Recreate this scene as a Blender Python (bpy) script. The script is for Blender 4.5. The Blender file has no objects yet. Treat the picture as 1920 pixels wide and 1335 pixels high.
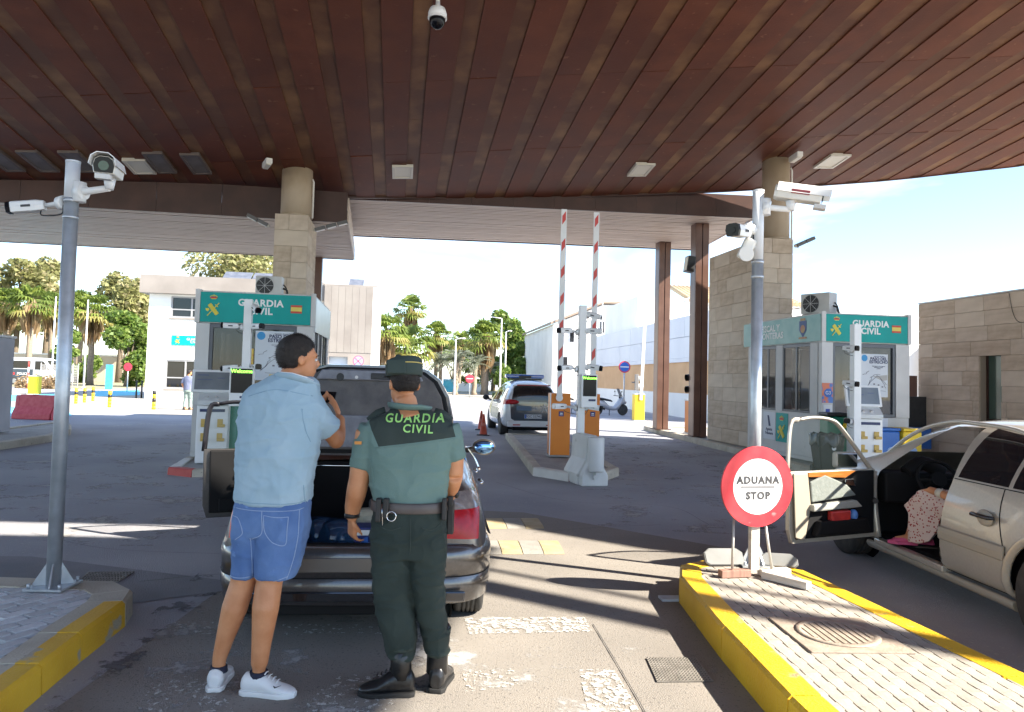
import bpy, bmesh, math, random
import numpy as np
from mathutils import Vector, Matrix, Quaternion
from mathutils.bvhtree import BVHTree
random.seed(7); np.random.seed(7)
sc = bpy.context.scene
COL = sc.collection
rad = math.radians
# ---------------------------------------------------------------- camera
F, PPX, PPY, W0, H0 = 1380.0, 960.0, 645.0, 1920.0, 1335.0
CAMZ, PITCH, ROLL = 1.68, rad(2.74), rad(1.5)
cd = bpy.data.cameras.new('camera'); cam = bpy.data.objects.new('camera', cd); COL.objects.link(cam)
cd.sensor_width = 36.0; cd.lens = F / W0 * 36.0
cd.shift_y = -(H0 / 2 - PPY) / W0
cd.clip_start = 0.05; cd.clip_end = 3000
CR = (Matrix.Rotation(rad(90) + PITCH, 3, 'X') @ Matrix.Rotation(ROLL, 3, 'Z'))
cam.matrix_world = Matrix.Translation((0, 0, CAMZ)) @ CR.to_4x4()
sc.camera = cam
CAMP = Vector((0, 0, CAMZ))
# ---------------------------------------------------------------- sun, sky, exposure
SUN_EL, SUN_AZ = rad(37.0), rad(-21.0)     # sun stands to the right and a little behind the camera
sdir = Vector((math.cos(SUN_AZ) * math.cos(SUN_EL), math.sin(SUN_AZ) * math.cos(SUN_EL), math.sin(SUN_EL)))
sl = bpy.data.lights.new('sun', 'SUN'); sl.energy = 4.4; sl.angle = rad(0.53); sl.color = (1.0, 0.92, 0.79)
so = bpy.data.objects.new('sun', sl); COL.objects.link(so)
so.rotation_euler = sdir.to_track_quat('Z', 'Y').to_euler(); so.location = (30, -12, 40)
wd = bpy.data.worlds.new('World'); sc.world = wd; wd.use_nodes = True
nt = wd.node_tree; nt.nodes.clear()
sky = nt.nodes.new('ShaderNodeTexSky'); sky.sky_type = 'NISHITA'; sky.sun_disc = False
sky.sun_elevation = SUN_EL; sky.sun_rotation = math.atan2(sdir.x, sdir.y)
sky.air_density = 1.0; sky.dust_density = 0.15; sky.ozone_density = 3.5
tc = nt.nodes.new('ShaderNodeTexCoord'); mp = nt.nodes.new('ShaderNodeMapping'); mp.inputs['Scale'].default_value = (1.0, 1.0, 3.6)
nz = nt.nodes.new('ShaderNodeTexNoise'); nz.inputs['Scale'].default_value = 2.1; nz.inputs['Detail'].default_value = 7; nz.inputs['Roughness'].default_value = .52; nz.inputs['Distortion'].default_value = .5
rp = nt.nodes.new('ShaderNodeValToRGB'); rp.color_ramp.elements[0].position = .50; rp.color_ramp.elements[1].position = .70
rp.color_ramp.elements[1].color = (.85, .85, .85, 1)
mx = nt.nodes.new('ShaderNodeMix'); mx.data_type = 'RGBA'
bg = nt.nodes.new('ShaderNodeBackground'); bg.inputs['Strength'].default_value = 0.098
wo = nt.nodes.new('ShaderNodeOutputWorld')
L = nt.links.new
L(tc.outputs['Generated'], mp.inputs['Vector']); L(mp.outputs['Vector'], nz.inputs['Vector']); L(nz.outputs['Fac'], rp.inputs['Fac'])
L(rp.outputs['Color'], mx.inputs['Factor']); L(sky.outputs['Color'], mx.inputs[6]); mx.inputs[7].default_value = (5.6, 5.8, 6.1, 1)
L(mx.outputs[2], bg.inputs['Color']); L(bg.outputs[0], wo.inputs['Surface'])
vs = sc.view_settings; vs.view_transform = 'Standard'; vs.look = 'None'; vs.gamma = 1.0; vs.exposure = 2.03; vs.use_curve_mapping = False
sc.cycles.max_bounces = 8; sc.cycles.diffuse_bounces = 4; sc.cycles.glossy_bounces = 4; sc.cycles.transmission_bounces = 6; sc.cycles.transparent_max_bounces = 10
sc.cycles.use_denoising = True
# ---------------------------------------------------------------- pixel of the photograph -> place in the world
def ray(px, py):
    return (CR @ Vector(((px - PPX) / F, -(py - PPY) / F, -1.0)))
def at(px, py, Y):
    d = ray(px, py); return CAMP + d * (Y / d.y)
def gp(px, py, z=0.0):
    d = ray(px, py); return CAMP + d * ((z - CAMZ) / d.z)
# ---------------------------------------------------------------- helpers
A0 = rad(8.8)                                 # the site's own axis, turned from the view
U = Vector((-math.sin(A0), math.cos(A0), 0)); Wd = Vector((math.cos(A0), math.sin(A0), 0))
def tag(o, label=None, cat=None, group=None, kind=None):
    if label: o['label'] = label
    if cat: o['category'] = cat
    if group: o['group'] = group
    if kind: o['kind'] = kind
    return o
def thing(name, label, cat, loc=(0, 0, 0), rz=0.0, group=None):
    o = bpy.data.objects.new(name, None); COL.objects.link(o); o.empty_display_size = .2
    o.location = loc; o.rotation_euler = (0, 0, rz)
    return tag(o, label, cat, group)
def link(name, me, parent=None, loc=None, rot=None, scale=None):
    o = bpy.data.objects.new(name, me); COL.objects.link(o)
    if parent: o.parent = parent
    if loc is not None: o.location = loc
    if rot is not None: o.rotation_euler = rot
    if scale is not None: o.scale = scale
    return o
def kids(o): return [c for c in COL.objects if c.parent == o]
def dup(o, parent=None, kidmap=None):
    if kidmap is None:
        kidmap = {}
        for c in COL.objects:
            if c.parent: kidmap.setdefault(c.parent.name, []).append(c)
    c = o.copy(); COL.objects.link(c); c.parent = parent
    for k in kidmap.get(o.name, []): dup(k, c, kidmap)
    return c
class MB:
    def __init__(s): s.v = []; s.f = []; s.m = []; s.sm = []
    def add(s, vs, fs, mi=0, sm=False, T=None):
        b = len(s.v)
        for p in vs: s.v.append(tuple(T @ Vector(p)) if T is not None else tuple(p))
        for f in fs: s.f.append([b + i for i in f]); s.m.append(mi); s.sm.append(sm)
        return s
    def box(s, x0, x1, y0, y1, z0, z1, mi=0, T=None):
        v = [(x0, y0, z0), (x1, y0, z0), (x1, y1, z0), (x0, y1, z0), (x0, y0, z1), (x1, y0, z1), (x1, y1, z1), (x0, y1, z1)]
        return s.add(v, [(3, 2, 1, 0), (4, 5, 6, 7), (0, 1, 5, 4), (1, 2, 6, 5), (2, 3, 7, 6), (3, 0, 4, 7)], mi, False, T)
    def cb(s, c, d, mi=0, T=None):
        return s.box(c[0] - d[0] / 2, c[0] + d[0] / 2, c[1] - d[1] / 2, c[1] + d[1] / 2, c[2] - d[2] / 2, c[2] + d[2] / 2, mi, T)
    def tube(s, pts, r, n=10, mi=0, caps=True, T=None, flat=None, sm=True):
        pts = [Vector(p) for p in pts]; rs = r if isinstance(r, (list, tuple)) else [r] * len(pts)
        t0 = (pts[1] - pts[0]).normalized()
        a = t0.orthogonal().normalized()
        rings = []
        for i, p in enumerate(pts):
            t = (pts[min(i + 1, len(pts) - 1)] - pts[max(i - 1, 0)]).normalized()
            a = (a - t * a.dot(t)); a = a.normalized() if a.length > 1e-6 else t.orthogonal().normalized()
            b = t.cross(a)
            rr = rs[i]; ra, rb = rr if isinstance(rr, (list, tuple)) else (rr, rr)
            rings.append([p + a * (ra * math.cos(2 * math.pi * k / n)) + b * (rb * math.sin(2 * math.pi * k / n)) for k in range(n)])
        return s.loft(rings, mi, caps, T, sm)
    def cyl(s, p0, p1, r0, r1=None, n=14, mi=0, caps=True, T=None):
        return s.tube([p0, p1], [r0, r0 if r1 is None else r1], n, mi, caps, T)
    def loft(s, rings, mi=0, caps=True, T=None, sm=True):
        n = len(rings[0]); vs = [p for r in rings for p in r]; fs = []
        for i in range(len(rings) - 1):
            for k in range(n):
                fs.append((i * n + k, i * n + (k + 1) % n, (i + 1) * n + (k + 1) % n, (i + 1) * n + k))
        s.add(vs, fs, mi, sm, T)
        if caps:
            s.add(rings[0], [tuple(range(n))[::-1]], mi, False, T); s.add(rings[-1], [tuple(range(n))], mi, False, T)
        return s
    def lathe(s, prof, n=20, mi=0, T=None, sm=True):
        rings = [[(r * math.cos(2 * math.pi * k / n), r * math.sin(2 * math.pi * k / n), z) for k in range(n)] for r, z in prof]
        return s.loft(rings, mi, True, T, sm)
    def ell(s, c, r, nu=16, nv=10, mi=0, T=None, R=None):
        c = Vector(c); vs = []; fs = []
        R = R or Matrix.Identity(3)
        for i in range(1, nv):
            a = math.pi * i / nv
            for k in range(nu):
                b = 2 * math.pi * k / nu
                vs.append(c + R @ Vector((r[0] * math.sin(a) * math.cos(b), r[1] * math.sin(a) * math.sin(b), r[2] * math.cos(a))))
        top = len(vs); vs.append(c + R @ Vector((0, 0, r[2]))); vs.append(c - R @ Vector((0, 0, r[2])))
        for i in range(nv - 2):
            for k in range(nu): fs.append((i * nu + k, (i + 1) * nu + k, (i + 1) * nu + (k + 1) % nu, i * nu + (k + 1) % nu))
        for k in range(nu):
            fs.append((top, k, (k + 1) % nu)); b = (nv - 2) * nu; fs.append((top + 1, b + (k + 1) % nu, b + k))
        return s.add(vs, fs, mi, True, T)
    def prism(s, poly, ax, a, b, mi=0, T=None, sm=False):
        def P(p, h):
            return {'z': (p[0], p[1], h), 'y': (p[0], h, p[1]), 'x': (h, p[0], p[1])}[ax]
        n = len(poly); vs = [P(p, a) for p in poly] + [P(p, b) for p in poly]
        fs = [tuple(range(n))[::-1], tuple(range(n, 2 * n))]
        s.add(vs, fs, mi, False, T)
        s.add(vs, [(k, (k + 1) % n, n + (k + 1) % n, n + k) for k in range(n)], mi, sm, T)
        return s
    def quad(s, a, b, c, d, mi=0, T=None): return s.add([a, b, c, d], [(0, 1, 2, 3)], mi, False, T)
    def mesh(s, name, mats, bev=0.0, fix=True, seg=2):
        me = bpy.data.meshes.new(name); me.from_pydata(s.v, [], s.f)
        mats = mats if isinstance(mats, (list, tuple)) else [mats]
        for m in mats: me.materials.append(m)
        me.polygons.foreach_set('material_index', s.m); me.polygons.foreach_set('use_smooth', s.sm)
        if fix or bev:
            bm = bmesh.new(); bm.from_mesh(me)
            bmesh.ops.remove_doubles(bm, verts=bm.verts, dist=1e-5)
            bmesh.ops.recalc_face_normals(bm, faces=bm.faces)
            if bev:
                es = [e for e in bm.edges if len(e.link_faces) == 2 and e.calc_face_angle(0) > .6]
                bmesh.ops.bevel(bm, geom=es, offset=bev, segments=seg, affect='EDGES', clamp_overlap=True, profile=.5)
            bm.to_mesh(me); bm.free()
        return me
    def build(s, name, mats, parent=None, bev=0.0, fix=True, loc=None, rot=None, seg=2):
        return link(name, s.mesh(name, mats, bev, fix, seg), parent, loc, rot)
def applied(o, mods):
    """run modifiers on a mesh object and keep only the result"""
    for kind, kw in mods:
        m = o.modifiers.new(kind, kind)
        for k, v in kw.items(): setattr(m, k, v)
    dg = bpy.context.evaluated_depsgraph_get()
    me = bpy.data.meshes.new_from_object(o.evaluated_get(dg))
    o.modifiers.clear(); o.data = me
    return o
def drop(o): bpy.data.objects.remove(o, do_unlink=True)
def cr(pts, n):
    """smooth curve through points"""
    P = [np.array(p, float) for p in pts]; P = [2 * P[0] - P[1]] + P + [2 * P[-1] - P[-2]]; out = []
    for i in range(1, len(P) - 2):
        for k in range(n):
            t = k / n
            out.append(.5 * (2 * P[i] + (P[i + 1] - P[i - 1]) * t + (2 * P[i - 1] - 5 * P[i] + 4 * P[i + 1] - P[i + 2]) * t * t + (3 * P[i] - P[i - 1] - 3 * P[i + 1] + P[i + 2]) * t ** 3))
    out.append(P[-2]); return [tuple(p) for p in out]
# ---------------------------------------------------------------- materials
def M(name, c1, c2=None, scale=4.0, rough=.6, metal=0.0, bump=0.0, bscale=60.0, spec=.5, coat=0.0, detail=6.0, emit=0.0, lo=.35, hi=.65, speck=None, alpha=1.0, stretch=None, r2=None, dist=0.0):
    m = bpy.data.materials.new(name); m.use_nodes = True; t = m.node_tree; N = t.nodes; K = t.links.new
    b = N['Principled BSDF']; c2 = c2 or c1
    b.inputs['Roughness'].default_value = rough; b.inputs['Metallic'].default_value = metal
    b.inputs['Specular IOR Level'].default_value = spec; b.inputs['Coat Weight'].default_value = coat; b.inputs['Coat Roughness'].default_value = .05
    b.inputs['Alpha'].default_value = alpha
    co = N.new('ShaderNodeTexCoord'); vec = co.outputs['Object']
    if stretch:
        mp = N.new('ShaderNodeMapping'); mp.inputs['Scale'].default_value = stretch; K(vec, mp.inputs['Vector']); vec = mp.outputs['Vector']
    n1 = N.new('ShaderNodeTexNoise'); n1.inputs['Scale'].default_value = scale; n1.inputs['Detail'].default_value = detail; n1.inputs['Distortion'].default_value = dist; K(vec, n1.inputs['Vector'])
    r = N.new('ShaderNodeValToRGB'); r.color_ramp.elements[0].position = lo; r.color_ramp.elements[1].position = hi
    r.color_ramp.elements[0].color = (*c1, 1); r.color_ramp.elements[1].color = (*c2, 1); K(n1.outputs['Fac'], r.inputs['Fac'])
    out = r.outputs['Color']
    if speck:                                  # (colour, scale, threshold): worn flecks
        n2 = N.new('ShaderNodeTexNoise'); n2.inputs['Scale'].default_value = speck[1]; n2.inputs['Detail'].default_value = 8; K(vec, n2.inputs['Vector'])
        r2_ = N.new('ShaderNodeValToRGB'); r2_.color_ramp.elements[0].position = speck[2]; r2_.color_ramp.elements[1].position = speck[2] + .06; K(n2.outputs['Fac'], r2_.inputs['Fac'])
        mx = N.new('ShaderNodeMix'); mx.data_type = 'RGBA'; K(r2_.outputs['Color'], mx.inputs['Factor']); K(out, mx.inputs[6]); mx.inputs[7].default_value = (*speck[0], 1); out = mx.outputs[2]
    K(out, b.inputs['Base Color'])
    if r2 is not None:
        mr = N.new('ShaderNodeMapRange'); mr.inputs['To Min'].default_value = rough; mr.inputs['To Max'].default_value = r2; K(n1.outputs['Fac'], mr.inputs['Value']); K(mr.outputs['Result'], b.inputs['Roughness'])
    if emit:
        K(out, b.inputs['Emission Color']); b.inputs['Emission Strength'].default_value = emit
    if bump:
        n3 = N.new('ShaderNodeTexNoise'); n3.inputs['Scale'].default_value = bscale; n3.inputs['Detail'].default_value = 6; K(vec, n3.inputs['Vector'])
        bp = N.new('ShaderNodeBump'); bp.inputs['Strength'].default_value = bump; bp.inputs['Distance'].default_value = .02; K(n3.outputs['Fac'], bp.inputs['Height']); K(bp.outputs['Normal'], b.inputs['Normal'])
    return m
def glassmat(name, tint, alpha, rough=.03):
    m = M(name, tint, rough=rough, spec=.6, alpha=alpha); return m
asph = M('asphalt', (.28, .28, .305), (.37, .365, .385), .55, .85, bump=.5, bscale=90, detail=10, speck=((.44, .43, .42), 34, .62))
slabm = M('concrete_lane', (.215, .195, .172), (.28, .253, .222), .8, .85, bump=.4, bscale=120, detail=10, speck=((.13, .12, .11), 60, .60))
farg = M('sunlit_paving', (.33, .30, .26), (.40, .37, .32), .3, .85, detail=8)
rust = M('weathered_brown_board', (.075, .026, .015), (.125, .048, .026), 1.1, .45, bump=.15, bscale=30, detail=8, r2=.6, speck=((.16, .07, .035), 6, .66))
rust2 = M('recessed_brown_board', (.115, .042, .018), (.25, .12, .045), 1.1, .6, bump=.12, bscale=25, detail=6, r2=.6, spec=.3, lo=.45, hi=.72)  # paler golden blotches put the gloss of the strips into the colour
darkb = M('dark_brown_steel', (.05, .022, .016), (.075, .033, .024), 2.0, .4, metal=.15)
slatm = M('pale_timber_slat', (.52, .41, .33), (.64, .52, .43), 3, .55, stretch=(.3, 6, 6))
stone_m = [M('sandstone_a', (.52, .42, .32), (.62, .51, .40), 2.2, .9, bump=.35, bscale=40, detail=9), M('sandstone_b', (.58, .48, .375), (.66, .555, .44), 1.6, .9, bump=.35, bscale=40, detail=9), M('sandstone_c', (.46, .36, .265), (.58, .47, .355), 2.8, .9, bump=.4, bscale=35, detail=9)]
mortar = M('stone_joint', (.34, .275, .21), rough=.95)
concol = M('column_render', (.36, .27, .175), (.48, .38, .27), 1.4, .6, bump=.1, detail=8, stretch=(1, 1, .5))
galv = M('galvanised_steel', (.42, .45, .48), (.56, .59, .62), 9, .38, metal=.55, detail=8)
white = M('white_paint', (.74, .74, .73), (.80, .80, .79), 3, .35)
cream = M('cream_paint', (.70, .67, .60), (.78, .75, .69), 3, .4)
wallw = M('white_render_wall', (.74, .73, .70), (.82, .81, .78), .6, .8, bump=.1)
greyp = M('grey_panel', (.55, .54, .525), (.64, .63, .61), 1.6, .55, spec=.3, detail=9, speck=((.42, .40, .37), 2.6, .70))
teal = M('teal_sign', (.0, .30, .27), (.0, .34, .31), 2, .45, spec=.3)
tealf = M('faded_teal_sign', (.16, .36, .33), (.26, .46, .42), 2.5, .4)
black = M('black_plastic', (.012, .012, .013), (.02, .02, .021), 8, .45)
blackm = M('matt_black_trim', (.006, .006, .007), rough=.85, spec=.15)
rubber = M('tyre_rubber', (.03, .03, .03), (.06, .057, .053), 8, .8, bump=.2)
yellowk = M('worn_yellow_paint', (.62, .38, .012), (.72, .47, .018), 3, .6, bump=.25, speck=((.34, .25, .13), 9, .66))
yellow = M('yellow_paint', (.80, .55, .02), rough=.45)
emby = M('emblem_yellow', (.72, .60, .05), rough=.45)
red = M('red_paint', (.55, .03, .03), (.62, .05, .045), 5, .45)
redf = M('faded_red', (.55, .06, .08), (.62, .10, .12), 8, .5)
orange = M('orange_cabinet', (.66, .19, .012), (.72, .22, .016), 2, .42)
blue = M('blue_plastic', (.02, .12, .42), (.03, .15, .50), 3, .45)
lblue = M('light_blue_paint', (.06, .42, .62), (.10, .50, .70), 4, .6)
glass = glassmat('clear_glass', (.05, .055, .06), .30)
dglass = glassmat('dark_window_glass', (.012, .013, .016), .94)
wglass = glassmat('window_glass', (.035, .04, .05), .88)
lens = M('camera_lens', (.004, .004, .006), rough=.22, spec=.25)
chrome = M('chrome', (.75, .75, .76), rough=.12, metal=1)
kerbg = M('worn_kerb_stone', (.42, .37, .29), (.54, .49, .40), 2.5, .85, bump=.35, speck=((.27, .24, .2), 12, .63))
skin = M('skin', (.50, .20, .085), (.60, .275, .135), 9, .5, bump=.12, bscale=110)
hairm = M('dark_hair', (.012, .009, .007), (.03, .022, .018), 40, .55, bump=.6, bscale=220)
ledg = M('led_green', (.25, .9, .08), emit=1.0)
screen = M('screen_grey', (.16, .18, .20), (.22, .24, .26), 3, .15)
lampm = M('lamp_diffuser', (.75, .70, .58), rough=.5)
# ================================================================ ground
def worn(name, col, thr=.5, scale=18):
    m = bpy.data.materials.new(name); m.use_nodes = True; t = m.node_tree; N = t.nodes; K = t.links.new
    b = N['Principled BSDF']; b.inputs['Base Color'].default_value = (*col, 1); b.inputs['Roughness'].default_value = .8
    co = N.new('ShaderNodeTexCoord'); n = N.new('ShaderNodeTexNoise'); n.inputs['Scale'].default_value = scale; n.inputs['Detail'].default_value = 10; n.inputs['Roughness'].default_value = .72
    K(co.outputs['Object'], n.inputs['Vector'])
    r = N.new('ShaderNodeValToRGB'); r.color_ramp.elements[0].position = thr; r.color_ramp.elements[1].position = thr + .07; K(n.outputs['Fac'], r.inputs['Fac'])
    tr = N.new('ShaderNodeBsdfTransparent'); mx = N.new('ShaderNodeMixShader')
    K(r.outputs['Color'], mx.inputs[0]); K(tr.outputs[0], mx.inputs[1]); K(b.outputs[0], mx.inputs[2]); K(mx.outputs[0], N['Material Output'].inputs['Surface'])
    return m
wornw = worn('worn_white_marking', (.56, .55, .51), .525, 26)
wornw2 = worn('fresher_white_marking', (.60, .585, .55), .485, 22)
worny = worn('worn_yellow_marking', (.62, .45, .10), .36, 14)
stain = worn('dark_oil_stain', (.055, .05, .048), .56, 2.2)
patchm = M('asphalt_patch', (.19, .19, .205), (.25, .245, .255), 1.4, .88, bump=.5, bscale=110, detail=10, speck=((.24, .23, .21), 40, .64))
def sheet(name, poly, z, mat, label=None):
    m = MB(); m.add([(p[0], p[1], z) for p in poly], [tuple(range(len(poly)))])
    o = m.build(name, mat, fix=False); o['kind'] = 'structure'
    if label: o['label'] = label
    return o
def P2(v): return (v.x, v.y)
g = MB()
g.add([(-900, -60, 0), (900, -60, 0), (900, 1500, 0), (-900, 1500, 0)], [(0, 1, 2, 3)])
o = g.build('ground', asph, fix=False); tag(o, 'worn grey asphalt of the border lanes', kind='structure')
sheet('pavement', [P2(gp(-500, 771)), P2(gp(100, 771)), P2(gp(260, 776)), P2(gp(420, 780)), P2(gp(690, 752)), P2(gp(690, 735)), P2(gp(-500, 735))], .006, farg, 'pale sunlit paving in front of the white office building')
sheet('street', [(-14, 62), (30, 50), (60, 95), (-60, 95)], .004, farg, 'sunlit street beyond the canopy')
sheet('road_patch', [(-2.2, -4), (1.45, -4), (1.40, 5.9), (2.2, 6.6), (2.6, 7.4), (.2, 9.4), (-.9, 9.5), (-2.2, 7.2)], .002, slabm, 'paler worn concrete of the lane')
sheet('road_patch', [(-7.5, 4.9), (-2.7, 5.35), (-1.9, 5.9), (-4.2, 6.6), (-7.5, 6.4)], .004, patchm, 'darker asphalt repair beside the left island')
dust = worn('pale_dust', (.40, .385, .365), .55, 1.5); grime = worn('tyre_grime', (.15, .145, .15), .56, 2.4)
sheet('dust_film', [(-9, 6.6), (-2.3, 7.2), (-1.9, 12), (-7, 22), (-9, 22)], .0032, dust); sheet('dust_film', [(.9, 8.5), (5.2, 8.2), (5.1, 22), (2.2, 22)], .0032, dust); sheet('dust_film', [(-2.3, .5), (1.3, .5), (1.3, 4.5), (-2.2, 6.5)], .0036, dust)
for x_ in (-1.75, -.15): sheet('tyre_track', [(x_ - .16, .5), (x_ + .16, .5), (x_ - .75, 8.4), (x_ - 1.05, 8.4)], .005, grime)
for x_ in (3.1, 4.4): sheet('tyre_track', [(x_ - .16, 8), (x_ + .16, 8), (x_ - .4, 22), (x_ - .7, 22)], .005, grime)
tar = M('tar_seam', (.05, .048, .046), (.10, .095, .09), 9, .7)
def seam_line(px, w=.007):
    p = cr([tuple(gp(x, y)) for x, y in px], 5)
    for a, b in zip(p, p[1:]):
        pass
    l = []; r_ = []
    for i, q in enumerate(p):
        d = (Vector(p[min(i + 1, len(p) - 1)]) - Vector(p[max(i - 1, 0)])).normalized(); n = Vector((-d.y, d.x, 0)); k = w * (.6 + .8 * random.random()); l.append(P2(Vector(q) + n * k / 2)); r_.append(P2(Vector(q) - n * k / 2))
    sheet('tar_seam', l + r_[::-1], .008, tar)
for q in ([(1112, 1172), (1150, 1235), (1200, 1320), (1212, 1345)], [(262, 1092), (420, 1078), (560, 1090), (700, 1112)], [(0, 940), (120, 935), (300, 948), (420, 940)], [(930, 905), (1060, 940), (1250, 950), (1330, 985)], [(1000, 1000), (1120, 990), (1240, 985)], [(60, 1000), (200, 1030), (420, 1040)], [(1260, 850), (1300, 853), (1335, 858)]): seam_line(q)
def mark(px, mat=None, z=.0065): return sheet('road_marking', [P2(gp(x, y)) for x, y in px], z, mat or wornw)
mark([(318, 1166), (420, 1168), (414, 1190), (296, 1190)]); mark([(530, 1172), (735, 1172), (738, 1192), (530, 1192)])
mark([(870, 1160), (1096, 1158), (1112, 1186), (880, 1190)], wornw2)
def arc(cx, cy, rx, ry, a0, a1, w, mat):
    a = [rad(a0 + (a1 - a0) * k / 20) for k in range(21)]
    mark([(cx + rx * math.cos(t), cy - ry * math.sin(t)) for t in a] + [(cx + (rx - w) * math.cos(t), cy - (ry - w * .5) * math.sin(t)) for t in a[::-1]], mat)
arc(345, 1390, 105, 120, 20, 178, 62, wornw)
mark([(590, 1300), (640, 1268), (735, 1262), (738, 1345), (560, 1345)]); mark([(1085, 1258), (1150, 1255), (1205, 1345), (1105, 1345)], wornw2); mark([(868, 1262), (960, 1255), (985, 1285), (872, 1300)])
for a in [[(200, 799), (247, 796), (247, 798), (202, 801)], [(150, 810), (183, 807), (183, 809), (150, 812)], [(320, 797), (358, 793), (358, 795), (322, 799)], [(255, 795), (290, 794), (290, 796), (256, 797)]]: mark(a, wornw2)
for x0, x1 in ((862, 905), (918, 960)): mark([(x0, 770), (x1, 769), (x1 + 12, 776), (x0 + 10, 777)], wornw2)
for a in ([(0, 790), (40, 788), (48, 792), (0, 794)], [(0, 802), (95, 797), (95, 799), (0, 805)]): mark(a, wornw2)
bluep = M('blue_painted_ground', (.10, .50, .66), (.16, .58, .72), 3, .7)
for a in ([(-20, 742), (118, 738), (118, 748), (-20, 755)], [(170, 734), (262, 731), (262, 741), (180, 744)], [(-10, 762), (120, 764), (135, 780), (-10, 781)]): mark(a, bluep, .012)
# rubber speed bumps in front of the gate, yellow and grey blocks
bumpy = M('speed_bump_yellow', (.40, .315, .17), (.46, .375, .23), 6, .7, bump=.4); bumpg = M('speed_bump_grey', (.27, .255, .23), (.33, .31, .28), 6, .8, bump=.4)
for k, (xa, xb, ya, yb, yc, yd) in enumerate(((700, 1008, 972, 992, 974, 993), (700, 1046, 1014, 1040, 1014, 1041))):
    r = thing('speed_bump', ['yellow and grey rubber speed bump, the farther strip beside the grey car', 'yellow and grey rubber speed bump, the nearer strip beside the grey car'][k], 'speed bump', gp((xa + xb) / 2, yb), 0, 'speed bumps across the lane'); r.location.z = 0
    a = gp(xa, ya); b = gp(xb, ya); c = gp(xb + 14, yb); d = gp(xa, yb)
    for i in range(9):
        t0, t1 = i / 9, (i + .96) / 9
        q = [a.lerp(b, t0), a.lerp(b, t1), d.lerp(c, t1), d.lerp(c, t0)]; q = [p - r.location for p in q]
        m = MB(); qi = [(q[0] + (q[3] - q[0]) * .2), (q[1] + (q[2] - q[1]) * .2), (q[2] + (q[1] - q[2]) * .2), (q[3] + (q[0] - q[3]) * .2)]
        lo = [(p.x, p.y, .004) for p in q]; hi = [(p.x, p.y, .020) for p in qi]
        m.loft([lo, hi], sm=False); m.build('bump_block', [bumpy, bumpg][i % 2], r)
# grates and covers let into the ground
iron = M('cast_iron', (.26, .24, .21), (.38, .35, .31), 10, .7, metal=.3, bump=.2)
def grate(c4, z, nx, ny, label, name='drain_grate', mat=None, pit=.004):
    c = sum(c4, Vector()) / 4; r = thing(name, label, 'drain grate', (c.x, c.y, z)); q = [p - c for p in c4]
    def B(u, v): return q[0].lerp(q[1], u).lerp(q[3].lerp(q[2], u), v)
    m = MB(); m.add([(p.x, p.y, .002) for p in q], [(0, 1, 2, 3)]); m.build('pit', M('pit_dirt', (.10, .095, .085), rough=.9), r, fix=False)
    m = MB()
    def bar(a, b, c_, d): m.loft([[(p.x, p.y, .003) for p in (a, b, c_, d)], [(p.x, p.y, .003 + pit) for p in (a, b, c_, d)]], sm=False)
    for i in range(nx + 1):
        u = i / nx * .97; bar(B(u, 0), B(u + .03 if i in (0, nx) else u + .5 / nx * .9, 0), B(u + .03 if i in (0, nx) else u + .5 / nx * .9, 1), B(u, 1))
    for j in range(ny + 1):
        v = j / ny * .97; bar(B(0, v), B(1, v), B(1, v + .3 / ny), B(0, v + .3 / ny))
    m.build('bars', mat or iron, r)
grate([gp(1212, 1236), gp(1306, 1236), gp(1338, 1280), gp(1232, 1281)], .004, 16, 12, 'square cast iron drain grate in the lane beside the yellow island')
grate([gp(165, 1075), gp(252, 1074), gp(222, 1093), gp(146, 1092)], .006, 14, 5, 'flat steel slotted grate in the asphalt behind the left island')
m = MB(); q = [gp(x, y) for x, y in ((1240, 1117), (1277, 1118), (1280, 1130), (1243, 1131))]
m.add([(p.x, p.y, .006) for p in q], [(0, 1, 2, 3)]); o = m.build('litter', M('crushed_pale_card', (.5, .55, .62), rough=.7), fix=False)
m = MB(); m.cb((0, 0, .012), (.19, .11, .02)); drop(o); o = m.build('crushed_carton', M('crushed_carton', (.45, .50, .58), (.55, .60, .66), 9, .6), bev=.004, loc=tuple(gp(1260, 1125)), rot=(0, 0, .1)); tag(o, 'flattened pale blue carton lying on the asphalt by the yellow kerb', 'litter')
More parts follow.
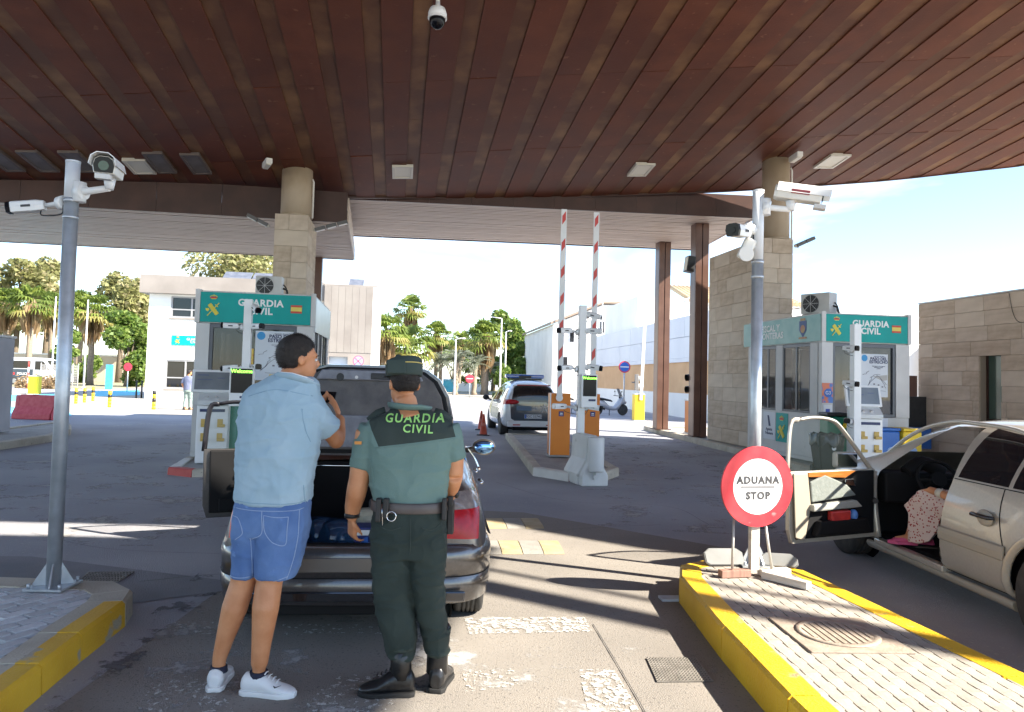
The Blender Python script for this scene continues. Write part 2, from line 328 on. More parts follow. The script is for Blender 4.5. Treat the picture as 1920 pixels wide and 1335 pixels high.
# ================================================================ kerbed islands
def inside(p, poly):
    x, y = p; c = False; n = len(poly)
    for i in range(n):
        x1, y1 = poly[i]; x2, y2 = poly[(i + 1) % n]
        if (y1 > y) != (y2 > y) and x < (x2 - x1) * (y - y1) / (y2 - y1) + x1: c = not c
    return c
def inset(poly, d):
    n = len(poly); out = []
    for i in range(n):
        p0, p1, p2 = Vector(poly[i - 1]), Vector(poly[i]), Vector(poly[(i + 1) % n])
        a = (p1 - p0).normalized(); b = (p2 - p1).normalized(); na = Vector((-a.y, a.x)); nb = Vector((-b.y, b.x))
        k = (na + nb); k = k / max(.25, k.length_squared) * 2 if k.length > 1e-6 else na
        out.append(tuple(p1 + k * d))
    return out
def island(name, label, poly, h, kw, kmats, fillmat, step=1.0, pav=None, inner=None):
    """poly counter-clockwise; kmats(i, mid) -> material of one kerb stone; pav = (pitch_x, pitch_y, angle, mats, shape)"""
    r = bpy.data.objects.new(name, None); COL.objects.link(r); tag(r, label, kind='structure')
    inn = inset(poly, kw); core = inset(poly, kw * .6)
    m = MB(); m.prism(core, 'z', .004, h - .03); m.build('island_core', fillmat, r)
    n = len(poly)
    for i in range(n):
        a, b, c, d = Vector(poly[i]), Vector(poly[(i + 1) % n]), Vector(inn[(i + 1) % n]), Vector(inn[i])
        k = max(1, round((b - a).length / step))
        for j in range(k):
            g_ = .006 / max((b - a).length, .05)
            t0, t1 = j / k + g_, (j + 1) / k - g_
            o0, o1, i1, i0 = a.lerp(b, t0), a.lerp(b, t1), d.lerp(c, t1), d.lerp(c, t0)
            dz = random.uniform(-.004, .004)
            nrm = ((i0 - o0).normalized() * .02)
            mid = (o0 + i1) / 2
            mb = MB(); mb.loft([[(*p, .0) for p in (o0, o1, i1, i0)], [(*p, h - .02 + dz) for p in (o0 + nrm * .3, o1 + nrm * .3, i1, i0)], [(*p, h + dz) for p in (o0 + nrm * 1.3, o1 + nrm * 1.3, i1, i0)]], sm=False)
            if inner and i < 5:
                q0, q1 = o0.lerp(i0, .58), o1.lerp(i1, .55); mb = MB(); mb.loft([[(*p, .0) for p in (o0, o1, q1, q0)], [(*p, h - .02 + dz) for p in (o0 + nrm * .3, o1 + nrm * .3, q1, q0)], [(*p, h + dz) for p in (o0 + nrm * 1.3, o1 + nrm * 1.3, q1, q0)]], sm=False)
                mb.loft([[(*p, .0) for p in (q0, q1, i1, i0)], [(*p, h + dz) for p in (q0, q1, i1, i0)]], 1, sm=False); mb.build('kerb_stone', [kmats(i, mid), inner], r)
            else: mb.build('kerb_stone', kmats(i, mid), r)
    if pav:
        px_, py_, ang, mats, shp, th = pav
        ca, sa = math.cos(ang), math.sin(ang); cells = []
        N_ = 90
        for i in range(-N_, N_):
            for j in range(-N_, N_):
                u = i * px_ + (px_ / 2 if j % 2 else 0) + poly[0][0]*0; v = j * py_
                x, y = u * ca - v * sa + poly[0][0], u * sa + v * ca + poly[0][1]
                if inside((x, y), inset(poly, kw - .035)) and y > .8: cells.append((math.hypot(x, y), x, y))
        cells.sort()
        def near(c):
            d = CR.inverted() @ (Vector((c[1], c[2], h)) - CAMP)
            X, Y = PPX + F * d.x / -d.z, PPY - F * d.y / -d.z
            return -20 < X < 1940 and Y < 1350
        vis = [c for c in cells if near(c)]; rest = [c for c in cells if not near(c)]
        mesh = [MB().prism(shp, 'z', 0, th).mesh('paver', mt, fix=True) for mt in mats]
        for _, x, y in vis[:300]:
            link('paver', random.choice(mesh), r, (x, y, h - th - .004 + random.uniform(-.0012, .0012)), (random.uniform(-.003, .003), random.uniform(-.003, .003), ang))
        if vis[300:]:
            mb = MB()
            for _, x, y in vis[300:]: mb.prism(shp, 'z', 0, th, T=Matrix.Translation((x, y, h - th - .004 + random.uniform(-.0012, .0012))) @ Matrix.Rotation(ang, 4, 'Z'))
            o = mb.build('paver', mats[0], r); o['kind'] = 'stuff'
    return r
joint = M('dark_joint_sand', (.05, .045, .045), (.08, .075, .07), 20, .95)
pavA = [M('pale_paver_%s' % k, (.33 * s, .30 * s, .26 * s), (.43 * s, .39 * s, .34 * s), 9, .8, bump=.2, speck=((.22, .2, .18), 30, .66)) for k, s in (('light', 1.0), ('warm', .93), ('dull', .86))]
pavB = [M('grey_paver_%s' % k, (.56 * s, .56 * s, .57 * s), (.68 * s, .68 * s, .69 * s), 9, .75, bump=.2) for k, s in (('light', 1.05), ('mid', .95), ('dull', .84))]
a, b, nt_ = .1575, .0795, .009
notch = [(-a / 2, -b / 2), (-a * .27, -b / 2), (-a * .26, -b / 2 + nt_), (a * .26, -b / 2 + nt_), (a * .27, -b / 2), (a / 2, -b / 2), (a / 2, b / 2), (a * .27, b / 2), (a * .26, b / 2 - nt_ * .3), (-a * .26, b / 2 - nt_ * .3), (-a * .27, b / 2), (-a / 2, b / 2)]
kerby = M('yellow_kerb', (.72, .40, .012), (.80, .49, .018), 2.2, .55, bump=.5, detail=9, speck=((.34, .25, .13), 5, .64))
isl_r = [(1.62, 0.5), (3.45, .5), (3.05, 2.4), (2.78, 3.94), (2.42, 6.05), (2.1, 6.3), (1.65, 6.3), (1.42, 6.12), (1.335, 5.75), (1.33, 4.6), (1.36, 3.6), (1.45, 2.2)]
island('traffic_island', 'raised island with a bright yellow kerb and pale slotted pavers under the stop sign', isl_r, .20, .17, lambda i, p: kerby, joint, .9, (.1585, .0802, rad(93), pavA, notch, .045))
kerbl_top = kerbg
isl_l = [(-9, 1.0), (-2.22, 1.0), (-2.30, 3.4), (-2.42, 4.3), (-2.48, 4.9), (-2.56, 5.15), (-2.80, 5.36), (-4.2, 5.40), (-9, 5.40)]
kerbo = M('ochre_kerb', (.66, .36, .02), (.76, .45, .03), 2.5, .65, bump=.35, speck=((.42, .36, .27), 5, .60))
rectp = [(-.090, -.039), (.090, -.039), (.090, .039), (-.090, .039)]
island('traffic_island', 'raised island with a worn ochre kerb round grey brick pavers under the left camera pole', isl_l, .165, .24, lambda i, p: kerbo if i < 4 else kerbg, joint, .55, (.2, .1, rad(62), pavB, rectp, .045), inner=kerbg)
paveflat = M('island_paving', (.30, .29, .28), (.40, .39, .37), 3, .85, bump=.3, speck=((.22, .21, .2), 14, .62))
redk = M('red_kerb', (.42, .05, .04), (.5, .08, .06), 4, .6); whk = M('white_kerb', (.62, .60, .56), (.7, .68, .64), 4, .6)
_k = [0]
island('traffic_island', 'long middle island with worn cream kerb carrying the orange barrier cabinets', [(.42, 13.0), (1.0, 12.35), (1.62, 12.5), (1.98, 13.3), (1.72, 17.0), (1.35, 21.1), (-.12, 21.0), (.16, 17)], .15, .16, lambda i, p: redk if i == 1 else (whk if i == 0 else kerbg), paveflat, 1.0)
island('traffic_island', 'island with a red and white kerb nose under the left control booth', [(-5.85, 13.3), (-5.5, 11.95), (-5.0, 11.7), (-3.75, 12.6), (-3.9, 16), (-4.6, 20), (-6.95, 20), (-6.0, 14)], .12, .16, lambda i, p: (redk if -5.3 < p.x < -5.0 else whk) if i < 2 else kerbg, paveflat, .5)
island('traffic_island', 'wide island with a cream kerb under the stone pier and right control booth', [(5.75, 12.4), (6.6, 11.8), (9.2, 12.0), (8.9, 26), (4.75, 26.3), (5.32, 19.8), (5.6, 17.4)], .15, .18, lambda i, p: kerbg, paveflat, 1.2)
island('traffic_island', 'far left island with a pale yellow kerb beside the grey wall', [P2(gp(-90, 858)), P2(gp(100, 828)), P2(gp(132, 816)), P2(gp(134, 806)), P2(gp(110, 799)), P2(gp(-90, 826))], .15, .2, lambda i, p: kerby if i == 0 and False else kerbg, paveflat, 1.0)
# manhole cover in the yellow island
c = gp(1570, 1190, .2); mh = thing('manhole_cover', 'square rusty manhole frame with a round ribbed lid in the yellow island', 'manhole cover', (c.x, c.y, .196), rad(3))
rusti = M('rusty_iron', (.29, .235, .185), (.38, .31, .25), 12, .8, bump=.3)
m = MB(); m.box(-.3, .3, -.3, .3, 0, .012); m.build('frame', rusti, mh, bev=.003)
m = MB(); m.lathe([(.24, .0121), (.24, .018), (.205, .018), (.20, .0145), (.01, .0145)], 32)
for k in range(9):
    x = -.17 + k * .0425; w_ = math.sqrt(max(.0, .19 ** 2 - x * x)); m.box(x - .012, x + .012, -w_, w_, .0146, .019)
m.build('lid', rusti, mh)
# ================================================================ roof over the lanes
RA, RB, RC = 8.59, .07, -.098
def rz_(x, y): return RA + RB * x + RC * y
def plin(tab, x):
    for (x0, y0), (x1, y1) in zip(tab, tab[1:]):
        if x <= x1: return y0 + (y1 - y0) * (x - x0) / (x1 - x0)
    return tab[-1][1]
NEAR = [(-30, 4.05), (5, 3.95), (7.8, 3.9), (10.9, 4.6), (13.2, 3.0), (20, 0)]
FARE = [(-30, 14.9), (-12.5, 17.75), (-4.5, 19.3), (0, 20), (5.5, 20.12), (8, 19.98), (10.2, 19.78), (13.3, 19.1), (16, 17.8), (19, 15.4)]
tg = -math.tan(A0)
def edge(s, tab):
    y = 12.0
    for _ in range(12): y = plin(tab, s + tg * (y - 12))
    return (s + tg * (y - 12), y)
roof = thing('canopy_roof', 'huge sloping brown roof of long rusty boards over all the lanes', 'canopy', (0, 0, 0))
def strip(s0, s1, ya, yb, z0, z1, mat, name):
    def pt(s, y): return (s + tg * (y - 12), y)
    c = []
    for s in (s0, s1):
        n_, f_ = edge(s, NEAR)[1], edge(s, FARE)[1]
        c.append((pt(s, max(ya, n_)), pt(s, min(yb, f_))))
    if c[0][1][1] - c[0][0][1] < .1: return
    q = [c[0][0], c[1][0], c[1][1], c[0][1]]
    m = MB(); m.loft([[(x, y, rz_(x, y) + z0) for x, y in q], [(x, y, rz_(x, y) + z1) for x, y in q]], sm=False)
    return m.build(name, mat, roof)
rng = random.Random(3)
rustv = [M('weathered_brown_board_%d' % k, (.104 * q, .026 * q, .011 * q), (.146 * q, .041 * q, .018 * q), 1.0 + .3 * k, .55, bump=.15, bscale=30, detail=8, r2=.68, spec=.28, speck=((.19 * q, .075 * q, .035 * q), 5 + k, .66)) for k, q in enumerate((1.0, .92, 1.07))]
segs = [2, 6.8, 10.1, 13.4, 16.7, 22]
s = -13.5; PITCHB = .80
while s < 17.2:
    for ya, yb in zip(segs, segs[1:]):
        dz = rng.uniform(0, .012); strip(s, s + .50, ya + .008, yb - .008, dz, .05 + dz, rng.choice(rustv), 'board')
    for ya, yb in zip((2, 8.4, 15.0), (8.4, 15.0, 22)):
        strip(s + .505, s + .795, ya + .004, yb - .004, .028, .07, rust2, 'recessed_board')
    s += PITCHB
m = MB(); q = []
for k in range(41): q.append(edge(-14.5 + 32 * k / 40, NEAR))
far = [edge(-14.5 + 32 * k / 40, FARE) for k in range(41)]
for i in range(40):
    a, b, c, d = q[i], q[i + 1], far[i + 1], far[i]
    m.add([(x, y, rz_(x, y) + z) for z in (.12, .42) for x, y in (a, b, c, d)], [(3, 2, 1, 0), (4, 5, 6, 7), (0, 1, 5, 4), (2, 3, 7, 6)])
m.build('roof_slab', darkb, roof)
m = MB()
for i in range(40):
    a, b = far[i], far[i + 1]; m.add([(a[0], a[1] + .005, rz_(*a) - .02), (b[0], b[1] + .005, rz_(*b) - .02), (b[0], b[1] + .05, rz_(*b) - .02), (a[0], a[1] + .05, rz_(*a) - .02), (a[0], a[1] + .005, rz_(*a) + .43), (b[0], b[1] + .005, rz_(*b) + .43), (b[0], b[1] + .05, rz_(*b) + .43), (a[0], a[1] + .05, rz_(*a) + .43)], [(0, 1, 2, 3), (7, 6, 5, 4), (0, 4, 5, 1), (2, 6, 7, 3)])
m.build('edge_trim', darkb, roof)
# second roof behind the viewpoint, a slot of sky between the two
r2 = thing('canopy_roof', 'second brown roof behind a narrow open slot, above the near lanes', 'canopy', (0, 0, 0))
m = MB(); pl = [(-16, -12), (11.15, -12), (11.15, 3.05), (-16, 3.25)]
m.add([(x, y, rz_(x, y) + z) for z in (0, .4) for x, y in pl], [(3, 2, 1, 0), (4, 5, 6, 7), (0, 1, 5, 4), (1, 2, 6, 5), (2, 3, 7, 6), (3, 0, 4, 7)]); m.build('roof_slab', rust, r2)
bm_ = thing('roof_beam', 'brown steel tie beam running between the two roofs', 'beam', (0, 0, 0))
m = MB(); m.tube([(10.6, 2.0, 9.0), (17, -1.95, 9.3)], [(.26, .2), (.26, .2)], 4, sm=False); m.build('beam', darkb, bm_)
m = MB(); m.tube([(10.6, 2.55, 9.0), (17, -1.4, 9.3)], .045, 8); m.build('tie_rod', darkb, bm_)
# lamps and plain grey panels let into the ceiling
def clight(px, py, label, w=.42, l=.42, framed=True, grp='square lamps set into the brown ceiling', mat=None):
    d = ray(px, py); t = (RA - CAMZ) / (d.z - RB * d.x - RC * d.y); p = CAMP + d * t
    r = thing('ceiling_light', label, 'ceiling light', (p.x, p.y, p.z - .03), A0, grp)
    r.rotation_euler = (math.atan(-.109), -math.atan(RB), A0)
    m = MB(); f = .06
    m.box(-w / 2, w / 2, -l / 2, -l / 2 + f, -.02, .06); m.box(-w / 2, w / 2, l / 2 - f, l / 2, -.02, .06); m.box(-w / 2, -w / 2 + f, -l / 2 + f, l / 2 - f, -.02, .06); m.box(w / 2 - f, w / 2, -l / 2 + f, l / 2 - f, -.02, .06)
    m.build('frame', M('lamp_frame', (.60, .55, .46), rough=.4) if mat is None else M('dull_frame', (.13, .10, .085), rough=.6), r)
    m = MB(); m.box(-w / 2 + f, w / 2 - f, -l / 2 + f, l / 2 - f, -.002, .03); m.build('diffuser', mat or lampm, r)
clight(755, 321, 'square recessed lamp in the brown ceiling right of the left stone pier', .50, .75)
clight(1202, 317, 'square recessed lamp in the brown ceiling above the brown steel columns', .50, .75)
clight(1560, 301, 'square recessed lamp in the brown ceiling right of the right round column', .55, .8)
clight(262, 311, 'framed recessed lamp in the dark left ceiling beside the white dome camera', .50, .8)
gl = M('dull_ceiling_panel', (.12, .10, .09), (.17, .145, .13), 3, .5)  # plain panels stand for paler patches of the ceiling, no lamp inside
for x, y, w_ in ((6, 300, 'at the left picture edge'), (72, 301, 'second from the left edge'), (148, 302, 'behind the left camera pole'), (300, 304, 'fourth in the row'), (368, 306, 'last in the row towards the pier')):
    clight(x, y, 'plain grey panel in the dark left ceiling, %s' % w_, .42, 1.15, True, 'grey panels in the dark ceiling', gl)
def bulk(px, py, label, dx):
    d = ray(px, py); t = (RA - .12 - CAMZ) / (d.z - RB * d.x - RC * d.y); p = CAMP + d * t
    r = thing('bulkhead_lamp', label, 'lamp', p, A0 + dx, 'small box lamps beside the round columns')
    m = MB(); m.cb((0, 0, 0), (.14, .5, .12)); m.build('housing', cream, r, bev=.01); m = MB(); m.cb((0, 0, -.07), (.11, .44, .03)); m.build('diffuser', lampm, r)
bulk(501, 306, 'small pale box lamp on the ceiling left of the left round column', .35); bulk(1492, 294, 'small pale box lamp on the ceiling right of the right round column', -.1)
# ================================================================ lower canopies
def low_canopy(label, q, z, hf, topf, end=True):
    r = thing('lower_canopy', label, 'canopy', (0, 0, 0))
    fl, fr, br, bl = [Vector(p) for p in q]
    m = MB(); n = 30
    for k in range(n):
        t0, t1 = (k + .06) / n, (k + .76) / n
        a, b, c, d = fl.lerp(bl, t0), fr.lerp(br, t0), fr.lerp(br, t1), fl.lerp(bl, t1)
        dz = rng.uniform(-.006, .006)
        m.loft([[(p.x, p.y, z + dz) for p in (a, b, c, d)], [(p.x, p.y, z + .035 + dz) for p in (a, b, c, d)]], sm=False)
    o = m.build('slats', slatm, r); o['kind'] = 'stuff'
    m = MB(); m.loft([[(p.x, p.y, z + .05) for p in (fl, fr, br, bl)], [(p.x, p.y, z + .3) for p in (fl, fr, br, bl)]], sm=False); m.build('slab', darkb, r)
    k = 10
    for nrm, a, b, tf in ((-1, fl, fr, True), (1, bl, br, False)):
        m = MB(); dd = ((fl - bl).normalized() * .04) * (1 if tf else -1)
        for i in range(k):
            p, p1 = a.lerp(b, i / k), a.lerp(b, (i + .995) / k)
            t0, t1 = (topf(p.x, p.y), topf(p1.x, p1.y)) if tf else (z + .36, z + .36)
            lo = [(v.x, v.y, z - .02) for v in (p, p1, p1 + dd, p + dd)]; hi = [(v.x, v.y, h_) for v, h_ in ((p, t0), (p1, t1), (p1 + dd, t1), (p + dd, t0))]
            m.loft([lo, hi], sm=False)
        m.build('fascia', darkb, r)
    w_ = (fr - fl).normalized() * .04
    for a, b, s_ in ((fr, br, 1), (fl, bl, -1)):
        m = MB(); lo = [(v.x, v.y, z - .02) for v in (a + w_ * .1 * s_, b + w_ * .1 * s_, b + w_ * s_, a + w_ * s_)]
        m.loft([lo, [(v[0], v[1], z + hf * (1 if i in (0, 3) else .55)) for i, v in enumerate(lo)]], sm=False)
        m.build('end_fascia', slatm, r)
    return r
low_canopy('low brown canopy with deep dark fascia and slatted underside behind the left stone pier', [(-19, 15.9), (-4.22, 18.3), (-5.32, 24.2), (-20, 21.8)], 5.5, .62, lambda x, y: min(6.25, rz_(x, y) - .06))
low_canopy('higher brown canopy with pale slatted underside beyond the gate, carried by steel columns', [(-4.62, 19.55), (6.75, 20.55), (6.42, 25.75), (-5.7, 24.75)], 6.4, .7, lambda x, y: 7.02 if x > 2 else min(7.0, 6.62 + .06 * (x + 4)))
brownc = M('brown_steel_column', (.11, .055, .04), (.15, .08, .058), 2, .35, metal=.2)
def steel_col(px, py, Y, ztop, label, w=.40, base=.15):
    p = at(px, py, Y); r = thing('steel_column', label, 'column', (p.x, p.y, base), A0, 'brown steel columns under the far canopy')
    m = MB(); h = ztop - base
    m.box(-w / 2, -.012, -w / 2, -w / 2 + .05, 0, h); m.box(.012, w / 2, -w / 2, -w / 2 + .05, 0, h)
    m.box(-w / 2, w / 2, -w / 2 + .055, w / 2, 0, h); m.build('shaft', brownc, r, bev=.006)
    m = MB(); m.cb((0, 0, .012), (w + .16, w + .16, .024)); m.build('base_plate', darkb, r)
    return r
steel_col(1238, 803, 24.6, 6.42, 'slim brown steel column standing alone on the kerb, half in sun'); steel_col(1307, 818, 21.6, 6.42, 'brown steel column close in front of the end of the stone pier')
p = at(592, 600, 24.0); r = thing('steel_column', 'dark brown steel column just behind the left stone pier', 'column', (p.x, p.y, 0), A0, 'brown steel columns under the far canopy')
m = MB(); m.box(-.15, .15, -.15, .15, 0, 5.52); m.build('shaft', brownc, r, bev=.006)
# ================================================================ stone work
ubox = [MB().box(0, 1, 0, 1, 0, 1).mesh('stone', mt, bev=.018) for mt in stone_m]
srng = random.Random(11)
def stones(parent, org, ux, length, z0, z1, ch, th, avg, holes=()):
    """courses of stone slabs, their faces along local direction ux, outward face at org"""
    k = max(1, round((z1 - z0) / ch)); hgt = (z1 - z0) / k; ang = math.atan2(ux[1], ux[0])
    for j in range(k):
        x = 0.0; first = True
        while x < length - .01:
            l = avg * srng.uniform(.7, 1.35)
            if first and j % 2: l *= .55
            first = False
            if length - x - l < avg * .4: l = length - x
            segs_ = [(x, x + l)]
            zc0, zc1 = z0 + j * hgt, z0 + (j + 1) * hgt
            for hx0, hx1, hz0, hz1 in holes:
                ns = []
                for a, b in segs_:
                    if zc0 + hgt / 2 > hz1 or zc1 - hgt / 2 < hz0 or b <= hx0 or a >= hx1: ns.append((a, b)); continue
                    if a < hx0 - .03: ns.append((a, hx0))
                    if b > hx1 + .03: ns.append((hx1, b))
                segs_ = ns
            for a, b in segs_:
                o = link('stone', srng.choice(ubox), parent, (org[0] + ux[0] * (a + .004), org[1] + ux[1] * (a + .004), zc0 + .004), (0, 0, ang), (b - a - .008, th + srng.uniform(-.006, .006), hgt - .008))
            x += l
def pier(label, fl, w, l, h, ch):
    r = thing('stone_pier', label, 'stone pier', (fl[0], fl[1], .0), A0)
    m = MB(); m.box(.03, w - .03, .03, l - .03, .0, h - .03); m.build('core', mortar, r)
    stones(r, (.0, 0), (1, 0), w, .15, h, ch, .06, .55)
    stones(r, (0, l), (0, -1), l - .07, .15, h, ch, .06, .75)     # side facing left
    stones(r, (w, .07), (0, 1), l - .07, .15, h, ch, .06, .75)    # side facing right
    return r
Lp = at(503, 700, 17.0); pl_ = pier('tall stone pier rising behind the left control booth', (Lp.x, Lp.y), .76, 1.75, 5.40, .37)
Rp = at(1430, 700, 17.7); pr_ = pier('long stone pier wall behind the right control booth, at the right canopy column', (Rp.x, Rp.y), .76, 3.15, 5.27, .37)
def rcol(px, Y, r0, z0, z1, label):
    p = at(px, 650, Y); r = thing('round_column', label, 'column', (p.x, p.y, z0), 0, 'round rendered columns on the stone piers')
    m = MB(); m.cyl((0, 0, .01), (0, 0, z1 - z0), r0, r0, 32); m.build('shaft', concol, r)
    m = MB(); m.lathe([(r0 + .03, .011), (r0 + .03, .05), (r0, .05)], 32); m.build('collar', concol, r)
    m = MB(); m.tube([(r0 + .05, -.05, 0), (r0 + .05, -.05, z1 - z0 - .35), (r0 + .02, -.05, z1 - z0 - .28)], .022, 8); m.build('conduit', cream, r)
rcol(545, 17.5, .36, 5.4, 6.62, 'stained round column standing on the left stone pier'); rcol(1452, 18.15, .33, 5.27, 7.4, 'round rendered column standing on the right stone pier')
# stone building on the right with a narrow glazed door
Rw = at(1722, 700, 19.8); wall = thing('stone_building', 'sandstone clad building with a narrow glazed door at the right edge', 'building', (Rw.x, Rw.y, 0), A0)
m = MB(); m.box(.34, 6, -8, -.02, 0, 3.95); m.build('core', mortar, wall)
m = MB(); m.box(.05, .34, -2.08, -.02, 0, 3.95); m.box(.05, .34, -8, -2.74, 0, 3.95); m.box(.05, .34, -2.74, -2.08, 2.62, 3.95); m.build('wall_core', mortar, wall)
stones(wall, (0, -.0), (0, -1), 8, 0.0, 3.98, .37, .06, 1.0, holes=[(2.08, 2.74, 0, 2.62)])
m = MB(); m.box(-.01, .38, -8, 0, 3.985, 4.02); m.build('coping', greyp, wall)
m = MB(); m.box(.24, .30, -2.70, -2.12, 0.02, 2.58); m.build('door_glass', glassmat('green_door_glass', (.10, .16, .13), .92, .12), wall)
m = MB(); m.box(.2, .32, -2.74, -2.70, 0, 2.62); m.box(.2, .32, -2.12, -2.08, 0, 2.62); m.box(.2, .32, -2.70, -2.12, 2.58, 2.62); m.box(.2, .32, -2.70, -2.12, .95, 1.03); m.build('door_frame', darkb, wall)
m = MB(); m.tube(cr([(.0 - .012, -3.0, 3.95), (-.012, -3.1, 3.5), (-.012, -3.25, 3.28), (-.012, -3.5, 3.3), (-.012, -3.75, 3.7), (-.012, -3.8, 3.95)], 6), .006, 6); m.build('loose_cable', black, wall)
# grey wall end at the far left
p = at(-14, 700, 16.6); wl = thing('concrete_wall', 'plain grey wall end standing on the far left island', 'wall', (p.x, p.y, .15), A0)
m = MB(); m.box(-2.5, 0, 0, .9, 0, 2.18); m.build('wall', M('grey_render', (.40, .40, .43), (.47, .47, .50), 1.5, .8), wl, bev=.01); m = MB(); m.box(-2.53, .03, -.03, .93, 2.185, 2.24); m.build('coping', greyp, wl)
# ================================================================ lettering and emblem
def text(s, size, parent, loc, mat, rot=(rad(90), 0, 0), align='CENTER', name='lettering', ext=.002, bold=0.0, sp=1.0, line=1.0):
    cu = bpy.data.curves.new('lettering', 'FONT'); cu.body = s; cu.size = size; cu.align_x = align; cu.align_y = 'CENTER'; cu.extrude = ext; cu.offset = bold * size; cu.space_character = sp; cu.resolution_u = 3; cu.space_line = line
    t = bpy.data.objects.new('lettering', cu); COL.objects.link(t)
    me = bpy.data.meshes.new_from_object(t.evaluated_get(bpy.context.evaluated_depsgraph_get())); drop(t)
    me.materials.clear(); me.materials.append(mat)
    return link(name, me, parent, loc, rot)
whtxt = M('white_lettering', (.78, .78, .76), rough=.5); dktxt = M('dark_lettering', (.05, .05, .055), rough=.6); bltxt = M('navy_lettering', (.04, .05, .12), rough=.6)
def emblem(parent, loc, h, rot=(0, 0, 0), mat=None, redm=None):
    """crossed sword and fasces under a crown, about h tall, facing -y"""
    m = MB(); s = h / 2.0; mt = [mat or emby, redm or red]
    def R(a): return Matrix.Rotation(a, 4, 'Y')
    T = Matrix.Scale(s, 4) @ Matrix.Translation((0, 0, -.28))
    for k in range(5): m.cb((-.14 + .07 * k, 0, 0), (.062, .03, 1.18), 0, T @ R(rad(-38)))
    for z in (-.46, -.2, .1, .4): m.cb((0, -.012, z), (.40, .03, .06), 0, T @ R(rad(-38)))
    m.prism([(-.2, .1), (-.42, .28), (-.5, .1), (-.44, -.08), (-.2, .0)], 'y', -.015, .015, 0, T @ Matrix.Translation((-.18, 0, .12)) @ R(rad(-38)))
    m.prism([(-.035, -.8), (.035, -.8), (.035, .42), (-.035, .42)], 'y', -.04, -.012, 0, T @ R(rad(40)))
    m.prism([(-.16, .40), (.16, .40), (.16, .47), (-.16, .47)], 'y', -.042, -.01, 0, T @ R(rad(40))); m.cb((0, -.02, .62), (.07, .04, .3), 0, T @ R(rad(40)))
    T2 = Matrix.Scale(s, 4) @ Matrix.Translation((0, 0, .66))
    m.prism([(-.22, 0), (.22, 0), (.22, .06), (-.22, .06)], 'y', -.015, .015, 0, T2)
    for a in (-1, -.5, 0, .5, 1): m.prism([(a * .2 - .05, .06), (a * .2 + .05, .06), (a * .3 + .06, .25 - abs(a) * .06), (a * .3 - .06, .25 - abs(a) * .06)], 'y', -.013, .013, 1, T2)
    m.prism([(-.30, .2), (-.15, .3), (0, .27), (.15, .3), (.30, .2), (.33, .25), (.15, .36), (0, .33), (-.15, .36), (-.33, .25)], 'y', -.018, .016, 0, T2); m.cb((0, 0, .38), (.05, .03, .12), 0, T2)
    return m.build('emblem', mt, parent, loc=loc, rot=rot)
def flag(parent, loc, w, h):
    m = MB(); m.box(-w / 2, w / 2, -.003, .003, -h / 2, -h / 4 - .0005, 0); m.box(-w / 2, w / 2, -.003, .003, h / 4 + .0005, h / 2, 0); m.box(-w / 2, w / 2, -.003, .003, -h / 4, h / 4, 1)
    return m.build('flag', [M('flag_red', (.55, .08, .05)), M('flag_yellow', (.72, .60, .12))], parent, loc=loc)
def panel(name, parent, x0, x1, y0, y1, z0, z1, mat, bev=0.0):
    m = MB(); m.box(x0, x1, y0, y1, z0, z1); return m.build(name, mat, parent, bev=bev)
def poster(parent, x0, x1, y, z0, z1):
    p = panel('poster', parent, x0, x1, y - .004, y, z0, z1, M('poster_paper', (.60, .64, .69), (.66, .69, .73), 3, .5))
    w, h = x1 - x0, z1 - z0; f = y - .006
    m = MB(); m.cyl((x0 + w * .15, f + .001, z1 - h * .10), (x0 + w * .15, f - .001, z1 - h * .10), w * .11, n=18); m.build('round_logo', M('logo_blue', (.05, .30, .60)), p)
    text('PASO DEL\nESTRECHO', w * .135, p, (x0 + w * .66, f, z1 - h * .15), bltxt, bold=.03, line=.8); text('operacion de paso', w * .05, p, (x0 + w * .68, f, z1 - h * .05), bltxt)
    text('informacion a los viajeros\nteléfonos y avisos\npuertos', w * .045, p, (x0 + w * .66, f, z1 - h * .31), bltxt, line=.9)
    m = MB(); rr = random.Random(4)
    for a, b in (((.2, .22), (.6, .5)), ((.35, .46), (.7, .54)), ((.6, .5), (.95, .3)), ((.15, .2), (.3, .3)), ((.3, .3), (.42, .47)), ((.75, .42), (.92, .22)), ((.1, .5), (.3, .6)), ((.3, .16), (.9, .12))):
        pts = [(x0 + w * (a[0] + (b[0] - a[0]) * t + rr.uniform(-.03, .03)), f, z0 + h * (a[1] + (b[1] - a[1]) * t + rr.uniform(-.02, .02))) for t in (0, .25, .5, .75, 1)]
        m.tube(pts, .005, 4)
    for cx, cz in ((.5, .3), (.66, .28), (.8, .24)): m.cb((x0 + w * cx, f, z0 + h * cz), (w * .06, .002, h * .03), 0)
    o = m.build('map_lines', M('map_grey', (.16, .16, .19)), p); o['kind'] = 'stuff'
    m = MB(); m.cb((x0 + w * .5, f, z0 + h * .1), (w * .2, .002, h * .05)); m.build('yellow_mark', M('poster_yellow', (.75, .55, .15)), p)
    m = MB(); m.prism([(x0 + w * .45, z0 + h * .48), (x0 + w * .98, z0 + h * .52), (x0 + w * .98, z0 + h * .40), (x0 + w * .8, z0 + h * .38)], 'y', f, f + .001); m.build('map_land', M('map_land', (.45, .44, .42)), p)
    return p
framem = M('dark_window_frame', (.10, .105, .12), rough=.4, metal=.3)
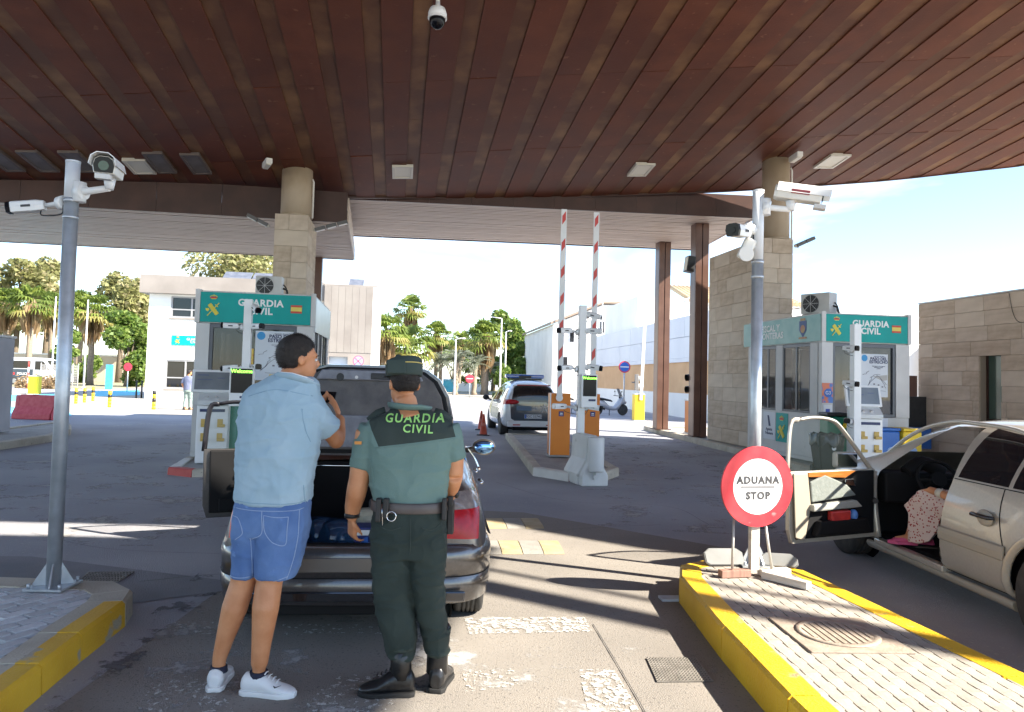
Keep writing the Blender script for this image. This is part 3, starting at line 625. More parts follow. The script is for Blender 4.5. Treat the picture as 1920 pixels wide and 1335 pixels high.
def booth(label, loc, w, left):
    r = thing('control_booth', label, 'booth', loc, A0, 'border control booths')
    d, h, wt, wb = 3.15, 3.05, 2.42, .98
    panel('floor', r, 0, w, 0, d, 0, .08, greyp)
    panel('roof', r, 0, w, .02, d, 2.45, h, greyp, .01)
    panel('lower_wall', r, .0, w, .02, .08, .085, wb - .04, greyp); panel('lower_wall', r, .0, .06, .085, d, .085, wb, greyp); panel('lower_wall', r, w - .06, w, .085, d, .085, wb, greyp); panel('lower_wall', r, .065, w - .065, d - .06, d, .085, wb, greyp)
    fx0, fx1 = .24, w - .3
    panel('corner_post', r, 0, fx0, 0, .12, wb - .035, wt + .025, M('pale_grey_post', (.56, .555, .54), (.62, .61, .60), 2, .5)); panel('corner_post', r, fx1, w, 0, .12, wb - .035, wt + .025, greyp)
    panel('corner_post', r, 0, .12, d - .14, d, wb + .003, 2.447, greyp); panel('corner_post', r, w - .12, w, d - .14, d, wb + .003, 2.447, greyp)
    m = MB(); f = .06
    for a in ((fx0, fx1, wb - .03, wb + .03), (fx0, fx1, wt - .05, wt + .02)): m.box(a[0], a[1], .02, .12, a[2], a[3])
    m.box(fx0, fx0 + f, .021, .119, wb + .03, wt - .05); m.box(fx1 - f, fx1, .021, .119, wb + .03, wt - .05); m.build('window_frame', framem, r)
    panel('window', r, fx0 + f, fx1 - f, .06, .072, wb + .03, wt - .05, wglass)
    # side and back windows
    for x0, x1, ys in ((0, .06, [(.16, .43), (1.55, 1.82), (2.62, 2.99)] if not left else [(.16, .3), (1.5, 1.7), (2.8, 2.99)]), (w - .06, w, [(.16, .3), (.95, 1.05), (1.7, 1.8), (2.8, 2.99)])):
        for a, b in ys: panel('side_post', r, x0, x1, a, b, wb + .003, 2.447, greyp)
        for (a, b), (c, e) in zip(ys, ys[1:]):
            m = MB(); m.box(x0 + .01, x1 - .01, b, c, wb + .003, wb + .05); m.box(x0 + .01, x1 - .01, b, c, 2.38, 2.44); m.box(x0 + .011, x1 - .011, b, b + .05, wb + .05, 2.38); m.box(x0 + .011, x1 - .011, c - .05, c, wb + .05, 2.38); m.box(x0 + .015, x1 - .015, (b + c) / 2 - .03, (b + c) / 2 + .03, wb + .05, 2.38)
            wf = m.build('side_window', framem, r); panel('pane', wf, (x0 + x1) / 2 - .006, (x0 + x1) / 2 + .006, b + .05, c - .05, wb + .05, 2.38, glass)
    panel('back_wall', r, .123, .65, d - .06, d, wb + .003, 2.447, greyp); panel('back_wall', r, 1.35, w - .123, d - .06, d, wb + .003, 2.447, greyp)
    panel('back_window', r, .65, 1.35, d - .04, d - .03, wb + .003, 2.447, wglass)
    desk = MB(); desk.box(.08, w - .08, .2, .75, .72, .78); desk.box(.3, .8, .35, .45, .80, 1.15); desk.box(.5, .6, .38, .42, .78, .82); desk.build('desk', black, r, bev=.004)
    # fascia sign
    sg = panel('sign_board', r, .07, w - .06, -.03, .018, 2.47, h - .03, teal, .004)
    text('GUARDIA\nCIVIL', .175, sg, (w * .54, -.033, 2.77), whtxt, bold=.034, line=.86, sp=1.08); emblem(sg, (.30, -.034, 2.76), .40); flag(sg, (w - .32, -.036, 2.76), .20, .15)
    for a_, b_ in ((-.02, .065), (w - .055, w + .02)): panel("sign_edge", r, a_, b_, -.035, .1, 2.45, h + .02, greyp)
    return r
pL = at(363, 700, 13.5); BL = booth('grey control booth with a teal fascia sign standing left, under the stone pier', (pL.x, pL.y, .12), 2.10, True)
poster(BL, 1.05, 1.74, .055, 1.42, 2.34)
panel('frosted_panel', BL, 2.103, 2.125, .12, 3.1, 2.36, 3.0, M('frosted_white', (.66, .70, .72), (.74, .77, .79), 1.5, .3))
m = MB(); m.box(.98, 1.03, .03, .055, 1.62, 2.0); m.build('sticker', M('sticker_red', (.6, .1, .06), (.7, .5, .1), 14, .5, lo=.45, hi=.55), BL)
pR = at(1541, 700, 14.85); BR = booth('grey control booth with a teal fascia sign standing right, beside the stone building', (pR.x, pR.y, .15), 1.95, False)
poster(BR, .88, 1.50, .055, 1.36, 2.24)
sd = panel('side_sign', BR, -.03, -.004, .0, 3.35, 2.47, 3.02, tealf, .004)
text('FISCAL Y\nFRONTERAS', .20, sd, (-.033, 2.05, 2.75), whtxt, rot=(rad(90), 0, rad(-90)), bold=.03, line=.86, sp=1.08)
m = MB(); m.prism([(.52, 2.92), (.52, 2.72), (.66, 2.57), (.80, 2.72), (.80, 2.92)], 'x', -.036, -.031); m.build('crest', M('crest_blue', (.06, .10, .24), (.10, .14, .30), 9), sd)
m = MB(); m.cyl((-.04, .66, 2.75), (-.036, .66, 2.75), .085, n=16); m.cb((-.038, .66, 2.95), (.006, .18, .05)); m.cb((-.038, .66, 2.56), (.006, .3, .04)); m.build('crest_mark', M('crest_gold', (.45, .33, .14), (.5, .2, .12), 12), sd)
sp_ = panel('sticker_panel', BR, -.012, -.003, 1.28, 1.78, .30, .94, teal); emblem(sp_, (-.016, 1.53, .60), .52, rot=(0, 0, rad(-90)))
sp2 = panel('sticker_panel', BR, -.012, -.003, 1.82, 2.36, .32, .94, M('sticker_white', (.66, .68, .72), rough=.5)); text('Agencia\nTributaria', .09, sp2, (-.015, 2.09, .50), bltxt, rot=(rad(90), 0, rad(-90)))
m = MB(); m.prism([(2.02, .62), (2.10, .62), (2.16, .86), (2.10, .86)], 'x', -.018, -.013); m.build('logo', bltxt, sp2)
st = panel('corner_poster', BR, .0, .235, -.012, -.003, 1.22, 1.62, M('poster_orange', (.70, .20, .10), (.08, .20, .55), 4.5, .5, lo=.46, hi=.52))
m = MB(); m.cyl((.13, -.016, 1.42), (.13, -.013, 1.42), .09, n=16); m.build('dial', M('dial_blue', (.05, .16, .5)), st); text('G3', .1, st, (.13, -.018, 1.42), whtxt)
st = panel('corner_poster', BR, .03, .22, -.012, -.003, .94, 1.18, M('sheet_white', (.68, .70, .74))); panel('eu_flag', st, .08, .17, -.016, -.013, 1.02, 1.10, M('eu_blue', (.03, .07, .35)))
panel('notice', BR, 1.22, 1.46, -.01, .018, .66, .93, M('notice_white', (.66, .68, .74)))
def ac(label, loc, w=.72, h=.50):
    r = thing('air_conditioner', label, 'air conditioner', loc, A0 + rad(90 if w > .6 else 0), 'air conditioner units on the booth roofs')
    m = MB(); m.box(-w / 2, w / 2, -.15, .15, .05, h); m.build('casing', M('ac_casing', (.50, .49, .46), (.58, .57, .54), 3, .5), r, bev=.012)
    m = MB(); m.cyl((-w * .14, -.152, h * .54), (-w * .14, -.16, h * .54), h * .39, n=24); m.build('fan_opening', black, r)
    m = MB()
    for k in range(4): m.cyl((-w * .14, -.163, h * .54), (-w * .14, -.166, h * .54), h * (.37 - .09 * k), h * (.37 - .09 * k), 24, caps=False)
    for k in range(8):
        a = k * rad(45); m.tube([(-w * .14, -.165, h * .54), (-w * .14 + h * .38 * math.cos(a), -.165, h * .54 + h * .38 * math.sin(a))], .005, 4)
    m.build('fan_guard', greyp, r)
    m = MB(); m.box(-w / 2 + .05, -w / 2 + .1, -.17, .17, 0, .05); m.box(w / 2 - .1, w / 2 - .05, -.17, .17, 0, .05); m.build('feet', greyp, r)
    m = MB(); m.tube(cr([(w / 2, 0, .2), (w / 2 + .08, 0, .16), (w / 2 + .12, .02, .02), (w / 2 + .3, .05, .01)], 5), .02, 6); m.tube(cr([(w / 2, .05, .28), (w / 2 + .06, .05, .2), (w / 2 + .09, .1, .01)], 5), .014, 6); m.build('pipe', black, r)
    return r
p = at(506, 540, 14.6); ac('weathered air conditioner unit on the roof of the left booth', (p.x, p.y, 3.17), .5, .42)
p = at(1535, 585, 15.7); o = ac('air conditioner unit with a round fan on the roof of the right booth', (p.x, p.y, 3.20), .66, .48); o.rotation_euler.z = A0 + rad(-62)
# ================================================================ cameras
def aim(d):
    d = Vector(d).normalized(); return d.to_track_quat('-Y', 'Z').to_euler()
def bullet(label, loc, d, mount, s=1.0, grp='small bullet cameras on the gate posts', cap=True):
    """bullet camera with its lens end looking along d; mount = point on its post"""
    loc = Vector(loc); mount = Vector(mount)
    r = thing('security_camera', label, 'security camera', loc, 0, grp); q = Vector(d).normalized().to_track_quat('-Y', 'Z').to_matrix().to_4x4()
    m = MB(); sec = [(-.038, -.036), (.038, -.036), (.046, 0), (.04, .034), (.018, .044), (-.018, .044), (-.04, .034), (-.046, 0)]
    rings = [[q @ Vector((x * s * k, y * s, z * s * k)) for x, z in sec] for y, k in ((-.10, 1), (.06, 1), (.11, .8))]
    m.loft(rings, sm=False); m.build('housing', white, r, bev=.004 * s)
    m = MB(); rings = [[q @ Vector((x * s * k, y * s, z * s * k)) for x, z in sec] for y, k in ((-.104, 1.02), (-.128, .98))]; m.loft(rings, sm=False); fr = m.build('lens_front', lens if cap else white, r)
    m = MB(); m.tube([q @ Vector((0, -.127 * s, 0)), q @ Vector((0, -.134 * s, 0))], .022 * s, 12); m.build('lens', chrome if not cap else lens, fr)
    m = MB(); m.box(.0462 * s, .048 * s, -.03 * s, .03 * s, -.008 * s, .008 * s, T=q); m.box(-.048 * s, -.0462 * s, -.03 * s, .03 * s, -.008 * s, .008 * s, T=q); m.build('label_strip', dktxt, r)
    m = MB(); a = q @ Vector((0, .10 * s, 0)); b = mount - loc; mid = a.lerp(b, .55); nrm = (b - a).normalized()
    m.tube([a, mid, b - nrm * .02], [.016 * s, .018 * s, .022 * s], 8); m.tube([b - nrm * .045 * s, b], [.045 * s, .05 * s], 14); m.build('bracket', white, r)
    m = MB(); m.tube(cr([a, a + Vector((0, -.02, -.07 * s)), b + Vector((0, -.03, -.09 * s)), b + Vector((0, -.01, -.02))], 5), .005, 5); m.build('cable', black, r)
    return r
def housing(label, loc, d, pole, s=1.0, badge=None):
    loc = Vector(loc); r = thing('security_camera', label, 'security camera', loc, 0, 'large camera housings on the tall poles'); q = Vector(d).normalized().to_track_quat('-Y', 'Z').to_matrix().to_4x4()
    sec = [(-.075, -.06), (.075, -.06), (.085, .0), (.07, .055), (.035, .08), (-.035, .08), (-.07, .055), (-.085, .0)]
    m = MB(); m.loft([[q @ Vector((x * s * k, y * s, z * s * k)) for x, z in sec] for y, k in ((-.19, .9), (.17, .92), (.2, .8))], sm=False); m.build('housing', cream, r, bev=.006)
    m = MB(); up = [(-.092, .0), (-.076, .062), (-.038, .09), (.038, .09), (.076, .062), (.092, .0)]; inn = [(x * .94, z * .94) for x, z in up[::-1]]
    m.loft([[q @ Vector((x * s, y * s, z * s)) for x, z in up + inn] for y in (-.26, .18)], sm=False); m.build('sunshield', white, r)
    m = MB(); m.loft([[q @ Vector((x * s * .8, y * s, z * s * .8)) for x, z in sec] for y in (-.196, -.20)], sm=False); f_ = m.build('front_glass', lens, r)
    m = MB(); m.tube([q @ Vector((0, -.2 * s, 0)), q @ Vector((0, -.205 * s, 0))], .035 * s, 16); m.build('lens', M('lens_tint', (.02, .07, .06), rough=.1), f_)
    m = MB(); m.box(-.05 * s, .05 * s, -.24 * s, -.14 * s, -.10 * s, -.062 * s, T=q)
    m.build('wiper_box', greyp, r, bev=.004)
    if badge:
        m = MB()
        for sx in (-1, 1): m.box(sx * .086 * s - .004, sx * .086 * s + .004, -.09 * s, .06 * s, -.008 * s, .03 * s, T=q)
        b = m.build('badge', badge, r, bev=.003)
    foot = q @ Vector((0, .05 * s, -.06 * s)); b = Vector(pole) - loc
    m = MB(); knee = foot + Vector((0, 0, -.085 * s)); m.tube([foot, knee], [.045 * s, .03 * s], 10); m.tube([knee + Vector((0, 0, .01)), knee.lerp(b, .9), b], [.024 * s, .028 * s, .03 * s], 10); nb = (b - knee).normalized(); m.tube([b - nb * .05, b], .06 * s, 14); m.tube([b - nb * .01 + Vector((0, 0, -.07)), b - nb * .01 + Vector((0, 0, .07))], .05 * s, 8)
    m.build('wall_arm', white, r)
    return r
def cpole(label, base, top, r0, zs):
    b = Vector(base); t = Vector(top); r = thing('camera_pole', label, 'pole', b, 0, 'tall galvanised camera poles')
    h = t - b; m = MB(); m.tube([(0, 0, .006), h * zs], r0, 20); m.build('pole', galv, r)
    m = MB(); m.tube([h * zs, h], r0 * 1.0, 20); m.tube([h * .995, h], r0 * 1.04, 20); m.build('sleeve', M('white_sleeve', (.66, .68, .70), rough=.4), r)
    m = MB(); m.cb((0, 0, .008), (.26, .26, .014))
    for k in range(4):
        a = k * rad(90) + rad(20); T = Matrix.Rotation(a, 4, 'Z'); m.prism([(r0 * .9, .016), (.125, .016), (.125, .03), (r0 * .9, .17)], 'y', -.005, .005, 0, T)
    m.build('base_plate', galv, r)
    for k in range(4): m = MB(); m.cyl((.105 * (1 if k % 2 else -1), .105 * (1 if k // 2 else -1), .015), (.105 * (1 if k % 2 else -1), .105 * (1 if k // 2 else -1), .045), .011, n=6); m.build('bolt', galv, r)
    for z in (zs - .01, zs - .05): m = MB(); m.tube([h * z, h * (z + .008)], r0 * 1.1, 16); m.build('clamp', galv, r)
    return r
lb = gp(100, 1100, .17); lt = at(133, 302, lb.y); lt = Vector((lb.x + (lt.x - lb.x) * .6, lb.y, lt.z)); cpole('tall galvanised camera pole on the left brick island', lb, lt, .047, .91)
d0 = lt - lb; q_ = lb + d0 * .93
housing('large white camera housing facing the viewer on the left pole', at(204, 318, lb.y - .12), (.35, -1, -.12), lb + d0 * .925 + Vector((.045, 0, 0)), .92)
bullet('white bullet camera pointing down to the left from the left pole', at(52, 388, lb.y), (-.95, -.25, -.16), lb + d0 * .90 + Vector((-.05, 0, 0)), 1.0, 'bullet cameras on the tall poles')
rb = gp(1413, 1058, .2); rt = at(1424, 357, rb.y); rt = Vector((rb.x + (rt.x - rb.x) * .5, rb.y, rt.z)); cpole('tall galvanised camera pole behind the round stop sign', rb, rt, .047, .81)
d1 = rt - rb
housing('large cream camera housing with a red badge pointing right on the right pole', at(1497, 366, rb.y - .1), (.93, -.33, -.20), rb + d1 * .955 + Vector((.047, 0, 0)), .96, M('badge_red', (.30, .06, .07)))
bullet('white bullet camera with black front facing left on the right pole', at(1388, 434, rb.y - .1), (-.62, -.75, -.10), rb + d1 * .90 + Vector((-.05, 0, 0)), 1.3, 'bullet cameras on the tall poles')
m = MB(); T = Matrix.Rotation(rad(25), 4, 'Y'); m.box(-.05, .05, -.04, .03, -.09, .10, T=T); o = thing('junction_horn', 'pale round-ended loudspeaker bracket under the cameras of the right pole', 'loudspeaker', at(1399, 468, rb.y - .02))
m.build('back_box', cream, o, bev=.02); m = MB(); m.cyl((-.02, -.05, -.05), (-.02, -.08, -.05), .06, .062, n=20); m.build('horn', cream, o); m = MB(); m.tube([(.03, 0, .02), (.10, 0, .03)], .018, 8); m.build('bracket', white, o)
# dome camera hanging from the ceiling
p = at(820, 34, 9.6); dm = thing('dome_camera', 'white dome camera with a black ball hanging from the ceiling at the top', 'security camera', p, 0)
m = MB(); m.lathe([(.03, .22), (.035, .16), (.10, .13), (.125, .06), (.125, 0)], 24); m.build('housing', white, dm); m = MB(); m.ell((0, 0, -.03), (.108, .108, .12), 24, 14); m.build('dome', lens, dm)
m = MB(); m.lathe([(.128, .01), (.128, -.012), (.11, -.012)], 24); m.build('ring', white, dm); m = MB(); m.tube([(0, 0, .2), (0, 0, rz_(p.x, p.y) - p.z + .05)], .026, 10); m.build('stem', cream, dm)
# ================================================================ gate posts, displays
def gpost(label, px, Y, ztop, w, base, disp=None):
    p = at(px, 700, Y); r = thing('camera_post', label, 'post', (p.x, p.y, base), A0, 'square white posts with cameras before the booths and gate')
    m = MB(); m.box(-w / 2, w / 2, -w / 2, w / 2, 0, ztop - base); m.build('post', white, r, bev=.004)
    m = MB(); m.cb((0, 0, .008), (w + .14, w + .14, .014)); m.build('base_plate', galv, r)
    if disp:
        x0, x1, z0, z1 = disp; m = MB(); m.box(x0, x1, -w / 2 - .11, -w / 2 - .003, z0 - base, z1 - base); d = m.build('display_box', white, r, bev=.006)
        fy = -w / 2 - .113; s0 = z1 - base - (z1 - z0) * .66
        m = MB(); m.box(x0 + .025, x1 - .02, fy - .004, fy + .002, s0, z1 - base - .02); m.build('screen', lens, d)
        text('Welcome', (x1 - x0) * .225, d, ((x0 + x1) / 2, fy - .006, z1 - base - .065), ledg, bold=.025)
        m = MB(); m.box(x0 + (x1 - x0) * .45, x1 - .03, fy - .003, fy + .002, s0 - .085, s0 - .05); m.build('label', bltxt, d)
    return r, p
gC, pC = gpost('square white camera post with a green welcome display on the middle island', 1090, 13.05, 3.02, .125, .15, (-.03, .25, 1.22, 1.80))
gLp, pLp = gpost('square white camera post with a welcome display before the left booth', 461, 12.3, 2.90, .125, .12, (-.22, .16, 1.12, 1.76))
gRp, pRp = gpost('square white camera post without display before the right booth', 1604, 12.9, 2.80, .135, .15)
def bc(px, py, pst, Y, d, side, label, s=1.15, cap=True):
    p = at(px, py, Y); mt = Vector((pst.x + side * .065, pst.y + (.0 if side else -.06), p.z - .02)); bullet(label, p, d, mt, s, cap=cap)
for (px, py, d, side, lab, cap) in ((1113, 592, (.8, -.5, -.25), 1, 'topmost camera on the middle post, pointing right', False), (1060, 620, (-.95, -.5, -.05), -1, 'upper camera on the middle post, black front to the left', True), (1112, 621, (.95, -.3, -.05), 1, 'second camera down on the right side of the middle post', False),
        (1061, 690, (-.9, -.5, -.08), -1, 'camera on the middle post left of the welcome display', True), (1113, 689, (.9, -.45, -.15), 1, 'camera on the middle post just above the welcome display', True), (1050, 762, (-.8, -.7, .0), -1, 'white lens camera low on the middle post before the orange cabinet', False), (1113, 764, (.9, -.45, -.12), 1, 'camera low on the middle post under the welcome display', True)):
    bc(px, py, pC, 13.0, d, side, lab, 1.2, cap)
for (px, py, d, side, lab) in ((479, 578, (.6, -.7, -.35), 1, 'topmost camera on the left booth post'), (432, 611, (-.95, -.35, 0), -1, 'upper camera on the left booth post pointing left'), (481, 612, (.8, -.5, 0), 1, 'upper camera on the left booth post pointing right'), (431, 690, (-.9, -.4, -.12), -1, 'lower camera on the left booth post pointing left'), (481, 688, (.5, -.8, 0), 1, 'lower camera on the left booth post before the poster')):
    bc(px, py, pLp, 12.25, d, side, lab, 1.15)
for (px, py, d, side, lab) in ((1594, 653, (.5, -.85, -.05), -1, 'upper camera on the right booth post'), (1594, 719, (.5, -.85, -.1), -1, 'middle camera on the right booth post'), (1588, 789, (-.4, -.9, 0), -1, 'lower camera on the right booth post beside the kiosk')):
    bc(px, py, pRp, 12.8, d, side, lab, 1.15)
# kiosks
brassm = M('yellow_slot', (.55, .36, .08), rough=.4)
def kiosk(label, px, Y, base, rz):
    p = at(px, 700, Y); r = thing('document_kiosk', label, 'kiosk', (p.x, p.y, base), A0 + rz, 'white document kiosks before the booths')
    m = MB(); m.box(-.25, .25, -.16, .2, 0, .98); m.build('body', white, r, bev=.015)
    m = MB(); m.prism([(-.2, .985), (.2, .985), (.2, 1.22), (-.02, 1.22), (-.2, 1.06)], 'x', -.24, .24); m.build('console', M('console_grey', (.60, .61, .60), rough=.4), r, bev=.006)
    T = Matrix.Translation((-.04, .0, 1.39)) @ Matrix.Rotation(rad(-14), 4, 'X')
    m = MB(); m.cb((0, 0, 0), (.66, .05, .40), T=T); d = m.build('monitor', white, r, bev=.01)
    m = MB(); m.cb((0, -.027, 0), (.57, .006, .31), T=T); m.build('screen', screen, d)
    m = MB(); m.cb((-.15, -.032, .10), (.18, .002, .02), T=T); m.cb((-.12, -.032, .02), (.24, .002, .015), T=T); m.cb((.14, -.032, .05), (.12, .002, .015), T=T); m.build('screen_text', M('screen_lines', (.10, .12, .2)), d)
    for x in (-.13, .13):
        for z in (.40, .64):
            m = MB(); m.cb((x, -.17, z + .05), (.09, .02, .12)); m.cb((x + .02, -.19, z), (.12, .05, .05)); m.build('card_slot', brassm, r, bev=.006)
    m = MB(); m.box(-.2, .2, -.166, -.161, .87, .92); m.build('label', bltxt, r); m = MB(); m.cyl((-.1, -.13, 1.12), (-.1, -.16, 1.10), .03, n=12); m.cyl((.05, -.13, 1.12), (.05, -.16, 1.10), .03, n=12); m.build('buttons', greyp, r)
    return r
kiosk('white kiosk with tilted screen beside the left booth, seen through the open car door', 404, 12.75, .12, rad(6)); kiosk('white kiosk with tilted screen before the right booth window', 1622, 13.6, .15, rad(-8))
m = MB(); p = at(437, 800, 13.2); o = thing('gas_bottle', 'green upright bin column beside the left kiosk', 'bin', (p.x, p.y, .12)); m.lathe([(.09, 0), (.1, .05), (.1, .95), (.06, 1.02)], 14); m.build('body', M('green_plastic', (.0, .18, .12), rough=.4), o); m = MB(); m.lathe([(.07, 1.021), (.07, 1.06), (.02, 1.08)], 12); m.build('lid', black, o)
# ================================================================ barriers on the middle island
def arm(r, x, z0, h, w, lean, n=7, ph=0):
    T = Matrix.Translation((x, -.03, z0)) @ Matrix.Rotation(lean, 4, 'Y'); m = MB(); m.box(-w / 2, w / 2, -.02, .02, 0, h, T=T); a = m.build('barrier_arm', white, r, bev=.003)
    for k in range(n):
        z = h - .12 - ph - k * h / n; s = w * .31
        if z < .2: continue
        m = MB(); m.prism([(-s, z - .20), (s, z - .10), (s, z + .08), (-s, z - .02)], 'y', -.024, -.0205, T=T); m.build('red_stripe', M('arm_red', (.60, .06, .05), rough=.4), a)
def cabinet(label, px, Y, w, d, ph, side):
    p = at(px, 800, Y); r = thing('barrier_gate', label, 'barrier', (p.x, p.y, .15), A0 * .4, 'orange cabinet barriers on the middle island')
    m = MB(); m.box(-w / 2, w / 2, 0, d, .03, 1.27); m.build('cabinet', orange, r, bev=.008)
    m = MB(); m.box(-w / 2 - .02, w / 2 + .02, -.02, d + .02, 0, .028); m.build('plinth', M('plinth_grey', (.35, .33, .31), rough=.8), r)
    m = MB(); m.cb((.02, -.004, .86), (.10, .006, .10)); m.build('badge', M('badge_navy', (.05, .04, .16)), r); m = MB(); m.cb((.02, -.009, .87), (.05, .003, .02)); m.cb((.02, -.009, .84), (.06, .003, .012)); m.build('badge_mark', whtxt, r)
    m = MB(); m.box(-w / 2 - .004, -w / 2 + .012, -.01, .02, .03, 1.27); m.build('edge_strip', white, r)
    m = MB(); m.cyl((side * .02, -.06, 1.18), (side * .02, .06, 1.18), .07, n=14); m.build('pivot', white, r)
    arm(r, side * .02, 1.16, 3.86, .115, rad(.15), 7, ph)
    return r
cabinet('orange barrier cabinet with raised striped arm, nearest the police car', 1050, 14.9, .41, .42, 0, -1.5); cabinet('orange barrier cabinet with raised striped arm, behind the white camera post', 1109, 15.1, .33, .4, .0, 0)
# ================================================================ water filled barriers
def jersey(label, loc, rz, mat, L_=1.0, H=.8, W=.42, plug=True):
    r = thing('plastic_barrier', label, 'barrier', loc, rz)
    prof = [(-W / 2, 0), (W / 2, 0), (W / 2, H * .22), (W * .22, H * .52), (W * .18, H), (-W * .18, H), (-W * .22, H * .52), (-W / 2, H * .22)]
    m = MB(); n = 12
    for a, b, k in ((-L_ / 2, -L_ / 2 + .16, .9), (-L_ / 2 + .161, L_ / 2 - .161, 1.0), (L_ / 2 - .16, L_ / 2, .9)):
        m.loft([[(x * k, y, z * (1 if k == 1 else .97)) for x, z in prof] for y in (a, b)], sm=False)
    m.build('body', mat, r, bev=.025)
    m = MB(); m.lathe([(.115, H * .30), (.125, H * .34), (.125, H * .96), (.10, H * .99)], 20, T=Matrix.Translation((0, -L_ / 2 - .03, 0))); m.build('end_column', mat, r)
    m = MB(); m.cyl((0, -L_ / 2 - .02, H * .2), (0, -L_ / 2 - .045, H * .2), .045, n=16); m.cyl((0, -L_ / 2 - .1, H * .27), (0, -L_ / 2 + .02, H * .27), .03, n=10); m.build('plug', mat, r)
    m = MB(); m.box(-.10, -.02, -.02, .16, H, H + .012); m.build('filler_cap', mat, r)
    return r
wb_ = M('white_plastic_barrier', (.60, .60, .57), (.70, .70, .67), 2, .5, bump=.05, speck=((.42, .40, .36), 5, .66))
p = gp(1108, 912); jersey('white water filled plastic barrier at the nose of the middle island', (p.x - .05, p.y + .45, 0), rad(14), wb_, .95, .80, .50)
p = gp(60, 787); jersey('red plastic water barrier standing on the far left road', (p.x, p.y + .3, 0), rad(82), redf, 1.55, .78, .5)
# ================================================================ customs stop sign
sb = gp(1418, 1082, .2); sg = thing('stop_sign', 'round red and white customs stop sign on a wooden stand', 'road sign', sb, 0)
dc = at(1420, 912, sb.y) - sb; RZ = Matrix.Translation(dc) @ Matrix.Rotation(rad(14), 4, 'Z')
signred = M('sign_red', (.60, .035, .05), (.68, .06, .07), 7, .35, speck=((.72, .2, .2), 18, .68)); signw = M('sign_white', (.76, .76, .75), (.80, .80, .79), 5, .35)
m = MB(); m.cyl((0, -.006, 0), (0, .012, 0), .312, n=48, T=RZ); d = m.build('disc', signred, sg)
m = MB(); m.cyl((0, -.009, 0), (0, -.0065, 0), .215, n=48, T=RZ); f = m.build('face', signw, d)
RT = RZ @ Matrix.Rotation(rad(90), 4, 'X')
def stxt(s, size, z):
    o = text(s, size, d, (0, 0, 0), dktxt, bold=.045, ext=.001, sp=1.2); o.matrix_local = RZ @ Matrix.Translation((0, -.011, z)) @ Matrix.Rotation(rad(90), 4, 'X')
stxt('ADUANA', .077, .048); stxt('STOP', .077, -.072)
m = MB(); m.box(-.145, .145, -.0115, -.009, -.013, .006, T=RZ); m.build('bar', M('bar_grey', (.2, .2, .21)), d)
woodw = M('painted_wood', (.48, .43, .37), (.62, .58, .52), 4, .7, bump=.2, stretch=(1, 1, 8)); woodb = M('bare_wood', (.24, .13, .10), (.34, .2, .15), 5, .75, bump=.2, stretch=(8, 1, 1))
m = MB(); m.box(-.035, .035, .016, .06, .05, dc.z + .2, T=Matrix.Rotation(rad(12), 4, 'Z')); m.build('post', woodw, sg)
def foot(a, l0, l1, mat, z=0): m = MB(); m.box(l0, l1, -.035, .035, z, z + .055, T=Matrix.Rotation(a, 4, 'Z') @ Matrix.Translation((0, .03, 0))); m.build('foot', mat, sg, bev=.004)
foot(rad(12), -.29, -.045, woodb); foot(rad(12), .045, .30, woodw); foot(rad(-52), .045, .42, woodw)
for a, b in (((-.19, -.01), (-.155, .46)), ((.13, .03), (.085, .42))):
    m = MB(); m.tube([(a[0], a[1], .06), (b[0], .075, b[1] + .02)], .011, 8); m.build('stay', M('stay_steel', (.5, .48, .44), rough=.4, metal=.3), sg)
traym = M('grey_tray', (.20, .205, .20), (.27, .27, .265), 4, .3); 
for px, py, w, h, a, lab in ((1362, 1050, .34, .15, .1, 'grey framed mirror panel leaning left of the stop sign stand'), (1462, 1053, .30, .12, -.15, 'grey framed mirror panel leaning right of the stop sign stand')):
    p = gp(px, py + 12, .2); r = thing('mirror_panel', lab, 'mirror', (p.x, p.y, .21), a, 'mirror panels at the sign base'); T = Matrix.Rotation(rad(-38), 4, 'X')
    o_ = [(-w / 2, .02), (-w / 2 + .03, 0), (w / 2 - .03, 0), (w / 2, .02), (w / 2, h - .04), (w / 2 - .05, h), (-w / 2 + .05, h), (-w / 2, h - .04)]
    m = MB(); m.prism(o_, 'y', 0, .025, T=T); m.build('back', M('panel_rim', (.09, .09, .09), rough=.5), r, bev=.004); m = MB(); m.prism([(x * .93, .006 + z * .92) for x, z in o_], 'y', -.004, -.0005, T=T); m.build('face', traym, r)
# ================================================================ trees
barkm = M('bark', (.13, .10, .07), (.22, .17, .12), 6, .9, bump=.5, stretch=(4, 4, 1)); palmtr = M('palm_trunk', (.20, .155, .11), (.31, .25, .19), 5, .9, bump=.5, stretch=(1, 1, 6))
leafm = {k: [M('leaf_%s_%d' % (k, i), c, d, 3, .55) for i, (c, d) in enumerate(v)] for k, v in {
    'green': [((0.122, 0.204, 0.036), (0.179, 0.276, 0.049)), ((0.188, 0.260, 0.057), (0.260, 0.325, 0.081)), ((0.073, 0.130, 0.029), (0.114, 0.179, 0.041))],
    'olive': [((0.276, 0.284, 0.114), (0.357, 0.350, 0.146)), ((0.195, 0.204, 0.081), (0.276, 0.269, 0.114)), ((0.390, 0.341, 0.179), (0.455, 0.406, 0.227))],
    'palm': [((0.169, 0.234, 0.039), (0.247, 0.299, 0.058)), ((0.104, 0.163, 0.031), (0.169, 0.221, 0.047)), ((0.338, 0.312, 0.091), (0.403, 0.364, 0.117))],
    'silver': [((0.273, 0.299, 0.234), (0.351, 0.377, 0.299)), ((0.195, 0.221, 0.156), (0.273, 0.299, 0.221))],
    'dead': [((0.442, 0.312, 0.182), (0.480, 0.403, 0.247)), ((0.312, 0.208, 0.111), (0.442, 0.312, 0.182))]}.items()}
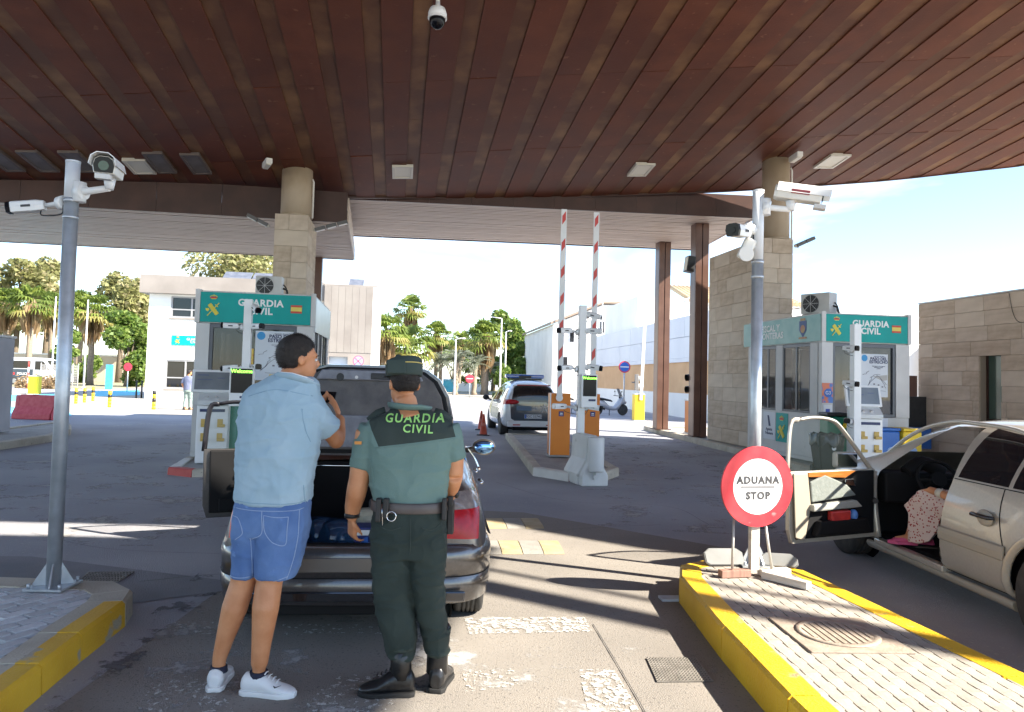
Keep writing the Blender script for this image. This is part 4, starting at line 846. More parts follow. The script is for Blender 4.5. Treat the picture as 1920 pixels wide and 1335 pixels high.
for ms in leafm.values():                     # leaves let some light through
    for m_ in ms:
        t = m_.node_tree; N = t.nodes; b = N['Principled BSDF']; src = b.inputs['Base Color'].links[0].from_socket; tl = N.new('ShaderNodeBsdfTranslucent'); mx_ = N.new('ShaderNodeMixShader'); mx_.inputs[0].default_value = .48
        t.links.new(src, tl.inputs['Color']); t.links.new(b.outputs[0], mx_.inputs[1]); t.links.new(tl.outputs[0], mx_.inputs[2]); t.links.new(mx_.outputs[0], N['Material Output'].inputs['Surface'])
def leaf(m, p, s, rr, mi, ar=.55):
    a = Vector((rr.gauss(0, 1), rr.gauss(0, 1), rr.gauss(0, .7))).normalized(); b = a.cross(Vector((rr.gauss(0, 1), rr.gauss(0, 1), rr.gauss(0, 1)))).normalized()
    m.add([p - a * s, p + b * s * ar, p + a * s, p - b * s * ar], [(0, 1, 2, 3)], mi)
def tree(label, px, Y, base_z, top_py, width_px, kind, seed, name='leafy_tree', n=2600, group=None, low=.35, ls=.30):
    rr = random.Random(seed); b = at(px, 700, Y); b.z = base_z; H = at(px, top_py, Y).z - base_z; w = width_px / F * Y / 2
    r = thing(name, label, 'tree', b, 0, group)
    m = MB(); m.tube([(0, 0, 0), (.1, .1, H * low), (0, .2, H * .7)], [H * .03, H * .022, H * .01], 8)
    lobes = []
    for k in range(11):
        t = rr.uniform(low, .93); a = rr.uniform(0, 2 * math.pi); prof = math.sin(min(1, (t - low) / (1 - low) * .9 + .15) * math.pi) ** .6
        c = Vector((math.cos(a) * w * .62 * prof, math.sin(a) * w * .62 * prof, H * t)); lobes.append((c, w * rr.uniform(.32, .52), H * rr.uniform(.08, .15)))
        m.tube([(0, .1, H * low * .9), tuple(c * .6 + Vector((0, 0, H * low * .4))), tuple(c)], [H * .012, H * .008, H * .003], 5)
    m.build('trunk', barkm, r)
    m = MB()
    for i in range(int(n * 1.9)):
        c, rx, rz = rr.choice(lobes); d = Vector((rr.gauss(0, 1), rr.gauss(0, 1), rr.gauss(0, 1))).normalized(); q = rr.uniform(.35, 1.08) ** .6
        leaf(m, c + Vector((d.x * rx * q, d.y * rx * q, d.z * rz * q)), ls * rr.uniform(.5, 1.2), rr, min(2, int(rr.random() * 2.4)))
    m.build('crown', leafm[kind], r, fix=False)
    return r
def fan_palm_meshes(seed, R=1.9, skirt=2.2, nf=46):
    rr = random.Random(seed); m = MB(); sk = MB()
    for i in range(nf):
        el = rr.uniform(-.5, 1.35); az = rr.uniform(0, 2 * math.pi); d = Vector((math.cos(az) * math.cos(el), math.sin(az) * math.cos(el), math.sin(el)))
        L1 = R * rr.uniform(.45, .62); c = d * L1 + Vector((0, 0, -.06 * L1)); side = d.cross(Vector((0, 0, 1)))
        side = side.normalized() if side.length > .1 else Vector((1, 0, 0)); up = side.cross(d).normalized(); mi = 2 if el < -.15 and rr.random() < .6 else int(rr.random() * 2)
        m.add([side * .03, -side * .03, c - side * .03, c + side * .03], [(0, 1, 2, 3)], 1)
        for k in range(9):
            a = (k - 4) * .32; e = (d * math.cos(a) + side * math.sin(a)).normalized(); n_ = e.cross(up).normalized(); l = R * rr.uniform(.42, .55)
            mid = c + e * l * .6 + up * .04; tip = c + e * l + Vector((0, 0, -.22 * R * rr.uniform(.5, 1.2)))
            m.add([c, mid + n_ * .085, tip, mid - n_ * .085], [(0, 1, 2, 3)], mi)
    for i in range(70):
        az = rr.uniform(0, 2 * math.pi); z = -rr.uniform(0, .35) * skirt; l = skirt * rr.uniform(.45, .9); w = rr.uniform(.06, .16); r0, r1 = .22, rr.uniform(.35, .95) * (.7 + .3 * rr.random())
        e = Vector((math.cos(az), math.sin(az), 0)); s = Vector((-math.sin(az), math.cos(az), 0))
        sk.add([e * r0 + Vector((0, 0, z + .3)) - s * w * .3, e * r0 + Vector((0, 0, z + .3)) + s * w * .3, e * r1 + Vector((0, 0, z - l * .5)) + s * w, e * (r1 * .6) + Vector((0, 0, z - l)), e * r1 + Vector((0, 0, z - l * .5)) - s * w], [(0, 1, 2, 3, 4)], int(rr.random() * 2))
    return m.mesh('crown', leafm['palm'], fix=False), sk.mesh('skirt', leafm['dead'], fix=False)
def feather_palm_mesh(seed, R=2.4, nf=34):
    rr = random.Random(seed); m = MB()
    for i in range(nf):
        el = rr.uniform(-.15, 1.3); az = rr.uniform(0, 2 * math.pi); h = Vector((math.cos(az), math.sin(az), 0)); pts = []
        for t in np.linspace(0, 1, 7): pts.append(h * (R * t * math.cos(el * .8)) + Vector((0, 0, R * (math.sin(el) * t - .55 * t * t))))
        s = Vector((-math.sin(az), math.cos(az), 0)); mi = int(rr.random() * 2)
        for k in range(1, 7):
            p = pts[k]; d = (pts[k] - pts[k - 1]).normalized()
            for q in (-1, 1):
                for f in (0, .5):
                    p_ = pts[k - 1].lerp(p, f + .3 * rr.random()); tip = p_ + (s * q * .8 + d * .6).normalized() * R * .26 * (1.1 - .1 * k) + Vector((0, 0, -.08)); m.add([p_ - d * .05, p_ + d * .06, tip], [(0, 1, 2)], mi)
        m.tube(pts, .025, 4, 1)
    return m.mesh('crown', leafm['silver'], fix=False)
FP = [fan_palm_meshes(s) for s in (1, 2, 3)]; FE = [feather_palm_mesh(s) for s in (5, 6)]
def palm(label, px, Y, top_py, kind='fan', base_z=0.0, sc_=1.0, seed=0, skirt=True, base_py=None):
    b = at(px, 700, Y); b.z = base_z; H = at(px, top_py, Y).z - base_z - 1.5 * sc_
    r = thing('palm_tree', label, 'palm tree', b, seed * 1.3, 'palm trees beyond the border post')
    m = MB(); rr = random.Random(seed + 40); k = 9; m.tube([(rr.uniform(-.06, .06), rr.uniform(-.06, .06), H * i / k) for i in range(k + 1)], [.30 * sc_] + [.22 * sc_ * (1 + .08 * (i % 2)) for i in range(k)], 9); m.build('trunk', palmtr, r)
    if kind == 'fan':
        c, s_ = FP[seed % 3]; link('crown', c, r, (0, 0, H), (0, 0, seed), (sc_,) * 3)
        if skirt: link('dead_frond_skirt', s_, r, (0, 0, H + .2), (0, 0, seed), (sc_, sc_, sc_ * 1.25))
    else: link('crown', FE[seed % 2], r, (0, 0, H), (0, 0, seed), (sc_,) * 3)
    return r
# left group
tree('tall pale eucalyptus at the far left edge behind the palms', 25, 100, 0, 492, 150, 'olive', 1, n=3200, ls=.42, low=.45); tree('tall pale eucalyptus beside the left camera pole', 82, 104, 0, 488, 90, 'olive', 2, n=2600, ls=.42, low=.45)
tree('loose olive coloured tree left of the white office building', 222, 90, 0, 512, 110, 'olive', 3, n=2600, ls=.38, low=.4); tree('tall olive tree whose top shows above the office roof', 440, 100, 0, 472, 230, 'olive', 4, n=3800, ls=.42, low=.5)
tree('dense dark green round tree against the white office building', 236, 70, 0, 580, 105, 'green', 5, n=4200, ls=.27, low=.12)
tree('dense green shrub tree under the left palms', 140, 82, 0, 620, 90, 'green', 8, n=2200, ls=.3, low=.08)
for i, (px, Y, ty, lab, s) in enumerate(((8, 78, 540, 'leftmost fan palm with a thick brown skirt', 1.2), (52, 76, 535, 'fan palm above the white police van', 1.3), (92, 80, 548, 'fan palm just left of the camera pole', 1.15), (168, 72, 552, 'fan palm with brown skirt left of the round green tree', 1.25), (148, 90, 545, 'fan palm standing farther back behind the thin mast', 1.2))):
    palm(lab, px, Y, ty, seed=i, sc_=s)
# middle group
for i, (px, Y, ty, lab, s) in enumerate(((766, 84, 553, 'tallest fan palm in the middle, above all others', 1.15), (722, 66, 590, 'bushy fan palm beside the stone corner of the office building', 1.15), (816, 78, 603, 'slender fan palm with brown skirt in the middle', 1.0), (862, 92, 620, 'small distant fan palm behind the street lamp', 1.0), (908, 76, 600, 'broad fan palm before the green trees on the right', 1.3))):
    palm(lab, px, Y, ty, seed=i + 5, sc_=s)
palm('low green fan palm without skirt behind the officer', 764, 70, 606, seed=11, sc_=1.5, skirt=False); palm('second low green fan palm beside it', 742, 74, 612, seed=13, sc_=1.4, skirt=False)
for i, (px, ty, lab) in enumerate(((855, 646, 'silvery feather palm behind the street lamp'), (890, 655, 'silvery feather palm right of the lamp'), (826, 652, 'silvery feather palm left of the lamp'), (912, 668, 'low silvery feather palm beside the police car'))):
    palm(lab, px, 72 + i * 2, ty, 'feather', seed=i, sc_=1.05)
tree('large green tree behind the broad palm', 925, 100, 0, 585, 100, 'green', 12, n=3000, ls=.36, low=.25); tree('green tree right of the tall lamp posts', 958, 96, 0, 600, 80, 'green', 13, n=2600, ls=.34, low=.1)
tree('low green tree above the police car roof', 990, 92, 0, 640, 70, 'green', 14, n=2200, ls=.32, low=.1); tree('bushy green tree behind the middle palms', 850, 110, 0, 640, 170, 'green', 15, n=3000, ls=.4, low=.1); tree('olive bush beside the office building corner', 720, 92, 0, 640, 90, 'green', 16, n=2400, ls=.36, low=.05)
tree('small green bush at the foot of the street lamps', 942, 66, 0, 684, 44, 'green', 17, 'bush', 900, ls=.22, low=.05)
# ================================================================ office building on the left
pO = at(273, 700, 42.5); ob = thing('office_building', 'two storey white office building with a stone roof band and teal sign', 'building', (pO.x, pO.y, 0), A0)
band = M('stone_band', (.22, .195, .175), (.28, .25, .225), .7, .8)
def wallpanel(x0, x1, z0, z1, holes, y0=0, y1=.3, mat=None, name='wall'):
    xs = sorted({x0, x1, *[v for h in holes for v in h[:2]]}); zs = sorted({z0, z1, *[v for h in holes for v in h[2:]]}); m = MB()
    for a, b in zip(xs, xs[1:]):
        for c, d in zip(zs, zs[1:]):
            if not any(h[0] <= (a + b) / 2 <= h[1] and h[2] <= (c + d) / 2 <= h[3] for h in holes): m.box(a, b, y0, y1, c, d)
    return m.build(name, mat or wallw, ob)
H1 = [(1.2, 4.6, 4.75, 6.0), (1.05, 4.3, .62, 2.3), (5.4, 8.2, 4.75, 6.0), (5.4, 8.2, .62, 2.3)]
wallpanel(0, 9.9, 0, 6.1, H1)
panel('side_wall', ob, 0, .3, .303, 10, 0, 6.1, wallw); panel('back_wall', ob, .303, 13.0, 9.7, 10, 0, 6.9, wallw)
wallpanel(9.9, 12.75, 0, 6.95, [(10.3, 11.4, 0, 2.75)], -.6, .25, band, 'stone_wall'); panel('stone_side_wall', ob, 12.753, 13.0, -.6, 9.69, 0, 6.95, wallw); panel('garage_door', ob, 10.3, 11.4, -.3, -.25, 0, 2.75, M('pale_door', (.6, .66, .72), rough=.5))  # stone side wall coloured white for the sunlight falling on it
for k in range(7): panel('stone', ob, 9.93 + k * .405, 9.93 + k * .405 + .395, -.625, -.603, 3.0 + .0, 6.93, M('clad_%d' % k, (.21 + .015 * (k % 3), .185 + .014 * (k % 3), .165 + .013 * (k % 3)), (.26, .235, .21), .9, .8))
panel('roof_band', ob, -.4, 9.88, -.5, 10, 6.103, 7.15, band); panel('roof', ob, 9.9, 13.0, -.6, 10, 6.953, 7.05, band)
alu = M('grey_window_frame', (.30, .30, .31), rough=.5)
for x0, x1, z0, z1 in H1:
    m = MB(); f = .09
    m.box(x0, x1, .04, .2, z0, z0 + f); m.box(x0, x1, .04, .2, z1 - f, z1); n = 3
    for k in range(n + 1):
        xx = x0 + (x1 - x0 - f) * k / n; m.box(xx, xx + f, .041, .199, z0 + f, z1 - f)
    m.box(x0 + f, x1 - f, .05, .18, z0 + (z1 - z0) * .36, z0 + (z1 - z0) * .36 + .07)
    wf = m.build('window_frame', alu, ob); panel('pane', wf, x0 + f, x1 - f, .1, .115, z0 + f, z1 - f, dglass); panel('sill', wf, x0 - .05, x1 + .05, -.08, .05, z0 - .09, z0 - .004, band)
s_ = panel('office_sign', ob, 1.35, 3.9, -.06, -.004, 3.15, 3.72, teal); emblem(s_, (1.68, -.07, 3.43), .44); text('GUARDIA\nCIVIL', .20, s_, (2.6, -.064, 3.43), whtxt, line=.8); panel('sign_logo', s_, 3.35, 3.8, -.07, -.062, 3.22, 3.62, M('logo_dark', (.05, .06, .12)))
for k, (x, l) in enumerate(((3.8, 1.6), (5.5, 1.6), (7.2, 1.0), (11.2, .9))):
    m = MB(); T = Matrix.Translation((x, 1.2, 7.5 if x < 10 else 7.4)) @ Matrix.Rotation(rad(30), 4, 'X'); m.cb((l / 2, 0, 0), (l, 1.1, .05), T=T); m.tube([T @ Vector((.1, .4, -.02)), (x + .1, 1.6, 7.05)], .03, 5); m.tube([T @ Vector((l - .1, .4, -.02)), (x + l - .1, 1.6, 7.05)], .03, 5); m.build('solar_panel', M('solar_blue', (.09, .10, .13), (.14, .15, .18), 3, .25), ob)
p = at(352, 766, 32); p.z = .01
# street poles and lamps
thinw = M('pale_pole', (.66, .67, .68), rough=.45)
def mast(label, px, Y, top, base=0, arm=None, name='lamp_post', r0=.07, grp='thin pale poles and lamp posts'):
    b = at(px, 700, Y); h = at(px, top, Y).z; r = thing(name, label, 'lamp post' if name == 'lamp_post' else 'mast', (b.x, b.y, base), 0, grp)
    m = MB(); m.tube([(0, 0, 0), (0, 0, h - base)], [r0 * 1.2, r0 * .7], 8); m.build('pole', thinw, r)
    m = MB(); m.lathe([(r0 * 2, 0), (r0 * 2, .12), (r0 * 1.3, .14)], 10); m.build('base', thinw, r)
    if arm:
        m = MB(); m.tube([(0, 0, h - base), (arm * .7, 0, h - base + .1)], .035, 6); m.build('arm', thinw, r); m = MB(); m.ell((arm, 0, h - base + .08), (abs(arm) * .34, .16, .07), 12, 6); m.build('lamp_head', greyp, r)
    return r
mast('thin pale mast right of the left camera pole', 158, 60, 562, name='flag_mast'); mast('thin pale mast left of the left camera pole', 97, 62, 556, name='flag_mast'); mast('pale lamp post before the feather palms', 853, 58, 636, arm=.6); mast('tall lamp post with a single arm beside the broad palm', 938, 62, 597, arm=-1.2); mast('shorter lamp post right of the tall one', 947, 66, 622, arm=.4); mast('very tall thin mast behind the right barrier arm', 1127, 70, 462, name='flag_mast', r0=.06); mast('pale post left of the police car behind the dumpster', 830, 60, 690, name='flag_mast', r0=.05)
m = MB(); p = at(1060, 526, 75); o = thing('lamp_post', 'distant lamp post whose crossarm shows between the raised barrier arms', 'lamp post', (p.x + .6, p.y, 0), 0, 'thin pale poles and lamp posts'); hh = p.z; m.tube([(0, 0, 0), (0, 0, hh)], [.1, .06], 7); m.build('pole', thinw, o); m = MB(); m.tube([(-1.2, 0, hh), (1.2, 0, hh)], .05, 6); m.tube([(1.2, 0, hh), (1.2, 0, hh + .5)], .05, 6); m.build('arm', thinw, o)
# ================================================================ long wall and houses on the right
qx, qy = 8.55, 36.0
lw = thing('long_wall', 'long boundary wall in white panels over orange and white bands on the right', 'wall', (qx + .6, qy - 4.2, 0), rad(7.0))
lw_or = M('orange_render', (.55, .33, .17), (.62, .39, .21), .8, .8); lw_w = M('white_wall_panel', (.62, .63, .66), (.69, .70, .72), .5, .6)
panel('base_band', lw, 0, .5, 0, 24, 0, 1.2, wallw); panel('orange_band', lw, .03, .47, 0, 24, 1.203, 2.75, lw_or); panel('ledge', lw, -.06, .5, 0, 24, 2.753, 2.95, lw_w)
for j in range(10):
    for k in range(2):
        y0 = j * 2.4; z0 = 2.955 + k * 1.05; panel('wall_panel', lw, .0 + rng.uniform(0, .012), .46, y0 + .012, y0 + 2.388, z0 + .01, z0 + 1.04, lw_w)
panel('end_return', lw, .5, 14, 0, .3, 0, 5.05, wallw)
tilem = M('terracotta_tile', (.48, .33, .18), (.58, .43, .26), 6, .8, bump=.3)
hb = thing('white_house', 'white house with a tiled roof and two small windows above the long wall', 'house', (8.2, 47, 0), rad(8)); panel('wall', hb, -.2, 9.5, 0, 8, 0, 7.2, wallw)
m = MB()
for k in range(26): m.tube([(3.2 + k * .3, -.5, 7.05), (3.2 + k * .3, 3.5, 8.4)], .16, 6)
m.build('roof', tilem, hb); panel('roof_deck', hb, 3.0, 10.8, -.4, 3.5, 6.9, 7.203, wallw)
for x in (1.0, 5.2): f = panel('window', hb, x, x + .9, -.06, .05, 5.2, 6.8, M('deep_window', (.30, .25, .17), (.36, .3, .2), 3)); panel('pane', f, x + .3, x + .8, -.075, -.062, 5.3, 6.7, dglass)
h2 = thing('white_warehouse', 'long white building with a pitched roof line at the far right of the street', 'building', (4.0, 72, 0), rad(7)); m = MB(); m.prism([(0, 0), (26, 0), (26, 9.6), (5.0, 9.3), (0, 7.2)], 'y', 0, 20); m.build('wall', wallw, h2); m = MB(); m.prism([(-.3, 7.15), (5, 9.4), (26, 9.75), (26, 9.95), (5, 9.62), (-.3, 7.4)], 'y', -.3, 20); m.build('roof', M('roof_brown', (.3, .22, .17)), h2)
for x, z in ((.6, 5.2), (1.6, 5.4), (2.8, 5.6), (3.8, 6.4), (1.0, 2.8), (2.6, 3.0), (4.6, 6.4)): f = panel('window', h2, x, x + .55, -.07, .04, z, z + 1.3, M('shutter', (.45, .46, .5))); panel('pane', f, x + .08, x + .47, -.09, -.072, z + .1, z + 1.2, dglass)
oh = thing('orange_building', 'orange rendered building showing in the gap beside the right booth', 'building', (18.5, 32, 0), A0); panel('wall', oh, 0, 8, 0, 6, 0, 3.4, M('amber_render', (.62, .40, .12), (.68, .46, .16), 1)); panel('coping', oh, -.1, 8.1, -.1, 6.1, 3.403, 3.6, tilem)
# signs, signals, bins
def disc_sign(label, px, py, Y, r0, base, face, ring, top=None, cross=True):
    p = at(px, py, Y); r = thing('parking_sign', label, 'road sign', (p.x, p.y, base), 0, 'round red and blue parking signs')
    m = MB(); m.tube([(0, .03, 0), (0, .03, p.z - base + r0)], .04, 8); m.build('post', galv, r); z = p.z - base
    m = MB(); m.cyl((0, 0, z), (0, -.02, z), r0, n=28); d = m.build('rim', ring, r); m = MB(); m.cyl((0, -.021, z), (0, -.026, z), r0 * .80, n=28); m.build('face', face, d)
    m = MB()
    for a in ((45, -45) if cross else (0,)): m.cb((0, -.03, 0), (r0 * 1.5, .008, r0 * .16), T=Matrix.Translation((0, 0, z)) @ Matrix.Rotation(rad(a), 4, 'Y'))
    m.build('bar', ring if cross else whtxt, d)
signblue = M('sign_blue', (.03, .13, .50)); signrd = M('signal_red', (.60, .05, .08))
disc_sign('round blue and red sign on a tall pole before the long orange wall', 1171, 688, 37.5, .30, 0, signblue, signrd, cross=False); disc_sign('pale round no stopping sign in front of the stone office corner', 672, 677, 38, .29, 0, M('sign_pale_blue', (.35, .42, .68)), M('sign_pale_red', (.62, .16, .22)))
disc_sign('small red disc sign by the fence left of the office', 240, 688, 56, .32, 0, signrd, signrd); disc_sign('small red and white no entry sign by the low white wall', 881, 710, 62, .36, 0, signrd, signrd, cross=False)
def signal(label, px, py, Y, base, fac, mat, hood, post=True):
    p = at(px, py, Y); r = thing('traffic_light', label, 'traffic light', (p.x, p.y, p.z), rad(fac), 'small traffic lights on the exit lane')
    m = MB(); m.box(-.13, .13, 0, .16, -.36, .36); m.build('housing', mat, r, bev=.015)
    for z in (.18, -.17):
        m = MB(); m.cyl((0, -.004, z), (0, .0, z), .095, n=16); l = m.build('signal_lens', M('dark_lens', (.05, .02, .02), rough=.2), r); m = MB(); m.tube([(0, 0, z), (0, -.22, z - .015)], [.11, .10], 14, caps=False); m.build('hood', hood, l)
    m = MB(); m.tube([(0, .17, .0), (0, .3, 0)], .03, 6); m.build('bracket', mat, r)
    return r
signal('traffic light with pale hoods on the white barrier post', 1197, 717, 33, 0, 85, M('signal_grey', (.22, .21, .2)), M('hood_pale', (.5, .49, .46))); signal('black traffic light on the steel column beside the stone pier', 1299, 719, 21.9, 0, -80, black, black)
def gatebox(label, px, Y, base, w, h, mat, armw=None):
    p = at(px, 760, Y); r = thing('barrier_gate', label, 'barrier', (p.x, p.y, base), A0, 'smaller barrier cabinets of the other lanes'); m = MB(); m.box(-w / 2, w / 2, -.2, .2, .03, h); m.build('cabinet', mat, r, bev=.01); m = MB(); m.box(-w / 2 - .03, w / 2 + .03, -.22, .22, 0, .028); m.build('plinth', greyp, r); m = MB(); m.box(-w / 2 - .01, w / 2 + .01, -.21, .21, h + .001, h + .04); m.build('cap', greyp, r)
    if armw: T = Matrix.Rotation(rad(armw[1]), 4, 'Y'); m = MB(); m.box(-.06, .06, -.26, -.22, h * .8, h + armw[0], T=T); m.build('barrier_arm', white, r)
    return r
gatebox('yellow barrier cabinet with a raised white arm on the sunlit exit', 1197, 32.6, 0, .45, 1.15, yellow, (3.6, 2)); gatebox('orange barrier cabinet beside the black traffic light', 1296, 23.0, .15, .26, 1.0, orange); gatebox('yellow barrier cabinet in front of the white police van', 63, 45, 0, .6, 1.1, yellow)
m = MB(); p = at(53, 700, 44.8); o = thing('striped_post', 'thin red and white striped post beside the left yellow cabinet', 'post', (p.x, p.y, 0))
for k in range(6): m = MB(); m.cyl((0, 0, k * .33), (0, 0, k * .33 + .328), .045, n=8); m.build('band', redk if k % 2 else white, o)
for i, (px, py) in enumerate(((142, 757), (158, 755), (174, 752), (205, 764))):
    p = gp(px, py); r = thing('bollard', 'yellow and black bollard, %s in the row left of the office building' % ('leftmost', 'second from the left', 'third from the left', 'rightmost')[i], 'bollard', (p.x, p.y, 0), 0, 'yellow and black bollards in a row')
    for k in range(5): m = MB(); m.cyl((0, 0, k * .14), (0, 0, k * .14 + .138), .075, n=12); m.build('band', black if k in (2, 4) and False or k == 3 else yellow, r)
    m = MB(); m.ell((0, 0, .70), (.075, .075, .035), 12, 6); m.build('cap', yellow, r)
p = gp(288, 768); r = thing('bollard', 'single yellow and black bollard in front of the white office wall', 'bollard', (p.x, p.y, 0))
for k in range(5): m = MB(); m.cyl((0, 0, k * .16), (0, 0, k * .16 + .158), .075, n=12); m.build('band', black if k in (2, 4) else yellow, r)
for px, lab in ((255, 'thin black post, left of a pair at the office corner'), (265, 'thin black post touching the office corner')):
    p = gp(px, 747); r = thing('black_post', lab, 'post', (p.x, p.y, 0), 0, 'thin black posts at the office corner'); m = MB(); m.cyl((0, 0, 0), (0, 0, 1.0), .05, n=10); m.build('shaft', black, r); m = MB(); m.ell((0, 0, 1.0), (.06, .06, .05), 10, 6); m.build('cap', black, r)
# fence, blue panels, dumpster, low wall
fp0, fp1 = gp(128, 727), gp(268, 727); fn = thing('mesh_fence', 'grey mesh fence with thin posts left of the office building', 'fence', (fp0.x, 58, 0)); wth = fp1.x - fp0.x
for k in range(8): m = MB(); m.cyl((wth * k / 7, 0, 0), (wth * k / 7, 0, 2.0), .03, n=6); m.build('post', greyp, fn)
m = MB()
for k in range(60): m.tube([(wth * k / 60, 0, .1), (wth * k / 60, 0, 1.9)], .006, 3)
for k in range(9): m.tube([(0, 0, .2 + k * .2), (wth, 0, .2 + k * .2)], .008, 3)
o = m.build('mesh', greyp, fn); o['kind'] = 'stuff'
p = at(204, 700, 57.5); r = thing('notice_board', 'upright blue board standing at the mesh fence', 'board', (p.x, p.y, 0)); panel('board', r, -.25, .3, 0, .1, 0, 2.0, lblue); panel('foot', r, -.3, .35, -.15, .25, 0.0, .05, greyp)
m = MB(); rr = random.Random(2)
for i in range(2600): leaf(m, Vector((fp0.x + rr.uniform(-1, wth * .75), 57 + rr.uniform(-.5, .8), abs(rr.gauss(0, .35)))), .16, rr, int(rr.random() * 2))
o = m.build('dry_grass', leafm['dead'], fix=False); tag(o, 'dry straw coloured grass along the foot of the mesh fence', 'grass', kind='stuff')
p = gp(843, 738); r = thing('dumpster', 'light blue dumpster between the palms and the grey car', 'dumpster', (p.x, p.y, 0)); panel('body', r, -.8, .8, 0, 1.0, .15, 1.35, lblue, .04); panel('lid', r, -.83, .83, -.03, 1.03, 1.36, 1.5, lblue, .03)
for x in (-.6, .6): m = MB(); m.cyl((x, -.02, .09), (x, .06, .09), .085, n=12); m.build('wheel', black, r)
p = gp(880, 735); r = thing('low_wall', 'low white garden wall under the feather palms', 'wall', (p.x, p.y + 2, 0)); panel('wall', r, -2.2, 2.0, 0, .25, 0, .95, wallw); panel('coping', r, -2.25, 2.05, -.04, .29, .953, 1.02, whk)
sheet('verge', [P2(gp(690, 736)), P2(gp(1000, 736)), (14, 110), (-40, 110)], .02, M('dry_verge', (.24, .22, .12), (.34, .31, .20), .5, .9, detail=9), 'dry green verge under the palms')
sheet('verge', [(-75, 60), (-33, 60), (-45, 120), (-110, 120)], .015, bpy.data.materials['dry_verge'])
r = thing('garden_wall', 'long pale wall behind the left palms', 'wall', (-75, 92, 0)); panel('wall', r, 0, 60, 0, .4, 0, 3.2, M('ochre_wall', (.45, .38, .29), (.52, .45, .35), .5)); panel('coping', r, 0, 60, -.1, .5, 3.203, 3.4, whk)
tb = thing('distant_hill', None, None); COL.objects.unlink(tb); bpy.data.objects.remove(tb)
# bins and containers at the right booth
p = at(1550, 850, 13.4); r = thing('waste_bin', 'black wheeled bin with a plastic bag liner before the right booth', 'bin', (p.x, p.y, .15)); m = MB(); m.loft([[(-.17, -.17, .06), (.17, -.17, .06), (.17, .17, .06), (-.17, .17, .06)], [(-.24, -.24, .68), (.24, -.24, .68), (.24, .24, .68), (-.24, .24, .68)]], sm=False); m.build('body', black, r, bev=.02)
m = MB()
ring = [(.25 * math.cos(a) * (1.05 + .08 * math.sin(7 * a)), .25 * math.sin(a) * (1.05 + .08 * math.cos(5 * a))) for a in np.linspace(0, 2 * math.pi, 28, endpoint=False)]
m.loft([[(x, y, .70 + .02 * math.sin(i * 2.1)) for i, (x, y) in enumerate(ring)], [(x * 1.08, y * 1.08, .66 + .02 * math.sin(i)) for i, (x, y) in enumerate(ring)], [(x * 1.06, y * 1.06, .50 + .05 * math.sin(i * 1.7)) for i, (x, y) in enumerate(ring)]], caps=False); m.build('bag_liner', M('bin_bag', (.03, .03, .035), rough=.25), r)
m = MB(); m.cyl((-.2, .2, .06), (.2, .2, .06), .06, n=12); m.build('wheels', rubber, r); m = MB(); m.cyl((.03, -.23, .45), (.03, -.236, .45), .04, n=14); m.build('sticker', whtxt, r)
p = at(1574, 850, 14.1); r = thing('recycling_bin', 'dark green recycling bin with a yellow mark behind the black bin', 'bin', (p.x, p.y, .15)); panel('body', r, -.22, .22, -.0, .4, .05, .98, M('dark_green', (.0, .16, .09), rough=.45), .03); panel('lid', r, -.24, .24, -.02, .42, .985, 1.05, black, .02); m = MB(); m.prism([(.02, .72), (.18, .80), (.10, .92)], 'y', -.012, -.002); m.build('mark', yellow, r)
for px, mt, lab in ((1671, blue, 'blue plastic recycling container beside the right kiosk'), (1712, yellow, 'yellow recycling container at the corner of the stone building')):
    p = at(px, 800, 14.6); r = thing('recycling_container', lab, 'container', (p.x, p.y, .15), A0, 'coloured recycling containers'); panel('body', r, -.21, .20, 0, .6, .0, .70, mt, .03); panel('lid', r, -.22, .21, -.02, .62, .705, .76, mt, .015)
    m = MB(); m.cyl((0, -.012, .3), (0, -.002, .3), .09, n=16); m.build('recycling_mark', M('mark_pale', (.3, .45, .75)), r)
p = at(1712, 730, 19.5); r = thing('shelf_rack', 'dark shelves in the gap between the booth and stone building', 'rack', (p.x, p.y, .15)); panel('frame', r, -.25, .35, 0, .3, 0, 1.35, black); panel('upper_box', r, -.2, .12, .02, .28, 1.352, 1.9, M('brown_box', (.14, .07, .05))); panel('blue_crate', r, -.24, .34, -.25, -.005, 0, .55, blue)
# floodlights
def flood(label, loc, rz, tilt, n=3):
    r = thing('floodlight', label, 'floodlight', loc, rz, 'slim floodlights on the piers and columns')
    T = Matrix.Rotation(tilt, 4, 'Y')
    for k in range(n):
        m = MB(); m.cb((.16 + k * .27, 0, 0), (.25, .16, .08), T=T); l = m.build('lamp_module', M('flood_dark', (.12, .115, .11), rough=.5), r, bev=.008); m = MB(); m.cb((.16 + k * .27, 0, -.044), (.2, .12, .008), T=T); m.build('lamp_glass', M('flood_glass', (.55, .53, .5), rough=.3), l)
    m = MB(); m.tube([(0, 0, .02), (.1, 0, 0)], .04, 8); m.build('bracket', cream, r)
p = at(588, 432, 17.4); flood('floodlight on the right face of the left stone pier', p, A0, rad(-18)); p = at(505, 424, 17.2); flood('floodlight on the left face of the left stone pier', p, A0 + rad(180), rad(-25), 2)
p = at(1490, 462, 18.0); flood('floodlight on the right face of the right stone pier', p, A0, rad(-25), 2); p = at(1428, 460, 17.9); flood('floodlight on the left face of the right stone pier', p, A0 + rad(180), rad(-38), 2)
